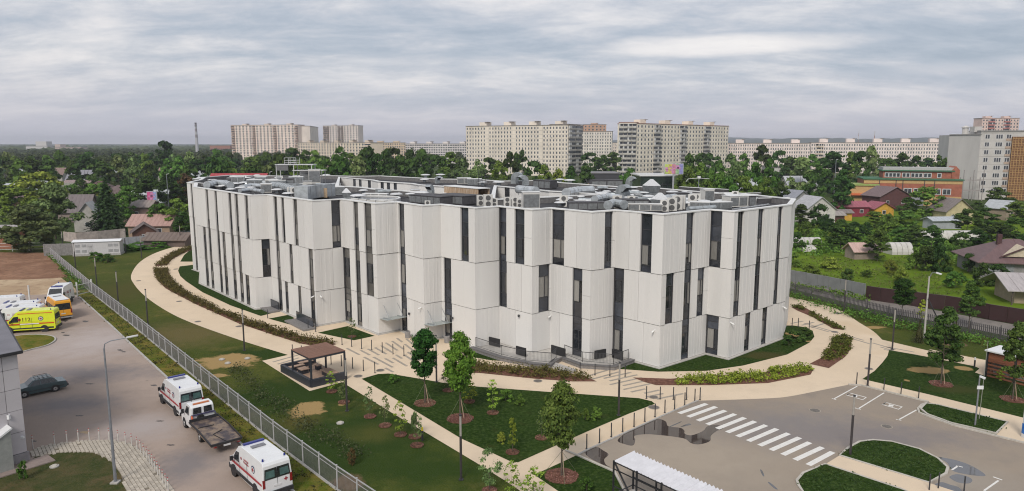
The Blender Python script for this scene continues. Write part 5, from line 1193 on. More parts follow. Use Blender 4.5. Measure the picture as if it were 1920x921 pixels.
# ---- panelled building at the left edge: own axes, x runs back along the wall, y outwards
pb = empty('panelled_building', (-34.6, 47.6, 0), 0, 'grey building with large square cladding panels at the left edge', 'building')
ua = Vector((-.62, -.785)); ub = Vector((-.65, .76)); zt = 8.1
def PBp(s, d, z): return (ua.x * s - ua.y * 0 + .785 * d * 1, ua.y * s - .62 * d, z)
b = MB(); bk = [(0, 0), (ua.x * 22, ua.y * 22), (ua.x * 22 + ub.x * 15, ua.y * 22 + ub.y * 15), (ub.x * 15, ub.y * 15)]
b.prism(bk, 0, zt - .1); b.build('wall', mat('panel_joint_dark', (.13, .125, .13), .9), pb)
cols = [0, .95, 3.4, 5.85, 8.3, 10.75, 13.2]; rows_ = [0.75, 2.3, 3.9, 5.45, 6.9, 8.02]
for i in range(len(cols) - 1):
    for j in range(len(rows_) - 1):
        s0, s1, z0, z1 = cols[i] + .015, cols[i + 1] - .015, rows_[j] + .015, rows_[j + 1] - .015
        q = [PBp(s0, .05, z0), PBp(s1, .05, z0), PBp(s1, .05, z1), PBp(s0, .05, z1)]; qb = [PBp(s0, .0, z0), PBp(s1, .0, z0), PBp(s1, .0, z1), PBp(s0, .0, z1)]
        b = MB(); b.add(q + qb, [(3, 2, 1, 0), (0, 1, 5, 4), (1, 2, 6, 5), (2, 3, 7, 6), (3, 0, 4, 7)]); b.build('cladding_panel', PANG, pb)
b = MB(); b.add([PBp(-.1, .12, -.1), PBp(14, .12, -.1), PBp(14, .12, .72), PBp(-.1, .12, .72), PBp(-.1, -.1, -.1), PBp(14, -.1, -.1), PBp(14, -.1, .72), PBp(-.1, -.1, .72)], [(3, 2, 1, 0), (0, 1, 5, 4), (2, 3, 7, 6), (3, 0, 4, 7), (1, 2, 6, 5)]); b.build('plinth', mat('plinth_grey', (.26, .25, .26), .8), pb)
o_ = .25; rp = [Vector((0, 0)) - ua * .3 - ub * .3 + Vector((.785, -.62)) * .0, ua * 22.3 - ub * .3, ua * 22.3 + ub * 15.3, ub * 15.3 - ua * .3]
b = MB(); b.prism([tuple(p) for p in rp], zt - .1, zt + .05, bottom=True); b.build('roof', mat('roof_sheet_grey', (.16, .155, .175), .6, .12, scale=.5), pb)
b = MB(); b.ribbon([tuple(rp[1]), tuple(rp[0]), tuple(rp[3])], .12, zt - .14, zt + .075); b.build('roof_edge', VBLK, pb)
b = MB(); b.box(PBp(.9, .1, 3.6), (.16, .16, .3)); b.build('wall_lamp', VW, pb); b = MB(); b.box(PBp(.25, .08, 1.9), (.3, .12, .16)); b.build('wall_lamp', VW, pb)
# sloping stair cheek
b = MB(); q = [(.35, 0.6, .0), (7, .6, .0), (7, .6, .2), (1.0, .6, 3.0), (.35, .6, 3.0)]
b.add([PBp(1.1, .9, .1), PBp(1.1, .9, 3.0), PBp(5.2, .9, .6), PBp(5.2, .9, .1), PBp(1.1, .1, .1), PBp(1.1, .1, 3.0), PBp(5.2, .1, .6), PBp(5.2, .1, .1)], [(0, 1, 2, 3), (0, 4, 5, 1), (1, 5, 6, 2)]); b.build('stair_cheek', mat('stair_cheek_grey', (.27, .28, .265), .7, .1), pb)
b = MB(); b.beam(PBp(1.0, .5, 3.05), PBp(5.3, .5, .6), .95, .12); b.build('stair_cap', VW, pb)
b = MB(); b.prism([PBp(-1.2, 1.6, 0)[:2], PBp(8, 1.6, 0)[:2], PBp(8, .1, 0)[:2], PBp(-1.2, .1, 0)[:2]], 0, .1); b.build('apron', mat('apron_brown', (.24, .19, .17), .85, .12), pb)

# ---- metal fence along the yard
FMET = mat('fence_grey', (.42, .42, .43), .5, .1, metal=.2); MESHM = mat('fence_bars', (.20, .195, .20), .6, .15)
fpts = [Vector(G(*p)) for p in ((95.8, 482), (173, 550.4), (250, 612), (401, 737.7), (524.6, 838.8), (631, 919), (760, 1010))]
fence = empty('metal_fence', (fpts[3].x, fpts[3].y, 0), 0, 'long pale metal fence with thin bars between the parking yard and the clinic lawn', 'fence'); FO = fence.location
def along(pts, step):
    out = []; carry = 0
    for a_, c_ in zip(pts[:-1], pts[1:]):
        L_ = (c_ - a_).length; s = carry
        while s < L_: out.append(a_ + (c_ - a_) * (s / L_)); s += step
        carry = s - L_
    return out
posts = along(fpts, 2.5); postme = None
b = MB(); b.box((0, 0, .9), (.08, .08, 1.8)); b.box((0, 0, 1.81), (.1, .1, .02)); postme = b.mesh('post', FMET)
for p in posts: link('post', postme, fence, (p.x - FO.x, p.y - FO.y, 0))
bars = MB(off=FO)
for k, (p, q) in enumerate(zip(posts[:-1], posts[1:])):
    b = MB(off=FO)
    for z, w in ((1.72, .07), (1.42, .04), (.14, .05)): b.beam((p.x, p.y, z), (q.x, q.y, z), w * .7, w)
    b.build('rail', FMET, fence)
    for j in range(1, 23):
        c_ = p + (q - p) * (j / 23); bars.beam((c_.x, c_.y, .14), (c_.x, c_.y, 1.7), .014, .014)
bars.build('bars', MESHM, fence, kind='stuff')
b = MB(off=FO); b.ribbon([tuple(p) for p in fpts], .16, 0, .1); b.build('base_kerb', CONC, fence)
# gate to the dirt yard
gate = empty('sliding_gate', (*G(145.6, 557), 0), 0, 'white sliding gate of thin bars at the corner of the yard fence', 'gate'); GO = gate.location
g0, g1 = Vector(G(100, 552)), Vector(G(173, 550.4)); gm_ = Vector(G(145.6, 557)); GW = mat('gate_white', (.6, .6, .58), .5, .1)
for p in (gm_, Vector(G(55.7, 563)), g1): b = MB(off=GO); b.box((p.x, p.y, 1.1), (.16, .16, 2.2)); b.build('gate_post', GW, gate)
b = MB(off=GO); 
for z in (.35, 1.75): b.beam((gm_.x, gm_.y, z), (g1.x, g1.y, z), .06, .09)
e_ = gm_ + (gm_ - g1) * 1.1
for z in (.35, 1.75): b.beam((gm_.x, gm_.y, z), (e_.x, e_.y, z), .05, .05)
b.build('gate_frame', GW, gate)
b = MB(off=GO)
for j in range(1, 30): c_ = g1 + (e_ - g1) * (j / 30); b.beam((c_.x, c_.y, .35), (c_.x, c_.y, 1.75), .02, .02)
b.build('gate_bars', MESHM, gate, kind='stuff')
x, y = G(86, 468); lf = empty('side_fence', (x, y, 0), 0, 'white and grey rail fence at the back of the brown soil yard', 'fence'); LFO = lf.location
ps = along([Vector(G(-200, 476)), Vector(G(88, 470))], 3.2); b_ = MB(off=LFO)
for p in ps: b = MB(off=LFO); b.box((p.x, p.y, .9), (.12, .12, 1.8)); b.build('post', GW, lf)
for z in (.4, 1.1, 1.7): b_ = MB(off=LFO); b_.beam((*ps[0], z), (*ps[-1], z), .05, .08); b_.build('rail', GW, lf)
# ---- transformer kiosk
k0, k1 = Vector(G(137.8, 481)), Vector(G(225.7, 478)); ku = (k1 - k0).normalized(); kr = math.atan2(ku.y, ku.x); kc = (k0 + k1) / 2; KL = (k1 - k0).length
kio = empty('transformer_kiosk', (kc.x, kc.y, 0), kr, 'long white transformer kiosk with louvre doors and pitched lid roof', 'kiosk')
KW = mat('kiosk_white', (.52, .51, .52), .5, .05)
b = MB(); b.box((0, 1.3, .2), (KL + .2, 2.8, .4)); b.build('base', mat('kiosk_base', (.36, .35, .34), .8), kio)
b = MB(); b.box((0, 1.3, 1.6), (KL, 2.6, 2.5)); b.build('housing', KW, kio)
b = MB(); hw = KL / 2 + .2; b.add([(-hw, -.2, 2.85), (hw, -.2, 2.85), (hw, 2.8, 2.85), (-hw, 2.8, 2.85), (-hw, 1.3, 3.2), (hw, 1.3, 3.2)], [(0, 1, 5, 4), (2, 3, 4, 5), (0, 4, 3), (1, 2, 5), (3, 2, 1, 0)]); b.build('roof', VW, kio)
for fx in (-.40, -.26, .30, .42):
    for z in (1.0, 2.1): b = MB(); b.box((fx * KL, -.02, z), (.8, .05, .55)); [b.box((fx * KL, -.05, z - .2 + .1 * q), (.72, .03, .04)) for q in range(5)]; b.build('louvre', mat('louvre_pale', (.36, .36, .37), .5), kio)
b = MB(); b.box((-.13 * KL, -.02, 1.4), (1.0, .05, 2.0)); b.build('door', mat('door_pale', (.44, .43, .44), .5), kio)
text('lettering', 'ТП', .5, mat('lettering_grey', (.1, .1, .1), .6), kio, (-.13 * KL, -.05, 1.8), (math.pi / 2, 0, 0))

# ---- walls and fences at the back left
def wall(name, pts, h, m_, lab, cat='fence', th=.15, post=None, step=2.5, z0=0, panel='panel', pm=None):
    P = [Vector(G(*p)) for p in pts]; r = empty(name, (P[0].x, P[0].y, 0), 0, lab, cat); off = r.location
    q = along(P, step); q.append(P[-1])
    for i, (a_, c_) in enumerate(zip(q[:-1], q[1:])):
        u = (c_ - a_); 
        if u.length < .2: continue
        u = u.normalized() * .02; b = MB(off=off); b.ribbon([tuple(a_ + u), tuple(c_ - u)], th, z0, h + .015 * (i % 2)); b.build(panel, m_, r)
    if post:
        for p in q: b = MB(off=off); b.box((p.x, p.y, (h + .05) / 2), (post, post, h + .05)); b.build('post', pm or m_, r)
    return r
wall('concrete_fence', [(84, 480), (160, 478)], 2.4, mat('old_concrete', (.22, .21, .205), .9, .18), 'grey concrete panel fence behind the transformer kiosk', post=.2, step=3)
wall('low_white_wall', [(120, 452), (150, 455), (232, 446), (236, 446)], 2.2, mat('faded_white_wall', (.42, .36, .33), .9, .2, scale=1), 'faded pinkish wall with rubble behind the kiosk', 'wall', step=5)
wall('sheet_fence', [(226, 466), (285, 461)], 2.3, mat('pale_sheet_metal', (.30, .31, .34), .5, .12), 'pale corrugated metal fence right of the transformer kiosk', step=1.6)
wall('dark_sheet_fence', [(286, 461), (360, 455)], 2.3, mat('dark_sheet_metal', (.05, .052, .06), .6, .2), 'dark metal fence between the pale fence and the clinic', step=2.0)
# ---- right side fences
wall('grey_sheet_fence', [(1440, 518), (1478, 527), (1560, 543), (1622, 556)], 1.9, mat('grey_sheet_fence', (.20, .21, .21), .55, .1, scale=1), 'grey corrugated metal fence right of the clinic', step=2.0)
wall('brown_sheet_fence', [(1623, 561), (1660, 567), (1792, 584), (1845, 597.5), (1920, 610), (2040, 634)], 2.0, mat('dark_brown_sheet', (.045, .022, .022), .45, .1, scale=1), 'dark brown corrugated metal fence in front of the garden houses', step=2.0)
pf = [Vector(G(*p)) for p in ((1430, 538), (1478, 549), (1582, 577), (1681, 602), (1803, 625), (1877, 641), (1990, 668))]
pk = empty('picket_fence', (pf[3].x, pf[3].y, 0), 0, 'long dark picket fence along the gravel lane on the right', 'fence'); PO = pk.location
PKM = mat('picket_grey', (.10, .095, .10), .6, .2, metal=.2)
b = MB(); b.box((0, 0, .88), (.10, .03, 1.55)); pkm = b.mesh('picket', PKM); q = along(pf, .21)[::-1]
for p in q[:290]: link('picket', pkm, pk, (p.x - PO.x, p.y - PO.y, 0), math.atan2(-.9, .35))
b = MB(off=PO)
for p in q[290:]: b.box((p.x, p.y, .88), (.10, .03, 1.55), math.atan2(-.9, .35))
b.build('pickets', PKM, pk, kind='stuff')
for z in (.4, 1.3):
    for a_, c_ in zip(pf[:-1], pf[1:]): b = MB(off=PO); b.beam((*a_, z), (*c_, z), .04, .05); b.build('rail', PKM, pk)
for p in along(pf, 3.2): b = MB(off=PO); b.box((p.x, p.y, .95), (.07, .07, 1.9)); b.build('post', PKM, pk)

# ---- bollards
b = MB(); b.tube((0, 0, 0), (0, 0, 1.12), .045, .045, 10); bol_rod = b.mesh('rod', DARK)
b = MB(); b.tube((0, 0, 0), (0, 0, .02), .09, .09, 10); bol_base = b.mesh('base_plate', DARK)
b = MB(); b.tube((0, 0, 1.12), (0, 0, 1.15), .05, .035, 10); bol_cap = b.mesh('cap', DARK)
def bollards(pts, where, grp):
    for k, (px, py) in enumerate(sorted(pts)):
        r = empty('bollard', (*G(px, py), .03), 0, f'{ordn(k)} thin black bollard from the left {where}', 'bollard', grp)
        link('rod', bol_rod, r); link('base_plate', bol_base, r); link('cap', bol_cap, r)
bollards([(548.7, 666), (565.8, 668), (641.4, 647), (659.5, 650.5), (678, 654.7), (697, 656.8), (717, 661.7), (737, 664.5), (757.5, 668)], 'in the upper row across the left plaza', 'bollards across the left plaza')
bollards([(621, 683.6), (640.4, 687), (661.3, 691.3), (681.5, 695.9), (703, 700)], 'in the lower row right of the pergola', 'bollards by the pergola')
bollards([(502, 597), (578, 618.6), (592, 622.5)], 'beside the side landings of the clinic', 'bollards by the side landings')
bollards([(1087.6, 701), (1115.5, 704), (1143.4, 705.3), (1172, 706.3)], 'in the row below the ramp', 'bollards below the ramp')
bollards([(1212, 748), (1237.6, 749), (1262.4, 749.7), (1287, 750), (1312.4, 750.5)], 'in the upper row by the zebra crossing', 'bollards by the crossing')
bollards([(1100, 842), (1124, 831.4), (1146, 820), (1167.3, 810.5), (1188.6, 800.4), (1208.8, 791), (1228, 782.4), (1246.4, 774.6), (1264.7, 768), (1283.7, 760.5), (1302.6, 753.3)], 'along the kerb beside the puddle', 'bollards along the kerb')
bollards([(1605.8, 721), (1657, 732), (1689, 741), (1722, 749)], 'behind the marked parking bays', 'bollards behind the parking bays')
bollards([(1485, 613.6), (1496.5, 613.6), (1517, 619)], 'right of the clinic corner', 'bollards right of the clinic')
bollards([(1742, 921), (1759, 918), (1807, 925)], 'at the bottom right by the small puddles', 'bollards at the bottom right')
for (px, py, lab, top) in ((1826.8, 690, 'short dark bollard light with white head at the end of the upper path', VW), (792, 826.5, 'short post with yellow cap beside the mulch rings', mat('yellow_cap', (.7, .55, .02), .5))):
    r = empty('post_light', (*G(px, py), .03), 0, lab, 'post light'); b = MB(); b.tube((0, 0, 0), (0, 0, .8), .08, .08, 10); b.build('post', DARK, r); b = MB(); b.tube((0, 0, .8), (0, 0, 1.05), .085, .075, 10); b.build('head', top, r)
# red and white posts along the cobbles
PW = mat('post_white', (.55, .53, .50), .6, .1); PR = mat('post_red', (.42, .06, .06), .6, .1)
b = MB(); b.tube((0, 0, 0), (0, 0, 1.0), .036, .036, 8); pw_m = b.mesh('post', PW)
b = MB(); b.tube((0, 0, .80), (0, 0, .86), .038, .038, 8); b.tube((0, 0, 1.0), (0, 0, 1.04), .038, .038, 8); pr_m = b.mesh('red_band', PR)
wp = [(62, 842), (102.5, 835), (126, 832), (147.5, 829.5), (168, 828), (186.5, 827.5), (205, 827.5), (222, 831.5), (236, 835.5), (247.5, 838.5), (257.5, 845), (264, 851), (270, 858), (276, 864.5), (281, 871.5), (286, 878.5), (291, 885.5), (296, 893), (301, 901), (306, 909), (311.5, 917), (316, 924)]
for k, (px, py) in enumerate(wp):
    r = empty('guard_post', (*G(px, py), .02), 0, f'{ordn(k)} white post with red bands from the building along the cobbled path', 'post', 'red and white posts along the cobbled path')
    link('post', pw_m, r); link('red_band', pr_m, r)
# ---- lamp posts with pale upper part
PALE = mat('lamp_pale_tube', (.34, .32, .29), .4, .1); 
b = MB(); b.tube((0, 0, 0), (0, 0, 3.1), .085, .085, 12); lp_m = b.mesh('pole', mat('lamp_pole_dark', (.045, .04, .042), .5, .15))
b = MB(); b.tube((0, 0, 3.1), (0, 0, 4.5), .075, .075, 12); lh_m = b.mesh('light_tube', PALE)
b = MB(); b.tube((0, 0, 4.5), (0, 0, 4.6), .09, .09, 12); b.tube((0, 0, 3.05), (0, 0, 3.1), .095, .095, 12); lc_m = b.mesh('cap', DARK)
b = MB(); b.box((0, 0, .02), (.3, .3, .04)); lb_m = b.mesh('foot', DARK)
lamps = [(650.8, 770.8, 'dark garden lamp post beside the pergola and saplings'), (864.6, 899.8, 'dark garden lamp post beside the diagonal path at the bottom'), (1159.8, 779.5, 'dark garden lamp post on the triangular lawn near the crossing'),
    (818.6, 716.8, 'dark garden lamp post between the two tall trees in the middle'), (458.4, 657.5, 'dark garden lamp post by the curved path above the straw patch'), (1594, 855, 'dark garden lamp post on the lawn island below the parking bays'),
    (1626.6, 724.5, 'dark garden lamp post behind the marked parking bays'), (1672.8, 655.8, 'dark garden lamp post where the right paths meet'), (1582, 587.5, 'dark garden lamp post by the picket fence right of the clinic'),
    (142, 503.5, 'dark garden lamp post just left of the transformer kiosk front'), (181.7, 535.8, 'dark garden lamp post on the lawn below the kiosk'), (222, 568.6, 'dark garden lamp post second below the kiosk along the fence'), (277.5, 610, 'dark garden lamp post third below the kiosk along the fence'),
    (265.8, 484, 'dark garden lamp post where the kiosk path meets the curved path'), (118.8, 475, 'dark garden lamp post far left behind the yard fence'), (339, 461.5, 'dark garden lamp post by the far end of the curved path'), (236, 475, 'dark garden lamp post at the right end of the kiosk')]
for (px, py, lab) in lamps:
    r = empty('garden_lamp', (*G(px, py), .02), 0, lab, 'lamp post', 'dark garden lamp posts round the clinic')
    link('pole', lp_m, r); link('light_tube', lh_m, r); link('cap', lc_m, r); link('foot', lb_m, r)
# tall street lamp in the yard
x, y = G(216.7, 906); r = empty('street_lamp', (x, y, 0), 0, 'tall grey street lamp with one arm standing beside the cobbled path', 'street lamp')
GM = mat('lamp_galvanised', (.24, .25, .275), .5, .1, metal=.3)
b = MB(); b.tube((0, 0, .05), (0, 0, 3), .105, .085, 12); b.tube((0, 0, 3), (0, 0, 9.3), .085, .05, 12); b.build('pole', GM, r)
b = MB(); b.box((0, 0, .06), (.5, .5, .12)); b.build('base_plate', CONC, r)
b = MB(); b.path([(0, 0, 9.3), (.05, .05, 9.6), (.35, .2, 9.75), (1.1, .5, 9.85), (1.25, .55, 9.87)], .035, 8); b.build('arm', GM, r)
b = MB(); b.beam((1.2, .53, 9.87), (1.85, .8, 9.95), .22, .1); fix(b.build('lamp_head', mat('lamp_head_grey', (.5, .5, .5), .4), r), .03)
# concrete street lamp among the gardens, right
x, y = G(1732, 640); r = empty('concrete_lamp_post', (x, y, 0), 0, 'old white concrete street lamp with diagonal strut behind the picket fence', 'street lamp')
b = MB(); b.tube((0, 0, 0), (0, 0, 7.6), .12, .08, 8); b.build('pole', mat('pole_concrete', (.42, .41, .38), .9, .15), r); b = MB(); b.tube((0, -.1, 5.0), (3.1, .5, 0), .07, .07, 8); b.build('strut', DARK, r)
b = MB(); b.path([(0, 0, 7.4), (.15, -.2, 8.0), (.45, -.6, 8.1)], .045, 6); b.build('arm', GM, r); b = MB(); b.beam((.4, -.55, 8.1), (.75, -1.0, 8.0), .2, .14); b.build('lamp_head', VW, r)
# camera post and pipe pole on the right lawn island
x, y = G(1828, 800); r = empty('camera_post', (x, y, 0), 0, 'light grey camera post with sign plate on the right lawn island', 'camera post')
b = MB(); b.tube((0, 0, 0), (0, 0, 4.3), .065, .055, 10); b.build('pole', GM, r); b = MB(); b.box((.05, -.1, 3.3), (.5, .05, .28)); b.build('sign_plate', VW, r); b = MB(); b.beam((0, 0, 4.2), (.25, -.3, 4.1), .14, .14); b.build('camera', VW, r)
x, y = G(1835.5, 788); r = empty('thin_mast', (x, y, 0), 0, 'very thin tall rod beside the grey camera post', 'mast'); b = MB(); b.tube((0, 0, 0), (0.1, 0, 6.7), .028, .02, 6); b.build('rod', mat('rod_grey', (.25, .26, .22), .6), r); b = MB(); b.tube((0, 0, 0), (0, 0, .1), .06, .06, 6); b.build('foot', DARK, r)
# white and blue pillar at the right edge
x, y = G(1925, 822); r = empty('info_pillar', (x, y, 0), 0, 'white pillar with blue band at the right edge', 'pillar'); b = MB(); b.box((0, 0, 1.6), (.5, .5, 3.2)); b.build('pillar', VW, r); b = MB(); b.box((0, 0, .75), (.52, .52, .8)); b.build('blue_band', mat('blue_band', (.02, .16, .5), .4), r)
# ---- timber bin shed at the right edge
s0, s1 = Vector(G(1848, 706)), Vector(G(1887, 716)); su = (s1 - s0).normalized(); sr = math.atan2(su.y, su.x)
shed = empty('timber_shed', (s0.x, s0.y, 0), sr, 'reddish slatted timber shed with white roof at the right edge', 'shed')
TIM = mat('reddish_timber', (.23, .085, .045), .65, .18, scale=1.2, stretch=(.5, 4, 8), objrand=.15); SHG = mat('shed_gap_white', (.42, .40, .38), .8)
for k in range(3):
    b = MB(); b.box((k * 2.45, 0, 1.25), (.16, .16, 2.5)); b.build('post', VBLK, shed)
    if k < 3:
        for q in range(13):
            if q % 2 and q < 8: continue
            b = MB(); b.box((k * 2.45 + 1.22, 0, .14 + q * .185), (2.25, .04, .15 if q < 8 else .172)); b.build('slat', TIM, shed)
b = MB(); b.box((3.7, 1.0, 1.2), (7.0, .05, 2.2)); b.build('back_screen', SHG, shed)
for q in range(13): b = MB(); b.box((0, 1.25, .14 + q * .185), (.04, 2.3, .15)); b.build('slat', TIM, shed)
b = MB(); b.box((3.7, 1.25, 2.62), (7.8, 3.0, .12)); b.build('roof', VW, shed)
# ---- pergola
pc0 = Vector(G(584, 727)); pa = Vector(G(529, 697)); pbb = Vector(G(637, 712)); pu = (pa - pc0); pv = (pbb - pc0); PL, PWd = pu.length, pv.length; pu.normalize(); pv = Vector((-pu.y, pu.x)); pv = pv if pv.x > 0 else -pv
prz = math.atan2(pv.y, pv.x)
per = empty('pergola', (pc0.x, pc0.y, .03), prz, 'black pergola with brown slatted roof over wooden benches and tables', 'pergola')  # local x along short side, y along long side
PB_ = mat('pergola_black', (.03, .034, .045), .5, .15); WOODR = mat('pergola_roof_wood', (.20, .105, .072), .7, .12, scale=1, stretch=(6, .6, 1), objrand=.08); DECK = mat('deck_wood', (.36, .25, .185), .7, .12, scale=1, stretch=(.6, 6, 1), objrand=.08)
sx = 3.6; sy = min(max(PL, 5.5), 7.4); ry = 3.9
b = MB(); b.box((sx / 2, sy / 2, .08), (sx + .1, sy + .1, .16)); b.build('floor_base', PB_, per)
for k in range(18): b = MB(); b.box((.1 + (k + .5) * (sx - .2) / 18, sy / 2, .17), ((sx - .2) / 18 - .02, sy - .2, .03)); b.build('deck_board', DECK, per)
for x0_, y0_ in ((0.06, .06), (sx - .06, .06), (.06, ry), (sx - .06, ry), (sx * .5, ry + .02)): b = MB(); b.box((x0_, y0_, 1.4), (.15, .15, 2.6)); b.build('post', PB_, per)
b = MB()
for a_, c_ in (((0.06, .06), (sx - .06, .06)), ((.06, .06), (.06, ry)), ((sx - .06, .06), (sx - .06, ry)), ((.06, ry), (sx - .06, ry))): b.beam((*a_, 2.68), (*c_, 2.68), .14, .16)
b.build('roof_frame', PB_, per)
for k in range(24): b = MB(); b.box((sx / 2, .03 + (k + .5) * ry / 24, 2.78), (sx + .1, ry / 24 - .015, .04)); b.build('roof_slat', WOODR, per)
# planter walls along two sides and the far end, benches, tables
for (cx, cy, w, d) in ((sx / 2, -.0, sx + .1, .3), (.0, sy / 2, .3, sy), (sx / 2, sy, sx, .3)):
    b = MB(); b.box((cx, cy, .36), (w, d, .72)); b.build('planter_wall', PB_, per)
for (cx, cy, w, d) in ((2.6, 1.4, 1.0, 2.0), (1.0, 5.1, 1.6, .5), (2.7, 3.9, .6, .6), (1.1, 3.9, .9, 1.0), (2.3, 5.8, 1.5, .5)):
    for q in range(3): b = MB(); b.box((cx - w / 2 + (q + .5) * w / 3, cy, .64), (w / 3 - .02, d, .06)); b.build('bench_slat', DECK, per)
    b = MB(); b.box((cx, cy, .39), (w * .8, d * .8, .44)); b.build('bench_base', PB_, per)
# ---- bicycle shelter at the bottom with corrugated white roof
H_s = 2.5
w0, w1 = Vector(G(1189.5, 848.5, H_s + .1)), Vector(G(1154, 866.5, H_s)); far_r = Vector(G(1354, 921, H_s + .1)); lu = (far_r - w0).normalized(); wu = (w1 - w0); wl = wu.length; wu.normalize()
wu = Vector((lu.y, -lu.x)); wu = wu if wu.dot(w1 - w0) > 0 else -wu; SL = 11.0; srz = math.atan2(lu.y, lu.x)
sh = empty('bicycle_shelter', (w0.x, w0.y, .03), srz, 'black framed shelter with white corrugated roof at the bottom', 'shelter')
sg = 1 if Vector((-lu.y, lu.x)).dot(wu) > 0 else -1
WV = max(wl, 1.9)
n_s = 20; SHW = mat('shelter_roof_white', (.62, .62, .65), .4, .06, scale=1.5)
for k in range(n_s):
    b = MB(); x0_ = k * SL / n_s; w_ = SL / n_s; vs = []; m_ = 4
    for j in range(m_ + 1):
        xx = x0_ + w_ * j / m_; zz = .055 * math.cos(j * math.pi) + (.03 if j == 0 else 0)
        vs += [(xx, 0, H_s + .12 + zz), (xx, sg * WV, H_s + .0 + zz)]
    fs = [(2 * j, 2 * j + 1, 2 * j + 3, 2 * j + 2) for j in range(m_)]; b.add(vs, fs); b.build('roof_sheet', SHW, sh)
for x_ in (0, 1.9, 3.8, 5.7, 7.6, 9.5, 11):
    for y_ in (-.05, sg * (WV + .05)): b = MB(); b.box((x_, y_, (H_s + .1) / 2), (.09, .09, H_s + .1)); b.build('post', VBLK, sh)
for y_ in (-.06, sg * (WV + .06)):
    for z in (H_s + .02, H_s - .45, .9, .35): b = MB(); b.beam((0, y_, z), (SL, y_, z), .05, .06); b.build('frame_rail', VBLK, sh)
b = MB(); [b.beam((0, 0, z), (0, sg * WV, z), .05, .06) for z in (.35, H_s)]; b.beam((0, sg * WV, H_s), (1.2, sg * WV * .7, 0), .09, .09); b.build('end_brace', DARK, sh)
b = MB(); b.box((SL / 2, sg * WV / 2, .03), (SL, WV, .06)); b.build('floor_slab', CONC, sh)
# dark posts and sign by side path, red hydrant
x, y = G(1475.5, 566); r = empty('fire_hydrant', (x, y, 0), 0, 'small dark red post by the far right clinic corner', 'post'); b = MB(); b.lathe((0, 0, 0), [(.12, 0), (.1, .5), (.14, .6), (.05, .7)], 8); b.build('body', mat('hydrant_red', (.2, .03, .02), .5), r); b = MB(); b.lathe((0, 0, 0), [(.2, 0), (.18, .05)], 8); b.build('flange', DARK, r)
# ================================================================== TREES AND PLANTS
def np_quads(C, Nn, size, rng, aspect=.7, droop=0):
    """leaf blades: diamonds at C, facing Nn"""
    n = len(C); r = rng.normal(size=(n, 3)); A = np.cross(Nn, r); A /= np.linalg.norm(A, axis=1)[:, None] + 1e-9; B = np.cross(Nn, A)
    s = (size * rng.uniform(.6, 1.3, n))[:, None]; V = np.empty((n, 4, 3)); bend = Nn * s * .25
    V[:, 0] = C - A * s - bend; V[:, 1] = C - B * s * aspect; V[:, 2] = C + A * s - bend; V[:, 3] = C + B * s * aspect
    return V.reshape(-1, 3)
def np_mesh(name, V, m_, quads=True, extra=None):
    """V: (4n,3) quad vertices; extra: (verts, tris) solid core"""
    me = bpy.data.meshes.new(name); n = len(V) // 4; nv = len(V); loops = np.arange(nv, dtype=np.int32); starts = np.arange(0, nv, 4, dtype=np.int32); tot = np.full(n, 4, dtype=np.int32)
    if extra is not None:
        ev, et = extra; loops = np.concatenate([loops, (et + nv).ravel().astype(np.int32)]); starts = np.concatenate([starts, (nv + 3 * np.arange(len(et))).astype(np.int32)]); tot = np.concatenate([tot, np.full(len(et), 3, dtype=np.int32)]); V = np.concatenate([V, ev])
    me.vertices.add(len(V)); me.vertices.foreach_set('co', V.astype(np.float32).ravel()); me.loops.add(len(loops)); me.loops.foreach_set('vertex_index', loops)
    me.polygons.add(len(starts)); me.polygons.foreach_set('loop_start', starts)
    me.materials.append(m_); me.update(calc_edges=True); me.validate(); return me
_bm = bmesh.new(); bmesh.ops.create_icosphere(_bm, subdivisions=2, radius=1); ICO_V = np.array([v.co[:] for v in _bm.verts]); ICO_T = np.array([[v.index for v in f.verts] for f in _bm.faces]); _bm.free()
_bm = bmesh.new(); bmesh.ops.create_icosphere(_bm, subdivisions=1, radius=1); ICO1_V = np.array([v.co[:] for v in _bm.verts]); ICO1_T = np.array([[v.index for v in f.verts] for f in _bm.faces]); _bm.free()
def clumps_in(shape, nc, rng):
    """clump centres in a crown of height 1 and radius 1, z from 0 to 1"""
    out = []
    while len(out) < nc:
        z = rng.uniform(0, 1); a_ = rng.uniform(0, 2 * math.pi); rad = shape(z) * math.sqrt(rng.uniform(.15, 1)); rad *= 1 + .12 * math.sin(3 * a_ + 5 * z) 
        if shape(z) > .02: out.append((math.cos(a_) * rad, math.sin(a_) * rad, z))
    return np.array(out)
SHAPES = {
 'round': lambda z: math.sqrt(max(0, 1 - (2 * z - 1) ** 2)) * .86, 'oval': lambda z: (math.sin(math.pi * min(1, z ** .8))) ** .7 * .8, 'egg': lambda z: (math.sin(math.pi * z ** .6)) ** .8 * .85,
 'cone': lambda z: (1 - z) ** .8 * .95 + .03, 'bush': lambda z: math.sqrt(max(0, 1 - z * z)) * .9, 'loose': lambda z: (math.sin(math.pi * z ** .75)) ** .6 * .8}
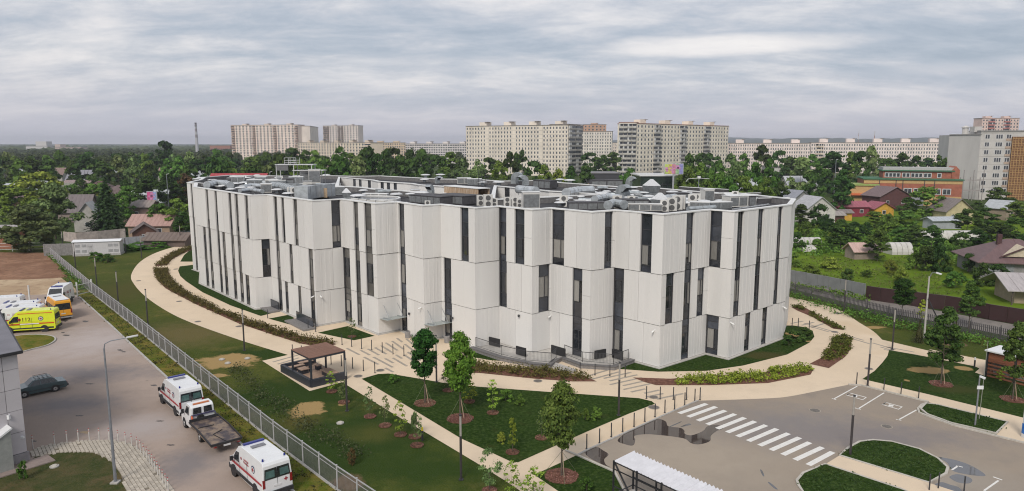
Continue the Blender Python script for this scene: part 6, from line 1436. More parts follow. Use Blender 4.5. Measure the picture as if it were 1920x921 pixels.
def crown_mesh(name, shape, H, Rr, nc, nl, lsz, m_, seed, core=True, cl=.3):
    rng = np.random.default_rng(seed); C = clumps_in(SHAPES[shape], nc, rng); cr_ = rng.uniform(.6, 1.25, nc) * cl
    P = C * [Rr, Rr, H]; rad = cr_ * Rr
    idx = rng.integers(0, nc, nl); d = rng.normal(size=(nl, 3)); d /= np.linalg.norm(d, axis=1)[:, None]; d[:, 2] = np.where(d[:, 2] < -.3, -d[:, 2] * .5, d[:, 2])
    pos = P[idx] + d * rad[idx][:, None] * rng.uniform(.55, 1.08, nl)[:, None] * [1, 1, .8]
    nrm = d + rng.normal(size=(nl, 3)) * .45 + [0, 0, .35]; nrm /= np.linalg.norm(nrm, axis=1)[:, None]
    V = np_quads(pos, nrm, np.full(nl, lsz), rng); extra = None
    if core:
        vs = []; ts = []; o_ = 0
        for k in range(nc):
            q = ICO1_V * rad[k] * .55 * rng.uniform(.8, 1.1, (len(ICO1_V), 1)) + P[k]; vs.append(q); ts.append(ICO1_T + o_); o_ += len(q)
        extra = (np.concatenate(vs), np.concatenate(ts))
    return np_mesh(name, V, m_, extra=extra)
def trunk_mesh(name, h, r0, H, Rr, seed, nb=7, m_=None):
    rnd = random.Random(seed); b = MB(); p = Vector((0, 0, 0)); r = r0; seg = 5; top = h + H * .6
    pts = [p]
    for k in range(1, seg + 1): pts.append(Vector((rnd.uniform(-.1, .1) * r0 * 3, rnd.uniform(-.1, .1) * r0 * 3, top * k / seg)))
    for k in range(seg): b.tube(pts[k], pts[k + 1], r0 * (1 - k / (seg + .8)), r0 * (1 - (k + 1) / (seg + .8)), 8)
    for k in range(nb):
        a_ = k * 2.4 + rnd.uniform(-.4, .4); z = h * .85 + (top - h) * .75 * k / nb; q0 = Vector((0, 0, z)); l_ = Rr * rnd.uniform(.5, .8)
        q1 = q0 + Vector((math.cos(a_) * l_ * .5, math.sin(a_) * l_ * .5, l_ * .35)); q2 = q0 + Vector((math.cos(a_) * l_, math.sin(a_) * l_, l_ * .9)); rr_ = r0 * .38
        b.tube(q0, q1, rr_, rr_ * .65, 6); b.tube(q1, q2, rr_ * .65, rr_ * .25, 5)
    return b.mesh(name, m_ or BARK)
# leaf colours
LG = {'mid': leaf_mat('leaf_mid_green', (0.050, 0.100, 0.018), (0.150, 0.254, 0.044)), 'dark': leaf_mat('leaf_dark_green', (0.027, 0.060, 0.015), (0.082, 0.143, 0.030)), 'lime': leaf_mat('leaf_yellow_green', (0.109, 0.166, 0.024), (0.301, 0.388, 0.065)),
      'fresh': leaf_mat('leaf_fresh_green', (0.058, 0.143, 0.017), (0.194, 0.357, 0.047), scale=1.2), 'willow': leaf_mat('leaf_grey_green', (0.082, 0.127, 0.044), (0.218, 0.290, 0.104)), 'needle': leaf_mat('needle_dark', (0.023, 0.046, 0.017), (0.064, 0.101, 0.034)),
      'brown': leaf_mat('leaf_reddish_brown', (0.079, 0.051, 0.025), (0.194, 0.127, 0.050)), 'hedge': leaf_mat('hedge_green_brown', (0.079, 0.083, 0.023), (0.216, 0.196, 0.054), scale=2.5), 'cover': leaf_mat('cover_lime_green', (0.114, 0.173, 0.020), (0.342, 0.438, 0.059), scale=2.5),
      'maple': leaf_mat('leaf_deep_green', (0.023, 0.069, 0.014), (0.073, 0.161, 0.027), scale=1.2), 'grass': leaf_mat('grass_tuft_green', (0.068, 0.115, 0.020), (0.170, 0.242, 0.044), scale=1.0)}
_tm = {}
def tree_kind(key, shape, th, H, Rr, nc, nl, lsz, col, seed, r0=.2, core=True, cl=.3):
    """unit tree: trunk height th, crown height H, crown radius Rr (real metres, then scaled)"""
    _tm[key] = (trunk_mesh('trunk_' + key, th, r0, H, Rr, seed), crown_mesh('crown_' + key, shape, H, Rr, nc, nl, lsz, LG[col], seed, core, cl), th * .9, th + H * .97, Rr)
# middle distance kinds: total height about 12, crown from near the ground
for s in range(3):
    tree_kind(f'mid{s}', 'round', 1.6, 10.5, 4.6, 46, 3400, .34, 'mid', 10 + s); tree_kind(f'dark{s}', 'oval', 1.4, 11, 4.2, 46, 3400, .34, 'dark', 20 + s); tree_kind(f'lime{s}', 'round', 1.6, 10, 4.6, 42, 3200, .34, 'lime', 30 + s)
    tree_kind(f'willow{s}', 'egg', 1.2, 10.5, 5.0, 44, 3600, .36, 'willow', 40 + s)
    tree_kind(f'far{s}', 'oval', 1.6, 12, 4.8, 34, 1000, .75, 'mid', 50 + s); tree_kind(f'fard{s}', 'round', 1.6, 12, 4.8, 34, 1000, .75, 'dark', 60 + s); tree_kind(f'farw{s}', 'egg', 1.6, 12, 4.8, 34, 1000, .75, 'willow', 70 + s)
    tree_kind(f'bush{s}', 'bush', .2, 3.0, 2.4, 26, 2200, .17, 'mid', 80 + s, r0=.08); tree_kind(f'bushd{s}', 'bush', .2, 3.0, 2.4, 26, 2200, .17, 'dark', 85 + s, r0=.08); tree_kind(f'bushl{s}', 'bush', .2, 3.0, 2.4, 26, 2200, .17, 'lime', 90 + s, r0=.08)
    tree_kind(f'brown{s}', 'round', .5, 5, 2.6, 30, 1800, .25, 'brown', 95 + s, r0=.1)
# conifers
def spruce_mesh(name, H, Rr, tiers, per, lsz, m_, seed):
    rng = np.random.default_rng(seed); Cs = []; Ns = []
    for t in range(tiers):
        f = t / (tiers - 1); z = H * (.03 + .95 * f); r_ = Rr * (1 - f) ** .85 + .12; nb = max(5, int(per * (1 - f * .7)))
        for k in range(nb):
            a_ = 2 * math.pi * (k + rng.uniform(-.3, .3)) / nb + t; l_ = r_ * rng.uniform(.72, 1.12); m2 = max(5, int(l_ * 9))
            for q in range(m2):
                u = (q + .5) / m2; side = rng.normal() * .22 * (1.2 - u) * min(l_, 2) ; x = math.cos(a_) * l_ * u - math.sin(a_) * side; y_ = math.sin(a_) * l_ * u + math.cos(a_) * side
                Cs.append((x, y_, z - l_ * .26 * u ** 1.2 + rng.normal() * .08)); Ns.append((math.cos(a_) * .5 + rng.normal() * .3, math.sin(a_) * .5 + rng.normal() * .3, .9))
    C = np.array(Cs); Nn = np.array(Ns); Nn /= np.linalg.norm(Nn, axis=1)[:, None]; V = np_quads(C, Nn, np.full(len(C), lsz), rng, aspect=.45)
    cone = MB(); cone.tube((0, 0, .4), (0, 0, H * .9), Rr * .45, .05, 10); ev = np.array(cone.v); et = []
    for f in cone.f:
        for i in range(1, len(f) - 1): et.append((f[0], f[i], f[i + 1]))
    return np_mesh(name, V, m_, extra=(ev, np.array(et)))
_tm['spruce'] = (trunk_mesh('trunk_spruce', 2, .3, 10, 1, 3, nb=0), spruce_mesh('crown_spruce', 14, 5.2, 34, 16, .34, LG['needle'], 4), 0, 14, 5.2)
_tm['spruce_small'] = (trunk_mesh('trunk_spruce_small', .6, .07, 2, .3, 3, nb=0), spruce_mesh('crown_spruce_small', 3.4, 1.1, 16, 11, .12, leaf_mat('needle_olive', (.04, .045, .02), (.11, .105, .045)), 5), 0, 3.4, 1.1)
# near trees, finely leaved
_tm['near_maple'] = (trunk_mesh('trunk_maple', 2.5, .09, 4.2, 1.4, 1), crown_mesh('crown_maple', 'round', 4.2, 1.35, 110, 9000, .105, LG['maple'], 1, True, .34), 2.75, 7.2, 1.35)
_tm['near_fresh'] = (trunk_mesh('trunk_fresh', 2.4, .10, 4.4, 1.7, 2), crown_mesh('crown_fresh', 'oval', 4.5, 1.75, 110, 9500, .11, LG['fresh'], 2, True, .30), 2.5, 7.3, 1.75)
_tm['near_loose'] = (trunk_mesh('trunk_loose', 2.2, .10, 4.4, 2.0, 3), crown_mesh('crown_loose', 'oval', 4.4, 2.1, 95, 8500, .115, leaf_mat('leaf_olive_green', (.045, .085, .016), (.155, .21, .045), scale=1.2), 3, False, .30), 2.3, 6.9, 2.1)
_tm['near_side'] = (trunk_mesh('trunk_side', 1.5, .08, 4.0, 1.4, 4), crown_mesh('crown_side', 'egg', 4.4, 1.5, 60, 4500, .13, leaf_mat('leaf_side_green', (.036, .08, .016), (.12, .19, .042), scale=1.2), 4, True, .30), 1.8, 6.0, 1.5)
def sapling_kind(key, H, Rr, nl, seed, col):
    _tm[key] = (trunk_mesh('trunk_' + key, .5, .03, H * .8, Rr, seed, nb=9), crown_mesh('crown_' + key, 'loose', H - .4, Rr, 22, nl, .085, LG[col], seed, False, .34), .5, H, Rr)
sapling_kind('sap0', 2.6, .75, 330, 1, 'cover'); sapling_kind('sap1', 2.4, .8, 260, 2, 'willow'); sapling_kind('sap2', 2.4, .6, 700, 3, 'cover'); sapling_kind('sap3', 2.8, 1.1, 800, 4, 'willow'); sapling_kind('sap4', 1.2, .8, 700, 5, 'willow')
def tree_at(x, y, h, w, kind, rz, name='tree', **kw):
    tr, cr_, z0, zt, Rr = _tm[kind]; r = empty(name, (x, y, 0), rz, **kw); sz = h / zt; sxy = w / 2 / Rr
    o = link('trunk', tr, r); o.scale = (sxy if sxy < sz else sz, sxy if sxy < sz else sz, sz); c = link('crown', cr_, r); c.scale = (sxy, sxy, sz); c.location = (0, 0, z0 * sz); return r
def tree_px(px, yb, yt, w, kind, lab, group=None, rz=None, name='leafy_tree', cat='tree'):
    x, y = G(px, yb); h = zat(px, yt, x, y); wm = w / FPX * y
    return tree_at(x, y, max(h, .4), wm, kind, rz if rz is not None else (px * 7.3) % 6.28, name, label=lab, cat=cat, group=group)
def tree_D(px, D, yt, w, kind, lab, group=None, name='leafy_tree'):
    x = at_dist(px, D); h = zat(px, yt, x, D); return tree_at(x, D, max(h, 3), w / FPX * D, kind, (px * 7.3) % 6.28, name, label=lab, cat='tree', group=group)
# ================================================================== BACKGROUND BUILDINGS
WIN = mat('far_window_glass', (.055, .06, .07), .12, .4, scale=.6, spec=.7)
WINB = mat('far_window_brown', (.10, .085, .075), .4, .4, scale=.6)
WFR = mat('far_window_frame', (.55, .55, .55), .5)
JOINT = mat('panel_joint_far', (.27, .25, .235), .8)
def block(name, lab, pL, pR, DL, DR, top, floors, cols, wallc, depth=12, lean=0, balc=(), endb=False, roofboxes=4, wfrac=.45, capc=(.25, .22, .2), balcc=None, cat='apartment block', base=-2, pent=3.0, seed=1, joints=True, rvar=.1, wh=1.45, skip=()):
    A = Vector((at_dist(pL, DL), DL)); B = Vector((at_dist(pR, DR), DR)); u = (B - A).normalized(); nr = Vector((u.y, -u.x)); nr = nr if nr.y < 0 else -nr; L = (B - A).length
    r = empty(name, ((A.x + B.x) / 2, (A.y + B.y) / 2, 0), 0, lab, cat); off = r.location; rnd = random.Random(seed)
    wallc = tuple(min(c * k_, .82) for c, k_ in zip(wallc, (1.42, 1.4, 1.38))); W = mat('far_wall_' + name + str(seed), wallc, .85, rvar, scale=.12, detail=8)
    back_ = -nr * depth; b = MB(off=off); b.prism([tuple(A), tuple(B), tuple(B + back_), tuple(A + back_)], base, top); b.build('wall', W, r)
    P = lambda s, d, z: (A.x + u.x * s + nr.x * d, A.y + u.y * s + nr.y * d, z)
    b = MB(off=off); b.prism([P(-.3, .3, 0)[:2], P(L + .3, .3, 0)[:2], P(L + .3, -depth - .3, 0)[:2], P(-.3, -depth - .3, 0)[:2]], top, top + .35, bottom=True); b.build('roof', mat('roofcap' + str(capc), capc, .8), r)
    fh = (top - .9) / floors; wins = MB(off=off); fr = MB(off=off); bal = MB(off=off); jt = MB(off=off); cw_ = L / cols
    def box(mb, s0, s1, z0, z1, d0, d1): mb.add([P(s0, d1, z0), P(s1, d1, z0), P(s1, d1, z1), P(s0, d1, z1), P(s0, d0, z0), P(s1, d0, z0), P(s1, d0, z1), P(s0, d0, z1)], [(0, 1, 2, 3), (0, 4, 5, 1), (1, 5, 6, 2), (2, 6, 7, 3), (3, 7, 4, 0)])
    for f in range(floors):
        z = .3 + f * fh
        if joints: box(jt, 0, L, z - .06, z + .04, 0, .03)
        for c in range(cols):
            if c in skip: continue
            s = (c + .5) * cw_
            if c in balc:
                box(bal, s - cw_ * .48, s + cw_ * .48, z + .1, z + 1.15, 0, 1.1); box(wins, s - cw_ * .44, s + cw_ * .44, z + 1.15, z + fh - .25, 0, .25 if rnd.random() < .5 else .95)
                if rnd.random() < .6: box(fr, s - cw_ * .46, s - cw_ * .15, z + 1.15, z + fh - .2, .2, 1.0)
                box(bal, s - cw_ * .48, s + cw_ * .48, z + fh - .22, z + fh - .04, 0, 1.1)
            else:
                ww = cw_ * wfrac * rnd.choice([.75, 1, 1]) ; z0 = z + .95
                box(fr, s - ww / 2 - .08, s + ww / 2 + .08, z0 - .08, z0 + wh + .08, 0, .04); box(wins, s - ww / 2, s + ww / 2, z0, z0 + wh, .04, .07); box(fr, s + ww * .1, s + ww * .1 + .08, z0, z0 + wh, .07, .09)
                if rnd.random() < .07: box(fr, s + ww * .6, s + ww * .6 + .7, z0 - .2, z0 + .4, 0, .4)
    if joints:
        for c in range(0, cols + 1, 2): box(jt, c * cw_ - .05, c * cw_ + .05, 0, top, 0, .025)
    # end walls
    for side, E0, sgn in (('r', B, 1), ('l', A, -1)):
        for f in range(floors):
            z = .3 + f * fh
            for q in (.3, .7):
                c_ = E0 + back_ * q; e0, e1 = c_ - nr * 1.0, c_ + nr * 1.0; o2 = u * sgn * .06
                if endb == side:
                    e0, e1 = c_ - nr * depth * .18, c_ + nr * depth * .18; bal.add([(e.x + o2.x * k, e.y + o2.y * k, zz) for e in (e0, e1) for k in (0, 14) for zz in (z + .1, z + 1.15)], [(0, 2, 3, 1), (4, 5, 7, 6), (2, 6, 7, 3), (1, 3, 7, 5), (0, 4, 6, 2)])
                    zz0, zz1 = z + 1.15, z + fh - .2
                elif endb is False: continue
                else: zz0, zz1 = z + .95, z + .95 + wh
                o3 = o2 * (3 if endb == side else 1); wins.add([(e0.x + o3.x, e0.y + o3.y, zz0), (e1.x + o3.x, e1.y + o3.y, zz0), (e1.x + o3.x, e1.y + o3.y, zz1), (e0.x + o3.x, e0.y + o3.y, zz1)], [(0, 1, 2, 3)])
    wins.build('windows', WIN, r, kind='stuff'); fr.build('window_frames', WFR, r, kind='stuff')
    if bal.v: bal.build('balconies', mat('balcony' + str(balcc), balcc or tuple(c * .9 for c in wallc), .8, .25, scale=.35), r, kind='stuff')
    if jt.v: jt.build('panel_joints', JOINT, r, kind='stuff')
    for k in range(roofboxes):
        s = L * (k + .5) / roofboxes; b = MB(off=off); w_ = min(6, L / roofboxes * .45)
        b.prism([P(s - w_ / 2, -depth * .35, 0)[:2], P(s + w_ / 2, -depth * .35, 0)[:2], P(s + w_ / 2, -depth * .7, 0)[:2], P(s - w_ / 2, -depth * .7, 0)[:2]], top + .3, top + pent); b.build('lift_house', W, r)
        b = MB(off=off); b.prism([P(s + w_ * .3, -depth * .3, 0)[:2], P(s + w_ * .7, -depth * .3, 0)[:2], P(s + w_ * .7, -depth * .6, 0)[:2], P(s + w_ * .3, -depth * .6, 0)[:2]], top + pent + .003, top + pent + .3, bottom=True); b.build('lift_house_cap', JOINT, r)
    return r, P, L
bz = lambda px, py, D: zat(px, py, at_dist(px, D), D)
block('beige_tower_block', 'tall beige apartment block with brown balcony columns at the far left of the towers', 435, 560, 760, 735, bz(500, 235, 750), 16, 19, (.56, .48, .43), balc=(0, 6, 12, 18), balcc=(.50, .36, .29), roofboxes=3, seed=2, pent=1.6)
block('beige_tower_end', 'plain pale end wing right of the tall beige apartment block', 560, 577, 740, 800, bz(570, 237, 750), 16, 2, (.52, .47, .43), roofboxes=0, seed=3, wfrac=.25)
block('pale_twin_tower', 'pair of pale towers standing behind the long nine storey block', 607, 672, 960, 940, bz(640, 236, 950), 16, 12, (.50, .45, .42), balc=(0, 1, 5, 6), balcc=(.33, .25, .2), roofboxes=2, seed=4, pent=1.5)
block('long_cream_block', 'long cream nine storey block between the beige tower and the dark trees', 558, 695, 640, 560, bz(620, 268, 600), 9, 26, (.52, .45, .37), roofboxes=5, seed=5, pent=2.0, balc=(24, 25))
block('orange_cream_block', 'low cream and orange apartment block right of the long cream one', 700, 760, 690, 700, bz(730, 268, 690), 9, 14, (.50, .40, .29), roofboxes=2, seed=6, pent=1.6)
block('striped_white_block', 'long white apartment block with rows of dark windows left of the big panel block', 755, 880, 720, 700, bz(820, 270, 710), 9, 28, (.48, .46, .45), roofboxes=4, seed=7, pent=2.2, wfrac=.72, wh=1.3)
block('big_panel_block', 'large twelve storey panel block with four lift houses in the middle of the skyline', 874, 1065, 520, 480, bz(970, 236, 500), 12, 34, (.52, .475, .415), roofboxes=4, seed=8, wfrac=.40, skip=(7, 16, 25), depth=20)
block('panel_block_end', 'balcony end of the large panel block facing right', 1065.5, 1091, 480, 500, bz(1075, 234, 490), 12, 2, (.50, .465, .42), balc=(0, 1), roofboxes=0, seed=9, balcc=(.40, .38, .35), depth=14)
block('brown_topped_block', 'panel block with brown stepped top half hidden behind the big panel block', 1090, 1147, 590, 585, bz(1115, 247, 588), 12, 12, (.50, .47, .43), roofboxes=0, seed=10, wfrac=.4)
block('brown_stepped_house', 'brown stepped roof top behind the half hidden panel block', 1094, 1136, 640, 640, bz(1115, 234, 640), 14, 6, (.36, .22, .15), roofboxes=1, seed=11, pent=1.4)
block('right_panel_block', 'large twelve storey panel block with four lift houses right of the middle', 1193, 1365, 470, 545, bz(1280, 234, 500), 12, 30, (.55, .505, .43), balc=(5, 6, 13, 14, 21, 22), roofboxes=4, seed=12, wfrac=.38, balcc=(.44, .42, .39), depth=16, capc=(.30, .15, .11))
block('balcony_block', 'balcony side of the right hand panel block facing left', 1160, 1193, 472, 469, bz(1175, 230, 470), 12, 4, (.52, .49, .44), balc=(0, 1, 2, 3), roofboxes=0, seed=13, balcc=(.46, .44, .40), depth=14, capc=(.30, .15, .11))
block('cream_sliver_block', 'narrow cream block seen between the two large panel blocks', 1146, 1160, 640, 640, bz(1153, 268, 640), 8, 4, (.52, .46, .40), roofboxes=0, seed=14)
block('long_pink_block', 'very long pinkish white eight storey block left half behind the right trees', 1362, 1520, 560, 545, bz(1440, 269, 552), 8, 36, (.56, .49, .46), roofboxes=3, seed=15, wfrac=.45, pent=3.0)
block('long_pink_block_right', 'very long pinkish white eight storey block right half behind the red brick hall', 1521, 1782, 545, 520, bz(1650, 268, 532), 8, 54, (.56, .495, .465), balc=(2, 3, 4), roofboxes=5, seed=16, wfrac=.45, pent=3.2)
block('pink_tower', 'pink and cream tower behind the grey block at the upper right', 1838, 1907, 640, 640, bz(1870, 222, 640), 15, 12, (.50, .38, .34), balc=(2, 3, 7, 8), balcc=(.42, .17, .15), roofboxes=2, seed=17, pent=2.0)
# grey block, nearer, at the right: each window is a part
def grey_block():
    D = 283; A = Vector((at_dist(1838, D), D)); B = Vector((at_dist(1940, D - 4), D - 4)); A0 = Vector((at_dist(1779, D + 14), D + 14)); top = bz(1860, 247, D)
    r = empty('grey_apartment_block', (A.x, A.y, 0), 0, 'grey nine storey block with blank side wall and scaffolded brick corner at the right', 'apartment block'); off = r.location
    W = mat('grey_block_wall', (.50, .48, .455), .85, .1, scale=.25, detail=8); W2 = mat('grey_block_side', (.55, .53, .505), .85, .07, scale=.2, detail=8, stretch=(1, 1, .3))
    u = (B - A).normalized(); nr = Vector((u.y, -u.x)); nr = nr if nr.y < 0 else -nr
    b = MB(off=off); b.prism([tuple(A0), tuple(A), tuple(A - nr * 12 + u * 3), tuple(A0 + Vector((3, 12)))], 0, top - 1.2); b.build('side_wall', W2, r)
    b = MB(off=off); b.prism([tuple(A), tuple(B), tuple(B - nr * 12), tuple(A - nr * 12)], 0, top); b.build('wall', W, r)
    b = MB(off=off); b.prism([tuple(A - u * .3 + nr * .3), tuple(B + nr * .3), tuple(B - nr * 12), tuple(A - nr * 12)], top, top + .5, bottom=True); b.build('roof', mat('grey_block_cap', (.28, .27, .26), .8), r)
    b = MB(off=off); b.ribbon([tuple(A0 + Vector((0, -.2))), tuple(A + Vector((0, -.2)))], .5, top - 1.2, top - .9); b.build('coping', mat('grey_block_cap', (.28, .27, .26), .8), r)
    P = lambda s, d, z: (A.x + u.x * s + nr.x * d, A.y + u.y * s + nr.y * d, z); fh = 3.05
    def pane(s0, s1, z0, z1, name='window'):
        b = MB(off=off); b.add([P(s0 - .12, .05, z0 - .12), P(s1 + .12, .05, z0 - .12), P(s1 + .12, .05, z1 + .12), P(s0 - .12, .05, z1 + .12)], [(0, 1, 2, 3)]); w = b.build(name, WFR, r)
        n_ = 2 if s1 - s0 < 2 else 3
        for k in range(n_): a_, c_ = s0 + (s1 - s0) * k / n_ + .1, s0 + (s1 - s0) * (k + 1) / n_ - .1; b = MB(off=off); b.add([P(a_, .07, z0), P(c_, .07, z0), P(c_, .07, z1), P(a_, .07, z1)], [(0, 1, 2, 3)]); b.build('pane', WIN, w)
    for f in range(9):
        z = top - 2.7 - f * fh
        if z < 0: continue
        pane(1.6, 3.2, z, z + 1.5); pane(5.4, 7.8, z, z + 1.5)
        b = MB(off=off); b.add([P(.0, .03, z + 2.05), P(14, .03, z + 2.05), P(14, .03, z + 2.12), P(0, .03, z + 2.12)], [(0, 1, 2, 3)]); b.build('panel_joint', JOINT, r)
        b = MB(off=off); b.add([P(9.0, .2, z - .9), P(10.9, .2, z - .9), P(10.9, .2, z), P(9.0, .2, z), P(9.0, 0, z - .9), P(10.9, 0, z - .9), P(10.9, 0, z), P(9, 0, z)], [(0, 1, 2, 3), (2, 3, 7, 6), (3, 7, 4, 0)]); b.build('balcony', mat('balcony_peach', (.42, .32, .25), .8, .15), r); pane(9.1, 10.8, z + .05, z + 1.5, 'balcony_window')
    b = MB(off=off); b.add([P(11.0, .9, 0), P(22, .9, 0), P(22, .9, top - 2), P(11, .9, top - 2), P(11, 0, 0), P(11, 0, top - 2)], [(0, 1, 2, 3), (0, 3, 5, 4)]); b.build('brick_corner', mat('brick_orange', (.20, .10, .045), .85, .25, scale=1.2), r)
    lat = MB(off=off)
    for f in range(26): z = f * .95 + .5; lat.beam(P(11, 1.0, z), P(22, 1.0, z), .1, .14)
    for k in range(12): lat.beam(P(11 + k, 1.05, 0), P(11 + k, 1.05, top - 2), .14, .1)
    lat.build('lattice', mat('lattice_tan', (.50, .31, .13), .8), r, kind='stuff')
    b = MB(off=off); b.box((A.x + 1, A.y + 5, top + 1.0), (3, 3, 2.2)); b.build('roof_vent_house', W, r)
    b = MB(off=off); b.lathe((A0.x + 9, A0.y + 4, top - 1), [(1.2, 0), (1.2, 2.8), (1.7, 3.0), (.3, 3.8)], 8); b.build('roof_turret', W, r)
    # steel scaffold on the left front
    sc = MB(off=off)
    for z in (4, 8): sc.beam(P(-7, 6, z), P(0, 6, z), .2, .2); sc.beam(P(-7, 3, z), P(0, 3, z), .2, .2)
    for s in (-7, -3.5, 0): sc.beam(P(s, 6, 0), P(s, 6, 12), .2, .2); sc.beam(P(s, 3, 0), P(s, 3, 9), .2, .2)
    sc.build('scaffold', mat('scaffold_grey', (.3, .27, .26), .6), r)
grey_block()
# ---- red brick hall with green roof edges
def brick_hall():
    D = 262; A = Vector((at_dist(1625, D), D)); B = Vector((at_dist(1812, D - 10), D - 10)); u = (B - A).normalized(); nr = Vector((u.y, -u.x)); nr = nr if nr.y < 0 else -nr; L = (B - A).length
    r = empty('brick_hall', (A.x, A.y, 0), 0, 'long red brick hall with yellow trim and green roof edges in the right background', 'hall'); off = r.location
    BR = mat('red_brick', (.34, .12, .075), .9, .16, scale=.8, detail=8); YT = mat('yellow_trim', (.50, .33, .15), .85, .1); GR = mat('green_roof_edge', (.045, .14, .075), .6, .15); RF = mat('pale_roof', (.40, .40, .39), .7, .1)
    P = lambda s, d, z: (A.x + u.x * s + nr.x * d, A.y + u.y * s + nr.y * d, z); h = 9.2
    def bx(nm, s0, s1, d0, d1, z0, z1, m_): b = MB(off=off); b.prism([P(s0, d0, 0)[:2], P(s1, d0, 0)[:2], P(s1, d1, 0)[:2], P(s0, d1, 0)[:2]], z0, z1, bottom=True); return b.build(nm, m_, r)
    bx('wall', 0, L, 0, -16, 0, h, BR); bx('roof', -.4, L + .4, .5, -16.4, h, h + .45, GR); bx('trim', 0, L, .08, 0, h - 1.3, h - .05, YT); bx('trim', 0, L, .1, 0, 0, 3.4, YT)
    bx('upper_wall', L * .22, L * .93, -5, -13, h + .4, h + 3.0, BR); bx('upper_eave', L * .20, L * .95, -4.3, -13.6, h + 3.0, h + 3.45, GR); bx('upper_roof', L * .215, L * .94, -4.6, -13.2, h + 3.453, h + 4.4, RF)
    b = MB(off=off); e0 = L * .92; b.add([P(e0, -4.5, h + .4), P(e0 + 2.5, -4.5, h + .4), P(e0 + 2.5, -4.5, h + 3.6), P(e0 + 1.2, -4.5, h + 5.0), P(e0, -4.5, h + 3.6), P(e0, -13, h + .4), P(e0 + 2.5, -13, h + .4), P(e0 + 2.5, -13, h + 3.6), P(e0 + 1.2, -13, h + 5), P(e0, -13, h + 3.6)], [(0, 1, 2, 3, 4), (1, 6, 7, 2), (2, 7, 8, 3), (3, 8, 9, 4), (0, 4, 9, 5)]); b.build('gable', BR, r)
    def win(s, z, w=1.0, hh=1.8, d=.0):
        b = MB(off=off); b.add([P(s - w / 2 - .25, d + .06, z - .2), P(s + w / 2 + .25, d + .06, z - .2), P(s + w / 2 + .25, d + .06, z + hh + .25), P(s - w / 2 - .25, d + .06, z + hh + .25)], [(0, 1, 2, 3)]); w_ = b.build('window', WFR, r)
        b = MB(off=off); b.add([P(s - w / 2, d + .09, z), P(s + w / 2, d + .09, z), P(s + w / 2, d + .09, z + hh), P(s - w / 2, d + .09, z + hh)], [(0, 1, 2, 3)]); b.build('pane', WIN, w_)
    for f in (.09, .135, .20, .245, .44, .48, .54, .58, .73, .77, .83, .87): win(L * f, 4.2)
    for f in (.26, .30, .34, .38, .44, .48, .53, .57, .61, .66, .70, .80): win(L * f, h + .9, .9, 1.3, -5)
    for f in (.16, .33, .40, .62, .72): bx('downpipe', L * f, L * f + .25, .2, 0, 0, h, mat('pipe_dark', (.06, .05, .05), .6))
    bx('entrance_wing', -5, 4.5, 3, -6, 0, 7.0, YT); bx('entrance_roof', -5.4, 4.8, 3.4, -6.4, 7.0, 7.6, mat('lime_roof', (.28, .36, .10), .6)); bx('orange_canopy', -4.5, 9.5, 4.5, .2, 3.5, 4.2, mat('orange_canopy', (.62, .15, .05), .6)); bx('garage_bay', L * .47, L * .62, 1.2, 0, 0, 3.0, mat('shutter_grey', (.25, .25, .28), .6))
brick_hall()
# ---- dark buildings close behind the clinic
def simple(name, lab, pL, pR, D, ztop, depth, m_, roofm=None, cat='building', dz=.3, slope=0):
    A = Vector((at_dist(pL, D), D)); B = Vector((at_dist(pR, D), D)); r = empty(name, ((A.x + B.x) / 2, D, 0), 0, lab, cat); off = r.location
    b = MB(off=off); b.prism([tuple(A), tuple(B), (B.x, D + depth), (A.x, D + depth)], 0, ztop); b.build('wall', m_, r)
    b = MB(off=off); b.prism([(A.x - .4, D - .4), (B.x + .4, D - .4), (B.x + .4, D + depth + .4), (A.x - .4, D + depth + .4)], ztop, ztop + dz, bottom=True); b.build('roof', roofm or VW, r)
    return r, A, B, off
r_, A_, B_, off_ = simple('black_flat_building', 'low black flat roofed building right of the trees behind the clinic', 1098, 1163, 330, zat(1130, 325.5, 0, 330), 18, mat('black_wall', (.045, .043, .05), .6), mat('grey_flat_roof', (.20, .19, .20), .7))
for k in range(5): b = MB(off=off_); b.box((A_.x + 2 + k * 3.2, 329.9, 2.2), (1.2, .2, 3.4)); b.build('pillar', mat('orange_pillar', (.35, .22, .1), .7), r_)
r_, A_, B_, off_ = simple('glass_front_building', 'dark glass fronted building with white roof edge under the billboard', 1203, 1265, 190, zat(1230, 330.5, 0, 190), 14, mat('curtain_glass', (.03, .045, .04), .08, .4, scale=.4, spec=.8))
for k in range(7): b = MB(off=off_); b.box((A_.x + (B_.x - A_.x) * k / 6, 189.94, 6), (.12, .12, 12)); b.build('mullion', DARK, r_)
for k in range(4): b = MB(off=off_); b.box(((A_.x + B_.x) / 2, 189.93, 3 + 2.8 * k), ((B_.x - A_.x), .1, .12)); b.build('transom', DARK, r_)
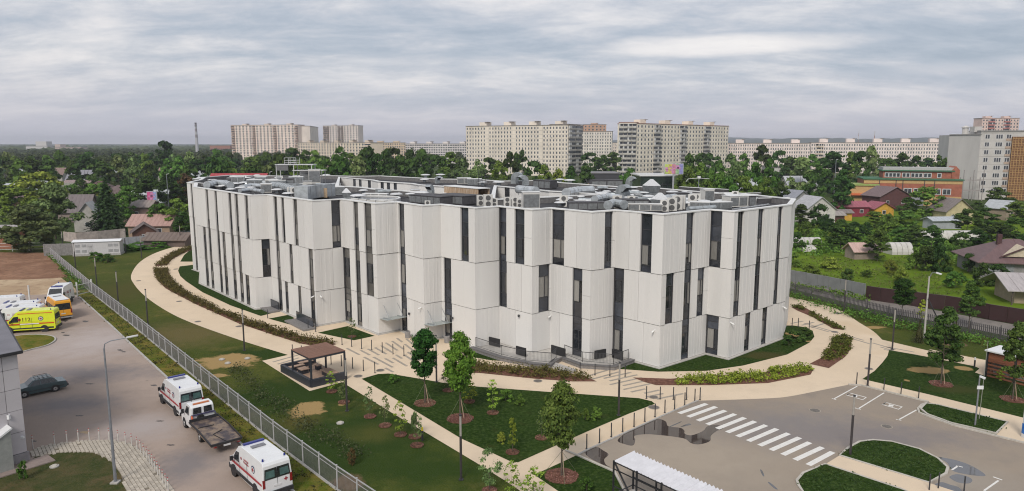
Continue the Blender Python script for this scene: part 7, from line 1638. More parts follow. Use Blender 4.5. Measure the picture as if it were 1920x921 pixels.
# billboards with printed panels
def billboard(px, D, py0, py1, wpx, lab, cols, pole=True):
    x = at_dist(px, D); z1, z0 = zat(px, py0, x, D), zat(px, py1, x, D); w = wpx / FPX * D; r = empty('billboard', (x, D, 0), 0, lab, 'billboard')
    b = MB(); b.box((0, .2, (z0 + z1) / 2), (w + .3, .35, z1 - z0 + .3)); b.build('frame', mat('billboard_frame', (.45, .46, .5), .5), r)
    rn = random.Random(int(px)); nx, ny = 10, 5
    for i, c in enumerate(cols):
        b = MB(); s0 = -w / 2 + w * i / len(cols); b.box((s0 + w / len(cols) / 2, .0, (z0 + z1) / 2), (w / len(cols), .05, z1 - z0)); b.build('printed_panel', mat('print' + str(c), c, .5, .25, scale=1.5), r)
    b = MB()
    for i in range(9): b.box((rn.uniform(-w * .4, w * .4), -.04, rn.uniform(z0 + .4, z1 - .4)), (rn.uniform(.3, 1.0), .03, rn.uniform(.2, .7)))
    b.build('print_marks', mat('print_marks', (.55, .25, .45), .5), r)
    b = MB(); b.tube((0, .2, 0), (0, .2, z0), .25, .25, 8); b.build('pole', mat('billboard_pole', (.35, .35, .38), .5), r)
billboard(1265, 186, 308, 326, 34, 'wide colourful billboard of yellow green and pink print above the glass fronted building', [(.45, .55, .15), (.55, .45, .12), (.50, .22, .28), (.30, .45, .25), (.25, .25, .50)])
billboard(277, 205, 360, 377, 17, 'small pink and blue billboard on a pole over the garden houses on the left', [(.55, .10, .25), (.50, .15, .3), (.25, .33, .55)])
# ---- garden houses
def house(name, lab, px, py, w, d, hwall, hroof, rz, wallc, roofc, ridge='x', porch=None, eave=.5, win=2, D=None, hip=False, cat='house', group=None, chim=None):
    if D: x = at_dist(px, D); y = D
    else: x, y = G(px, py)
    r = empty(name, (x, y, 0), rz, lab, cat, group)
    Wm = mat('house_wall' + str(wallc), wallc, .85, .12, scale=1.2); Rm = mat('house_roof' + str(roofc), roofc, .6, .12, scale=.8, stretch=(4, 1, 1))
    if ridge == 'y': w, d = d, w
    q = MB(); q.box((0, 0, hwall / 2), (w, d, hwall)); q.add([(-w / 2, -d / 2, hwall), (-w / 2, d / 2, hwall), (-w / 2, 0, hwall + hroof), (w / 2, -d / 2, hwall), (w / 2, d / 2, hwall), (w / 2, 0, hwall + hroof)], [(0, 2, 1), (3, 4, 5)] if not hip else [])
    if ridge == 'y': q.v = [(-y_, x_, z_) for x_, y_, z_ in q.v]
    q.build('wall', Wm, r)
    e = eave; hx, hy = w / 2 + e, d / 2 + e; k = hroof / (d / 2); zlow = hwall - e * k; rx = hx if not hip else max(w / 2 - d / 2, .2)
    for sg_ in (1, -1):
        b = MB(); vv = [(-hx, sg_ * hy, zlow), (hx, sg_ * hy, zlow), (rx, 0, hwall + hroof), (-rx, 0, hwall + hroof)]; vv += [(a_, c_, z_ + .14) for a_, c_, z_ in vv]
        b.add(vv, [(0, 1, 2, 3), (7, 6, 5, 4), (0, 4, 5, 1), (1, 5, 6, 2), (2, 6, 7, 3), (3, 7, 4, 0)])
        # standing ribs
        nrib = int(w / .9)
        for i in range(1, nrib):
            xx = -hx + 2 * hx * i / nrib
            if hip and abs(xx) > rx: continue
            b.beam((xx, sg_ * hy, zlow + .16), (xx, 0, hwall + hroof + .16), .05, .06)
        if ridge == 'y': b.v = [(-y_, x_, z_) for x_, y_, z_ in b.v]
        o = b.build('roof_slope', Rm, r); bm = bmesh.new(); bm.from_mesh(o.data); bmesh.ops.recalc_face_normals(bm, faces=bm.faces); bm.to_mesh(o.data); bm.free()
    if hip:
        for sg_ in (1, -1):
            b = MB(); vv = [(sg_ * hx, -hy, zlow), (sg_ * hx, hy, zlow), (sg_ * rx, 0, hwall + hroof)]; vv += [(a_, c_, z_ + .14) for a_, c_, z_ in vv]; b.add(vv, [(0, 1, 2), (5, 4, 3), (0, 3, 4, 1), (1, 4, 5, 2), (2, 5, 3, 0)])
            if ridge == 'y': b.v = [(-y_, x_, z_) for x_, y_, z_ in b.v]
            b.build('hip_slope', Rm, r)
    front_d = (d if ridge == 'x' else w) / 2; fw_ = (w if ridge == 'x' else d)
    for i in range(win):
        xx = -fw_ / 2 + fw_ * (i + .5) / win; b = MB(); b.box((xx, -front_d - .02, hwall * .55), (1.2, .06, 1.2)); f = b.build('window', WFR, r); b = MB(); b.box((xx, -front_d - .06, hwall * .55), (.95, .04, .95)); b.build('pane', WIN, f)
    if chim: b = MB(); b.box((chim[0], chim[1], hwall + hroof * .7), (.7, .7, hroof * 1.3)); b.build('chimney', mat('chimney_brown', (.07, .03, .03), .7), r)
    return r
# right side
h1 = house('brown_roof_house', 'bungalow with wide mauve brown metal roof and cream gable behind the brown fence', 1893, 512, 13, 11, 3.0, 2.9, -.25, (.24, .23, .23), (.14, .085, .085), 'x', win=0, eave=.9, chim=(-2.5, -1.0), hip=True)
b = MB(); b.add([(-3.2, -5.2, 3.6), (3.4, -5.2, 3.6), (.1, -5.2, 5.2), (-3.2, -4.6, 3.6), (3.4, -4.6, 3.6), (.1, 0, 5.4)], [(0, 1, 2), (0, 2, 5, 3), (1, 4, 5, 2)]); b.build('cream_gable', mat('cream_gable', (.50, .43, .32), .8), h1)
b = MB(); b.beam((-3.8, -5.4, 3.45), (.1, -5.4, 5.35), .2, .2); b.beam((.1, -5.4, 5.35), (4.0, -5.4, 3.45), .2, .2); b.build('gable_board', mat('gable_board', (.08, .035, .035), .6), h1)
for k in range(2): b = MB(); b.box((-4.6 + k * 2.1, -5.55, 1.4), (1.8, .08, 2.6)); b.build('garage_door', mat('garage_grey', (.22, .23, .25), .7, .2), h1)
b = MB(); b.box((2.6, -5.6, 1.3), (3.0, .1, 2.5)); b.build('dark_opening', VBLK, h1)
h2 = house('patched_roof_shed', 'open porch shed with patched grey tin roof at the right edge', 1925, 562, 6, 6, 2.6, 1.2, -.2, (.35, .28, .2), (.38, .35, .35), 'x', win=0, eave=1.6)
for k in range(3): b = MB(); b.box((-3.8 + k * 2.2, -4.2, 1.1), (.16, .16, 2.2)); b.build('post', BARK, h2)
house('white_mansard_house', 'white house with pale mansard roof and dark balcony glazing left of the bushes', 1522, 418, 9, 8, 4.2, 3.4, .15, (.55, .53, .50), (.42, .42, .44), 'y', win=2)
house('grey_gable_house', 'grey roofed house partly hidden by the clinic corner', 1487, 400, 8, 8, 4.5, 3, .3, (.30, .30, .30), (.28, .29, .33), 'y', win=1)
house('crimson_house', 'low crimson house with pink red roof among the gardens', 1590, 405, 10, 6, 3.2, 1.4, .1, (.22, .03, .05), (.33, .10, .13), 'x', win=2)
house('yellow_house', 'small bright yellow house with dark pink roof', 1645, 405, 6.5, 6, 2.6, 1.8, .15, (.60, .34, .05), (.30, .09, .12), 'y', win=1)
house('yellow_shed', 'small yellow shed below the crimson house', 1578, 413, 4.5, 3, 2.4, .7, .1, (.58, .33, .05), (.20, .17, .16), 'x', win=0)
house('grey_shed', 'grey roofed brown shed beside the yellow shed', 1562, 415, 4.5, 4, 2.0, .8, .1, (.10, .05, .04), (.30, .27, .25), 'x', win=0)
house('maroon_roof_house', 'large dark maroon house behind the yellow one', 1660, 391, 12, 9, 4.6, 3.0, .2, (.10, .04, .04), (.17, .12, .12), 'y', win=2)
house('cream_mansard_house', 'cream house with round mansard gable and brown roof', 1780, 418, 8, 7.5, 3.8, 3.2, .1, (.50, .43, .26), (.20, .17, .16), 'y', win=2)
house('blue_tin_house', 'small pale roofed shed in front of the cream mansard house', 1765, 428, 8, 4, 2.3, .7, .1, (.35, .37, .40), (.40, .43, .46), 'x', win=0)
house('pale_roof_house', 'small house with pale tin roof among bushes at the right', 1875, 411, 6, 6, 3.6, 2.0, .5, (.30, .24, .18), (.38, .40, .42), 'y', win=1)
house('pink_roof_shed', 'little shed with pink and white roof in the garden', 1615, 484, 5, 3.4, 1.8, 1.2, .1, (.30, .24, .2), (.52, .36, .32), 'x', win=0)
for k, (px, py, w, h_, lab) in enumerate(((1775, 448, 15, 2.0, 'long pale polycarbonate greenhouse tunnel in the upper garden'), (1684, 476, 4.5, 2.4, 'small rounded pale greenhouse in the middle garden'), (1504, 461, 7.5, 1.9, 'white plastic covered tunnel by the clinic corner'), (1512, 470, 3, 1.2, 'tiny white plastic tunnel below the larger one'))):
    x, y = G(px, py); r = empty('greenhouse', (x, y, 0), .05, lab, 'greenhouse'); GHM = mat('polycarbonate_white', (.52, .50, .47), .35, .1, scale=1); n_ = 6; hoops = int(w / 1.5) + 1
    for q in range(hoops):
        b = MB(); vs = []
        for j in range(n_ * 2 + 1):
            t = math.pi * j / (n_ * 2); vs += [(-w / 2 + q * w / hoops + .03, math.cos(t) * 1.6, math.sin(t) * h_), (-w / 2 + (q + 1) * w / hoops - .03, math.cos(t) * 1.6, math.sin(t) * h_)]
        b.add(vs, [(2 * j, 2 * j + 1, 2 * j + 3, 2 * j + 2) for j in range(n_ * 2)]); b.build('cover_sheet', GHM, r)
    for sx_ in (-w / 2, w / 2):
        b = MB(); b.add([(sx_, math.cos(math.pi * j / 10) * 1.6, math.sin(math.pi * j / 10) * h_) for j in range(11)], [tuple(range(11))]); b.build('end_wall', GHM, r)
# left side
house('red_roof_barn_left', 'long red roofed building behind the left end of the clinic', 446, 0, 15, 9, 11.2, 2.6, .05, (.30, .25, .22), (.34, .05, .06), 'x', win=3, D=203)
house('red_roof_barn', 'small red roofed house half hidden left of the clinic corner', 378, 0, 6, 8, 10.0, 2.4, .3, (.30, .25, .22), (.32, .06, .07), 'y', win=1, D=200)
house('orange_house', 'orange brick house with dark brown hipped roof behind the spruce', 182, 0, 11, 9, 4.6, 3.4, .1, (.42, .22, .09), (.10, .055, .05), 'x', win=3, D=270, hip=True)
house('brown_hip_house', 'brown hipped roof house right of the orange one', 222, 0, 11, 8, 4.4, 2.6, 0, (.25, .17, .14), (.13, .09, .085), 'x', win=2, D=262, hip=True)
house('pale_tin_roof_house', 'house with large pale tin roof right of the spruce top', 272, 0, 12, 9, 3.6, 3.6, .2, (.28, .25, .22), (.42, .45, .46), 'x', win=2, D=232)
house('white_roof_barn', 'house with tall pale tin roof in the upper left', 73, 0, 10, 9, 4.0, 4.5, 0, (.25, .22, .2), (.44, .46, .50), 'x', win=2, D=262)
house('grey_roof_barn', 'grey roofed barn at the upper left edge', 8, 0, 11, 9, 4.2, 3.0, 0, (.2, .2, .22), (.38, .40, .44), 'x', win=2, D=270)
house('olive_roof_house', 'olive grey roofed house next to the tall pale tin roof', 112, 0, 11, 9, 4, 3.4, .25, (.22, .2, .17), (.20, .20, .16), 'x', win=2, D=268)
house('mauve_roof_house', 'mauve roofed house left of the orange one', 142, 0, 11, 10, 4.4, 3.0, -.1, (.3, .27, .25), (.26, .20, .19), 'x', win=2, D=290)
house('grey_gable_far_house', 'grey gabled house farther behind the mauve roof', 153, 0, 12, 9, 6.0, 4.0, .1, (.35, .34, .33), (.24, .24, .27), 'x', win=2, D=330)
house('long_brown_roof', 'long low brown roof at the upper left edge', 18, 0, 22, 7, 3.2, 1.6, 0, (.16, .1, .08), (.15, .10, .10), 'x', win=0, D=245)
house('grey_brown_roof_house', 'house with steep grey brown roof behind the left trees', 137, 0, 8, 8, 3.2, 4.4, .15, (.25, .2, .18), (.15, .125, .125), 'x', win=1, D=205)
house('dark_gable_house', 'white and dark gabled house left of the big spruce', 157, 0, 6, 6, 3.4, 4.0, .3, (.42, .40, .37), (.33, .34, .34), 'y', win=1, D=182)
house('salmon_roof_house', 'low house with salmon pink tin roof under the small billboard', 280, 0, 9.5, 8, 3.0, 2.2, .1, (.35, .25, .18), (.38, .24, .205), 'x', win=2, D=172)
house('brown_gable_shed', 'brown gabled shed in front of the salmon roofed house', 258, 0, 5, 5, 2.4, 1.8, .5, (.12, .06, .045), (.15, .12, .115), 'y', win=1, D=162)
house('striped_roof_shed', 'shed with brown and white striped roof right of the spruce', 256, 0, 8, 6, 4.4, 1.6, 0, (.2, .14, .12), (.26, .22, .2), 'x', win=1, D=205)
house('pale_gable_greenhouse', 'pale pointed shed among trees near the clinic corner', 321, 0, 5, 5, 3.0, 3.2, .6, (.30, .33, .34), (.35, .38, .40), 'y', win=0, D=178)
house('brown_lean_to', 'low brown roofed lean-to behind the dark metal fence', 305, 0, 9, 5, 1.6, 1.2, 0, (.12, .09, .08), (.16, .12, .10), 'x', win=0, D=155)
house('terracotta_shed', 'terracotta walled shed at the left edge behind the rail fence', -2, 0, 5, 5, 3.4, 1.4, 0, (.30, .13, .08), (.3, .28, .28), 'x', win=0, D=152)
for k, (px_, D_, w_, rc_, lab_) in enumerate(((30, 400, 14, (.42, .44, .46), 'small pale roof among the far left woods at the edge'), (95, 360, 12, (.22, .15, .13), 'small brown roof among the far left woods'), (196, 380, 12, (.40, .42, .44), 'small pale roof in the far woods above the orange house'), (245, 420, 16, (.46, .47, .48), 'long pale roof in the far woods left of the chimney'), (318, 380, 11, (.30, .20, .17), 'small reddish roof in the far woods near the chimney'), (382, 330, 11, (.33, .35, .37), 'small grey roof in the woods right of the chimney'), (1412, 250, 10, (.40, .42, .44), 'pale roof between the trees right of the clinic'), (1500, 270, 11, (.44, .45, .47), 'long white roof between the trees by the crossroads'))):
    house('far_house', lab_, px_, 0, w_, 8, 6.5, 3.5, .1 * (k % 3), (.42, .40, .37), rc_, 'x', win=3, D=D_)
# far things on the left horizon
def far_box(name, lab, px, D, ztop, wpx, m_, depth=20, cat='building', steps=()):
    x = at_dist(px, D); w = wpx / FPX * D; r = empty(name, (x, D, 0), 0, lab, cat); b = MB(); b.box((0, depth / 2, ztop / 2), (w, depth, ztop)); b.build('wall', m_, r)
    b = MB(); b.box((0, depth / 2, ztop + .4), (w + 1, depth + 1, .8)); b.build('roof', JOINT, r)
    for (dx, ww, zt2) in steps: b = MB(); b.box((dx * w, depth / 2, zt2 / 2), (ww * w, depth * .9, zt2)); b.build('upper_wall', m_, r)
    b = MB(); [b.box((-w / 2 + w * (i + .5) / 10, -.1, ztop * (.35 + .3 * j)), (w / 22, .2, ztop * .1)) for i in range(10) for j in range(2)]; b.build('windows', WIN, r, kind='stuff')
PK = mat('far_pinkish', (.5, .4, .36), .9); PW2 = mat('far_white', (.55, .53, .52), .9); BRN = mat('far_red_brown', (.32, .15, .11), .9)
far_box('far_white_building', 'tiny pinkish white building on the far left horizon', 68, 1500, 16, 40, PW2, steps=((.2, .5, 26),)); far_box('far_long_building', 'tiny long tan building right of the white one on the horizon', 127, 1450, 14, 50, PK, steps=((-.4, .2, 20),))
far_box('far_low_white_building', 'tiny low white building on the left horizon below the chimney', 206, 1400, 8, 30, PW2); far_box('far_storage_tank_building', 'round pale grey storage building among the left trees', 153, 560, 10, 24, mat('tank_grey', (.33, .37, .38), .7)); far_box('far_white_shed', 'white low roof among the left trees', 222, 480, 7, 18, PW2); far_box('far_red_brick_building', 'reddish brown building on the horizon left of the beige tower', 412, 1300, 18, 38, BRN)
far_box('white_house_right', 'white building between trees near the crossroads on the right', 1455, 400, 9, 20, PW2, 12)
# chimney with bands
x = at_dist(369, 1050); r = empty('striped_chimney', (x, 1050, 0), 0, 'tall thin striped chimney on the left skyline', 'chimney'); zt_ = zat(369, 230, x, 1050)
for k in range(12): b = MB(); z0_, z1_ = zt_ * k / 12, zt_ * (k + 1) / 12; b.tube((0, 0, z0_), (0, 0, z1_), 2.7 - k * .12, 2.7 - (k + 1) * .12, 12); b.build('chimney_band', mat('chim' + str(k % 2 if k > 5 else 0), (.42, .42, .44) if k % 2 == 0 or k < 6 else (.22, .20, .21), .8), r)
for k in range(2): b = MB(); b.tube((0, 0, zt_ * (.9 + .08 * k)), (0, 0, zt_ * (.91 + .08 * k)), 2.2, 2.2, 12); b.build('gallery', DARK, r)
for k, (px, py, D, lab) in enumerate(((1639, 246, 700, 'red and white lattice mast on the right skyline'), (1609, 243, 1200, 'thin faint lattice mast left of the red and white one'))):
    x = at_dist(px, D); zt_ = zat(px, py, x, D); r = empty('lattice_mast', (x, D, 0), 0, lab, 'mast')
    for q in range(8): b = MB(); b.beam((0, 0, zt_ * q / 8), (0, 0, zt_ * (q + 1) / 8), .9 - .06 * q, .9 - .06 * q); b.build('mast_section', mat('mast' + str(q % 2), (.6, .58, .56) if q % 2 else (.35, .22, .2), .7), r)
# street lamps close behind the clinic (double arm) and poles
for px, D, py, lab, dbl in ((1313, 175, 334, 'double armed street lamp with round head behind the clinic roof', True), (1370, 240, 327, 'plain grey pole left of its twin behind the clinic', False), (1376, 240, 328, 'plain grey pole right of its twin behind the clinic', False), (503, 205, 323, 'curved street lamp rising behind the left wing', False), (308, 215, 327, 'street lamp beside the pale tin roof', False), (1570, 260, 300, 'thin pole among the right trees', False)):
    x = at_dist(px, D); zt_ = zat(px, py, x, D); r = empty('street_lamp', (x, D, 0), 0, lab, 'street lamp'); b = MB(); b.tube((0, 0, 0), (0, 0, zt_), .14, .10, 6); b.build('pole', GM, r)
    b = MB()
    if dbl: b.path([(-3.2, 0, zt_ - .9), (-2.6, 0, zt_ - .2), (0, 0, zt_), (2.6, 0, zt_ - .2)], .06, 6); b.box((0, 0, zt_ + .2), (.7, .5, .6))
    else: b.beam((0, 0, zt_), (.7, 0, zt_ + .2), .12, .1)
    b.build('lamp_head', VW, r)
# ================================================================== TREES OF THE BACKGROUND
tree_px(205, 441, 330, 86, 'spruce', 'large dark spruce standing behind the transformer kiosk', name='spruce_tree')
tree_px(58, 472, 388, 108, 'willow0', 'broad grey green willow nearest the soil yard'); tree_px(105, 448, 352, 96, 'willow1', 'grey green tree behind and right of the near willow'); tree_px(36, 430, 357, 78, 'lime0', 'yellow green tree above the near willow'); tree_px(82, 408, 325, 96, 'lime1', 'rounded yellow green tree higher on the left')
tree_px(282, 410, 334, 72, 'dark0', 'dense dark green tree behind the small billboard'); tree_px(335, 440, 378, 62, 'mid1', 'green tree touching the left end of the clinic'); tree_px(345, 447, 400, 44, 'dark1', 'low dark tree at the corner of the dark fence'); tree_px(5, 412, 345, 70, 'dark2', 'dark tree at the left edge'); tree_px(318, 400, 330, 50, 'dark1', 'dark tree between the billboard and the clinic')
tree_px(356, 392, 330, 50, 'brown0', 'brownish tree beside the red roof near the clinic corner'); tree_px(150, 404, 352, 40, 'dark0', 'small dark tree left of the spruce'); tree_px(240, 418, 352, 44, 'mid0', 'green tree right behind the spruce'); tree_px(185, 398, 345, 46, 'mid2', 'green tree just behind the spruce top'); tree_px(300, 440, 385, 46, 'mid0', 'green tree right of the billboard pole')
# green belts, labelled by stretch and order
def belt(lst, where, grp):
    for k, (px, D, yt, w, kd) in enumerate(sorted(lst)): tree_D(px, D, yt, w, kd, f'{ordn(k)} tree from the left {where}', grp)
rg = random.Random(21); kn = ['far', 'fard', 'farw', 'far', 'fard']
def rk(near=False): return (rg.choice(['mid', 'dark', 'mid', 'lime', 'dark']) if near else rg.choice(kn)) + str(rg.randint(0, 2))
def row(x0, x1, step, D0, D1, y0, y1, w0, w1, near=False, kinds=None):
    out = []; x_ = x0
    while x_ < x1: out.append((x_ + rg.uniform(-step * .3, step * .3), rg.uniform(D0, D1), rg.uniform(y0, y1), rg.uniform(w0, w1), rg.choice(kinds) if kinds else rk(near))); x_ += step * rg.uniform(.8, 1.2)
    return out
belt(row(-20, 430, 24, 330, 420, 284, 298, 30, 46), 'in the back row of the far left woods', 'trees of the far left woods, back row')
belt(row(-20, 440, 30, 290, 320, 293, 308, 36, 54), 'in the front row of the far left woods', 'trees of the far left woods, front row')
belt(row(-10, 130, 34, 225, 245, 345, 352, 40, 50, True) + row(150, 370, 40, 215, 260, 335, 350, 34, 44, True), 'in the low row among the left garden houses', 'trees among the left garden houses')
belt([(306, 400, 270, 44, 'fard0'), (330, 300, 300, 40, 'far1'), (396, 290, 296, 50, 'fard2'), (350, 280, 310, 44, 'far0')], 'in the tall clump below the chimney', 'tall clump below the chimney')
belt(row(400, 560, 22, 280, 420, 286, 306, 44, 60) + row(400, 560, 28, 215, 260, 296, 318, 46, 60), 'in front of the beige tower', 'trees in front of the beige tower')
belt(row(548, 692, 20, 260, 400, 280, 298, 44, 62) + row(560, 700, 26, 215, 250, 298, 320, 46, 62), 'in front of the long cream block', 'trees in front of the long cream block')
belt(row(690, 815, 16, 220, 300, 283, 300, 40, 56, kinds=['fard0', 'fard1', 'fard2', 'dark1']), 'in the dark clump in front of the white striped block', 'dark clump in front of the striped block')
belt([(845, 330, 290, 50, 'far1'), (868, 300, 303, 48, 'farw0'), (895, 240, 305, 50, 'willow2'), (935, 260, 306, 44, 'far0'), (957, 300, 292, 36, 'fard1'), (978, 330, 282, 34, 'fard2'), (1000, 260, 308, 50, 'fard0'), (1022, 250, 315, 40, 'far2'), (1072, 230, 316, 44, 'dark0'), (1048, 240, 322, 34, 'lime2'), (1100, 260, 316, 36, 'fard1'), (1108, 420, 290, 40, 'fard0'), (1132, 400, 291, 44, 'fard2'), (1150, 410, 290, 40, 'fard1'), (830, 360, 296, 40, 'far0'), (915, 330, 300, 40, 'fard0'), (1182, 215, 322, 42, 'mid1')], 'in front of the big panel block', 'trees in front of the big panel block')
belt([(1296, 240, 298, 40, 'fard1'), (1318, 330, 292, 38, 'fard0'), (1336, 340, 288, 36, 'fard2'), (1350, 260, 305, 44, 'far0'), (1290, 200, 318, 48, 'mid0'), (1345, 190, 325, 50, 'mid2'), (1318, 215, 312, 46, 'far1'), (1372, 300, 293, 44, 'farw1'), (1395, 300, 294, 40, 'far2'), (1380, 230, 306, 46, 'farw2'), (1430, 340, 279, 40, 'fard1'), (1465, 360, 287, 34, 'fard0'), (1420, 215, 312, 50, 'mid1'), (1447, 220, 305, 42, 'far1'), (1480, 400, 294, 34, 'fard2'), (1400, 190, 335, 50, 'mid0'), (1440, 185, 340, 46, 'mid1'), (1368, 185, 335, 46, 'mid2'), (1470, 200, 345, 40, 'dark2'), (1330, 180, 342, 40, 'mid0')], 'right of the right hand panel block', 'trees right of the right hand panel block')
belt([(1505, 260, 302, 60, 'farw0'), (1535, 250, 310, 50, 'mid1'), (1567, 300, 292, 60, 'fard1'), (1585, 215, 323, 52, 'dark2'), (1600, 330, 290, 44, 'far1'), (1636, 300, 277, 38, 'farw2'), (1618, 280, 290, 38, 'fard0'), (1665, 320, 297, 36, 'fard2'), (1695, 330, 293, 44, 'fard1'), (1722, 330, 297, 34, 'fard0'), (1768, 300, 292, 32, 'fard2'), (1550, 330, 300, 44, 'fard0'), (1525, 400, 292, 40, 'far0'), (1653, 400, 300, 40, 'fard0'), (1745, 420, 300, 40, 'fard1'), (1490, 330, 300, 40, 'fard0')], 'in front of the long pink block', 'trees in front of the long pink block')
# bushes and fruit trees of the right gardens
gard = [(1500, 425, 385, 44, 'dark0'), (1535, 428, 388, 44, 'bushd0'), (1510, 448, 418, 36, 'bush0'), (1555, 444, 412, 40, 'dark1'), (1575, 470, 415, 58, 'dark2'), (1600, 455, 418, 44, 'dark0'), (1645, 490, 434, 54, 'dark1'), (1640, 428, 398, 44, 'mid0'), (1665, 440, 405, 50, 'bush1'), (1700, 440, 398, 56, 'mid1'),
        (1735, 415, 353, 62, 'mid2'), (1700, 412, 372, 44, 'dark0'), (1715, 470, 425, 50, 'dark2'), (1745, 478, 425, 50, 'dark0'), (1690, 460, 428, 46, 'mid0'), (1735, 508, 468, 44, 'bushd1'), (1760, 510, 465, 40, 'bushd2'), (1716, 505, 470, 40, 'bush2'), (1812, 440, 395, 60, 'dark1'), (1845, 432, 392, 50, 'mid1'), (1866, 398, 354, 50, 'dark2'), (1905, 420, 380, 50, 'mid0'),
        (1830, 468, 432, 54, 'dark0'), (1870, 462, 420, 60, 'dark2'), (1905, 452, 410, 56, 'mid2'), (1800, 478, 440, 46, 'bushd0'), (1590, 526, 507, 30, 'bushd1'), (1626, 520, 508, 26, 'bush1'), (1557, 504, 485, 40, 'bushl0'), (1790, 540, 512, 50, 'bush0'), (1840, 536, 498, 44, 'bushd2'), (1870, 536, 500, 50, 'bushd0'), (1815, 512, 480, 30, 'bushd1'), (1670, 515, 490, 30, 'bushl1'),
        (1520, 512, 498, 34, 'bushl2'), (1490, 500, 480, 34, 'bush2'), (1493, 470, 440, 34, 'bushd1'), (1620, 442, 420, 34, 'bushd2'), (1688, 530, 505, 30, 'bushl2'), (1610, 400, 378, 30, 'dark1'), (1920, 480, 440, 40, 'dark1'), (1560, 455, 434, 26, 'bushl1'), (1532, 470, 450, 30, 'bush0'), (1605, 480, 462, 26, 'bushd0'), (1775, 505, 478, 26, 'bushl0'), (1480, 440, 400, 30, 'mid0'), (1895, 400, 372, 34, 'dark0'), (1830, 412, 380, 40, 'dark2')]
for k, (px, yb, yt, w, kd) in enumerate(sorted(gard)):
    tree_px(px, yb, yt, w, kd, f'{ordn(k)} garden tree or bush from the left in the right hand gardens', 'trees and bushes of the right hand gardens', name='garden_bush' if 'bush' in kd else 'garden_tree', cat='bush' if 'bush' in kd else 'tree')
# far woods: one mass of crowns
def far_wood():
    rng = np.random.default_rng(6); Vs = []; C = []
    for _ in range(3000):
        D = 420 + 900 * rng.random() ** 1.2; x = rng.uniform(-.85, .85) * D
        if D < 620 and x / D > -.42: continue
        C.append((x, D, rng.uniform(7, 13), rng.uniform(4, 7)))
    C = np.array(C); per = 130; n = len(C) * per; idx = np.repeat(np.arange(len(C)), per); d = rng.normal(size=(n, 3)); d /= np.linalg.norm(d, axis=1)[:, None]; d[:, 2] = np.abs(d[:, 2])
    pos = np.stack([C[idx, 0] + d[:, 0] * C[idx, 3], C[idx, 1] + d[:, 1] * C[idx, 3], C[idx, 2] * .45 + d[:, 2] * C[idx, 2] * .62], 1) + rng.normal(size=(n, 3)) * .5
    nr_ = d + rng.normal(size=(n, 3)) * .4; nr_ /= np.linalg.norm(nr_, axis=1)[:, None]; V = np_quads(pos, nr_, np.full(n, 1.35), rng)
    vs = []; ts = []; o_ = 0
    for c in C: q = ICO1_V * [c[3] * .85, c[3] * .85, c[2] * .5] + [c[0], c[1], c[2] * .5]; vs.append(q); ts.append(ICO1_T + o_); o_ += len(q)
    for _ in range(5200):
        D = 1300 + 3300 * rng.random(); x = rng.uniform(-.9, .9) * D; q = ICO1_V * rng.uniform(.75, 1.2, (12 if len(ICO1_V) == 12 else len(ICO1_V), 1)) * [rng.uniform(10, 22), 12, rng.uniform(7, 12)] + [x, D, 4]; vs.append(q); ts.append(ICO1_T + o_); o_ += len(q)
    me = np_mesh('far_wood', V, leaf_mat('leaf_far_wood', (.042, .075, .020), (.12, .165, .05), scale=.02), extra=(np.concatenate(vs), np.concatenate(ts)))
    o = link('far_wood', me); o['kind'] = 'stuff'; o['label'] = 'dense far wood filling the plain to the horizon'
far_wood()
# ================================================================== NEAR TREES, SAPLINGS, BEDS
STAKE = mat('stake_wood', (.42, .30, .22), .8, .15); ROPE = mat('rope_green', (.15, .17, .10), .8)
def mulch_ring(px, py, r_, lab):
    x, y = G(px, py); P = [(math.cos(k * .35) * r_ * (1 + .06 * math.sin(k * 2.1)), math.sin(k * .35) * r_ * (1 + .06 * math.cos(k * 1.7))) for k in range(18)]; r = empty('mulch_ring', (x, y, .03), 0, lab, 'mulch ring', 'reddish mulch rings in the lawns')
    rngm = np.random.default_rng(int(px)); b = MB(); b.prism(P, 0, .06); b.build('soil', MULCH, r); n_ = int(260 * r_ * r_) + 60; a_ = rngm.uniform(0, 6.28, n_); q = np.sqrt(rngm.uniform(0, 1, n_)) * r_; C = np.stack([np.cos(a_) * q, np.sin(a_) * q, rngm.uniform(.06, .11, n_)], 1); nn = rngm.normal(size=(n_, 3)) * .3 + [0, 0, 1]; nn /= np.linalg.norm(nn, axis=1)[:, None]
    o = link('bark_chips', np_mesh('bark_chips', np_quads(C, nn, np.full(n_, .07), rngm, aspect=.5), leaf_mat('bark_chip', (.10, .045, .03), (.30, .17, .13), scale=4)), r); o['kind'] = 'stuff'
def staked(px, py, yt, w, kind, lab, ring=.95, stakes=True):
    r = tree_px(px, py, yt, w, kind, lab, None, name='young_tree'); 
    if stakes:
        x, y = G(px, py); q = empty('tree_stakes', (x, y, .05), (px * 1.7) % 2, 'stake and ropes holding the ' + lab, 'stake'); b = MB(); b.beam((.12, -.3, 0), (.05, -.05, 1.7), .05, .05); b.build('stake', STAKE, q)
        for a_ in (.5, 2.6, 4.7): b = MB(); b.tube((math.cos(a_) * ring * 1.1, math.sin(a_) * ring * 1.1, 0), (0, 0, 1.8), .012, .012, 4); b.build('rope', ROPE, q)
    if ring: mulch_ring(px, py, ring, 'reddish mulch ring under the ' + lab)
staked(797, 757, 617, 56, 'near_maple', 'dark dense young tree left of the middle plaza lamp'); staked(863, 786, 622, 68, 'near_fresh', 'bright green young tree in the middle of the triangular lawn', 1.1); staked(1053, 894, 717, 92, 'near_loose', 'large loose olive green young tree by the bottom path', 1.15)
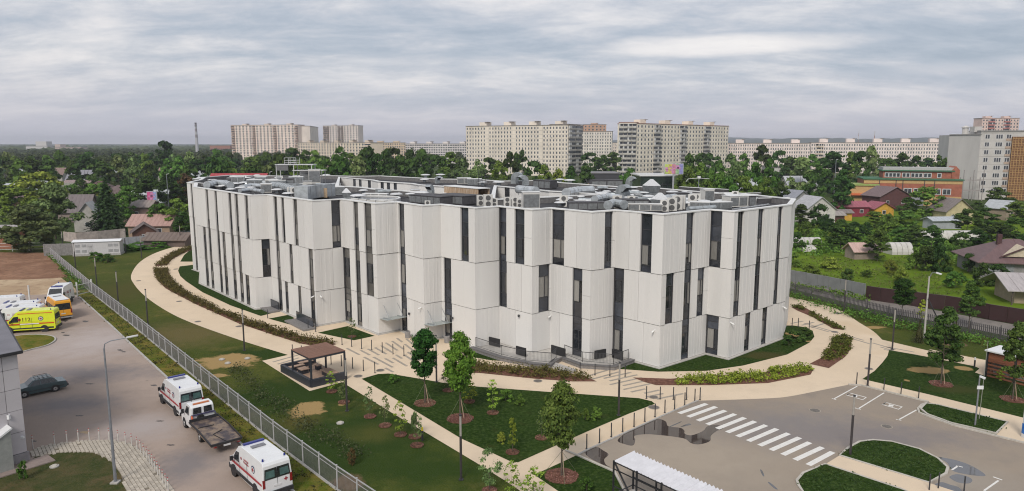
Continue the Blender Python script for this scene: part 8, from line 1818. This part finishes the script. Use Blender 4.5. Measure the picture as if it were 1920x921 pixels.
staked(1764, 721, 584, 66, 'near_side', 'bright green young tree on the right lawn', 1.0); staked(1898, 750, 612, 60, 'near_side', 'green young tree in front of the timber shed', .95); staked(1816, 616, 532, 42, 'near_side', 'young tree beside the brown fence on the right', .0, False); staked(1690, 600, 522, 42, 'near_maple', 'dark young tree in front of the brown fence', 0, False)
tree_px(1722, 642, 600, 30, 'spruce_small', 'small olive brown spruce on the right lawn', name='small_spruce'); tree_px(1727, 605, 565, 20, 'sap2', 'thin leafy sapling behind the small spruce', name='sapling'); tree_px(1790, 640, 600, 24, 'spruce_small', 'second small dark conifer hidden behind the bright young tree', name='small_spruce')
saps = [(622, 735, 698, 24, 'sap0'), (645, 755, 712, 30, 'sap1'), (694, 782, 724, 28, 'sap1'), (722, 799, 738, 26, 'sap1'), (751, 816, 755, 30, 'sap0'), (782, 836, 768, 24, 'sap1'), (924, 775, 715, 30, 'sap0'), (961, 849, 788, 24, 'sap2'), (1015, 822, 770, 24, 'sap1'), (840, 733, 690, 30, 'sap3'), (880, 754, 716, 36, 'sap0'), (918, 921, 845, 50, 'sap3'), (960, 931, 868, 40, 'sap0'), (1000, 940, 880, 56, 'sap0'), (660, 632, 594, 18, 'sap1'), (778, 820, 780, 20, 'sap4')]
for k, (px, py, yt, w, kd) in enumerate(sorted(saps)):
    tree_px(px, py, yt, w, kd, f'{ordn(k)} slender sapling from the left on the foreground lawns', 'saplings on the foreground lawns', name='sapling'); mulch_ring(px, py, .5, f'small mulch ring under the {ordn(k)} sapling from the left')
shr = [(738, 718, 703, 26, 'bush0'), (948, 752, 732, 34, 'bush1'), (975, 760, 742, 22, 'bush2'), (1118, 785, 765, 26, 'bush1'), (1098, 788, 768, 20, 'bush0'), (940, 830, 812, 22, 'bushl0'), (202, 492, 478, 26, 'bushd0'), (178, 490, 474, 30, 'bush1'), (1490, 640, 622, 40, 'bushd0'), (1512, 632, 616, 30, 'bushd2'), (1478, 648, 634, 24, 'bushd1'), (260, 468, 456, 50, 'bush2'), (295, 464, 454, 40, 'bush1'), (230, 471, 459, 34, 'bushd0'), (660, 873, 843, 20, 'brown1'), (1100, 921, 898, 34, 'bush0'), (1790, 678, 650, 24, 'bushd0'), (1875, 712, 695, 20, 'bushl0'), (45, 760 + 140, 868, 22, 'bush1')]
for k, (px, py, yt, w, kd) in enumerate(sorted(shr)): tree_px(px, py, yt, w, kd, f'{ordn(k)} low shrub from the left around the clinic grounds', 'low shrubs in the clinic grounds', name='shrub', cat='shrub')
# plants filling beds, tufts on lawns: masses nobody could count
def scatter(name, polys_px, dens, h, size, m_, lab, seed, hvar=.5, world_poly=None, tuft=7, spread=.25, up=.6):
    rng = np.random.default_rng(seed); pos = []
    for pp in polys_px:
        P = GL(pp); xs_ = [p[0] for p in P]; ys_ = [p[1] for p in P]; A_ = (max(xs_) - min(xs_)) * (max(ys_) - min(ys_)); n_ = int(A_ * dens)
        X = rng.uniform(min(xs_), max(xs_), n_); Y = rng.uniform(min(ys_), max(ys_), n_); m2 = np.zeros(n_, bool); j = len(P) - 1
        for i in range(len(P)):
            xi, yi = P[i]; xj, yj = P[j]; c_ = ((yi > Y) != (yj > Y)) & (X < (xj - xi) * (Y - yi) / ((yj - yi) or 1e-9) + xi); m2 ^= c_; j = i
        pos.append(np.stack([X[m2], Y[m2]], 1))
    p = np.concatenate(pos); n_ = len(p); hh = h * rng.uniform(1 - hvar, 1 + hvar * .6, n_); idx = np.repeat(np.arange(n_), tuft); k = len(idx)
    C = np.stack([p[idx, 0] + rng.normal(size=k) * spread, p[idx, 1] + rng.normal(size=k) * spread, hh[idx] * rng.uniform(.15, 1, k) + .04], 1)
    nn = rng.normal(size=(k, 3)) * .55 + [0, 0, up]; nn /= np.linalg.norm(nn, axis=1)[:, None]
    o = link(name, np_mesh(name, np_quads(C, nn, np.full(k, size), rng), m_)); o['kind'] = 'stuff'; o['label'] = lab; return o
scatter('hedge_planting', [bedA, bedB[:22]], 7, .55, .10, LG['hedge'], 'dull green and brown low planting filling the long curved bed on the left', 1, tuft=14, spread=.16)
scatter('hedge_planting', [[(845, 689), (889, 683), (969, 690), (1039, 695), (1094, 705), (1112, 713), (1073, 715), (1004, 710), (899, 699)]], 8, .55, .09, LG['hedge'], 'dull green and brown low planting in the middle bed below the ramp', 2, tuft=14, spread=.16)
scatter('ground_cover', [[(1270, 712), (1300, 708), (1330, 706.5), (1427, 700.5), (1440, 708), (1438, 716), (1329, 722), (1266, 722)], [(1443, 696), (1470, 691), (1494, 687.5), (1516, 690), (1522, 697), (1480, 710), (1450, 714)]], 8, .5, .11, LG['cover'], 'bright lime green ground cover in the front curved bed', 3, tuft=13, spread=.17)
scatter('ground_cover', [[(1541, 671), (1556, 652), (1562, 633), (1580, 630), (1596, 634), (1594, 654), (1583, 669), (1570, 677), (1540, 676)], [(1484, 576.6), (1499, 573), (1513, 580), (1503, 583)], [(1516, 585), (1535, 592), (1582, 619), (1563, 616), (1524, 596)]], 8, .4, .11, leaf_mat('cover_olive', (.07, .08, .014), (.17, .18, .035), scale=2.5), 'olive and lime ground cover in the right hand beds', 4, tuft=12, spread=.17)
scatter('verge_weeds', [[(148, 557), (173, 551), (250, 611), (401, 737), (525, 838), (631, 919), (700, 975), (640, 980), (545, 912), (455, 832), (385, 769), (318, 709), (250, 646), (212, 612)]], 2.2, .2, .075, leaf_mat('verge_leaf', (.05, .06, .018), (.13, .14, .05)), 'ragged weeds on the verge between kerb and fence', 5, tuft=8, spread=.22)
scatter('verge_weeds', [[(90, 470), (97, 482), (172, 548), (150, 546), (126, 515), (100, 489), (84, 474)]], 3, .7, .16, LG['mid'], 'tall weeds at the corner of the soil yard', 6, tuft=8, spread=.4)
scatter('grey_green_shrubs', [[(436, 690), (450, 688), (520, 745), (600, 800), (680, 850), (668, 868), (590, 830), (500, 770), (440, 712)]], 1.5, .65, .085, leaf_mat('shrub_grey', (.045, .062, .024), (.11, .135, .06), scale=1.5), 'straggly grey green shrubs in a band across the left lawn', 7, tuft=22, spread=.4)
scatter('picket_weeds', [[(1480, 552), (1582, 580), (1681, 605), (1803, 630), (1877, 646), (1960, 668), (1960, 676), (1870, 655), (1790, 640), (1670, 616), (1570, 590), (1478, 560)]], 2.2, .75, .14, LG['mid'], 'weeds along the foot of the picket fence', 8, tuft=10, spread=.35)
scatter('fence_weeds', [[(1478, 531), (1622, 560), (1622, 568), (1560, 556), (1478, 541)]], 1.6, .6, .2, LG['grass'], 'weeds along the foot of the grey metal fence', 9, tuft=8, spread=.4)
scatter('meadow_tufts', [[(1480, 500), (1520, 480), (1640, 492), (1700, 480), (1760, 520), (1800, 545), (1860, 560), (1700, 560), (1600, 540), (1480, 515)]], .4, .3, .16, leaf_mat('meadow_tuft', (.07, .105, .024), (.13, .17, .045)), 'uneven meadow grass of the gardens', 10, tuft=8, spread=.5)
scatter('island_tufts', [[(1574, 856), (1612, 832), (1640, 829), (1723, 846), (1758, 863), (1774, 880), (1741, 905)], [(1500, 912), (1508, 891), (1548, 875), (1686, 919), (1560, 940)], [(1740, 760), (1760, 763), (1886, 793), (1866, 812), (1784, 794), (1740, 777)]], 14, .14, .07, leaf_mat('turf_tuft', (.02, .045, .012), (.05, .085, .022)), 'short uneven turf on the kerbed lawn islands', 11, tuft=5, spread=.15)
scatter('garden_growth', [[(1480, 480), (1480, 440), (1560, 430), (1640, 440), (1700, 450), (1800, 460), (1880, 470), (1880, 490), (1780, 500), (1700, 470), (1600, 480)]], .35, 1.0, .3, LG['mid'], 'rough green growth between the garden bushes', 12, tuft=16, spread=.8)
# haze in the air, wrapping the whole scene
hz = MB(); hz.box((0, 2900, 34.5 - 1 + 0), (15600, 6200, 73)); hzm = bpy.data.materials.new('haze_air'); hzm.use_nodes = True; nt = hzm.node_tree; nt.nodes.clear()
o_ = nt.nodes.new('ShaderNodeOutputMaterial'); pv_ = nt.nodes.new('ShaderNodeVolumePrincipled'); pv_.inputs['Color'].default_value = (.84, .88, .97, 1); pv_.inputs['Density'].default_value = .00017; pv_.inputs['Anisotropy'].default_value = .2; nt.links.new(pv_.outputs[0], o_.inputs['Volume'])
hz.build('haze', hzm, kind='stuff')
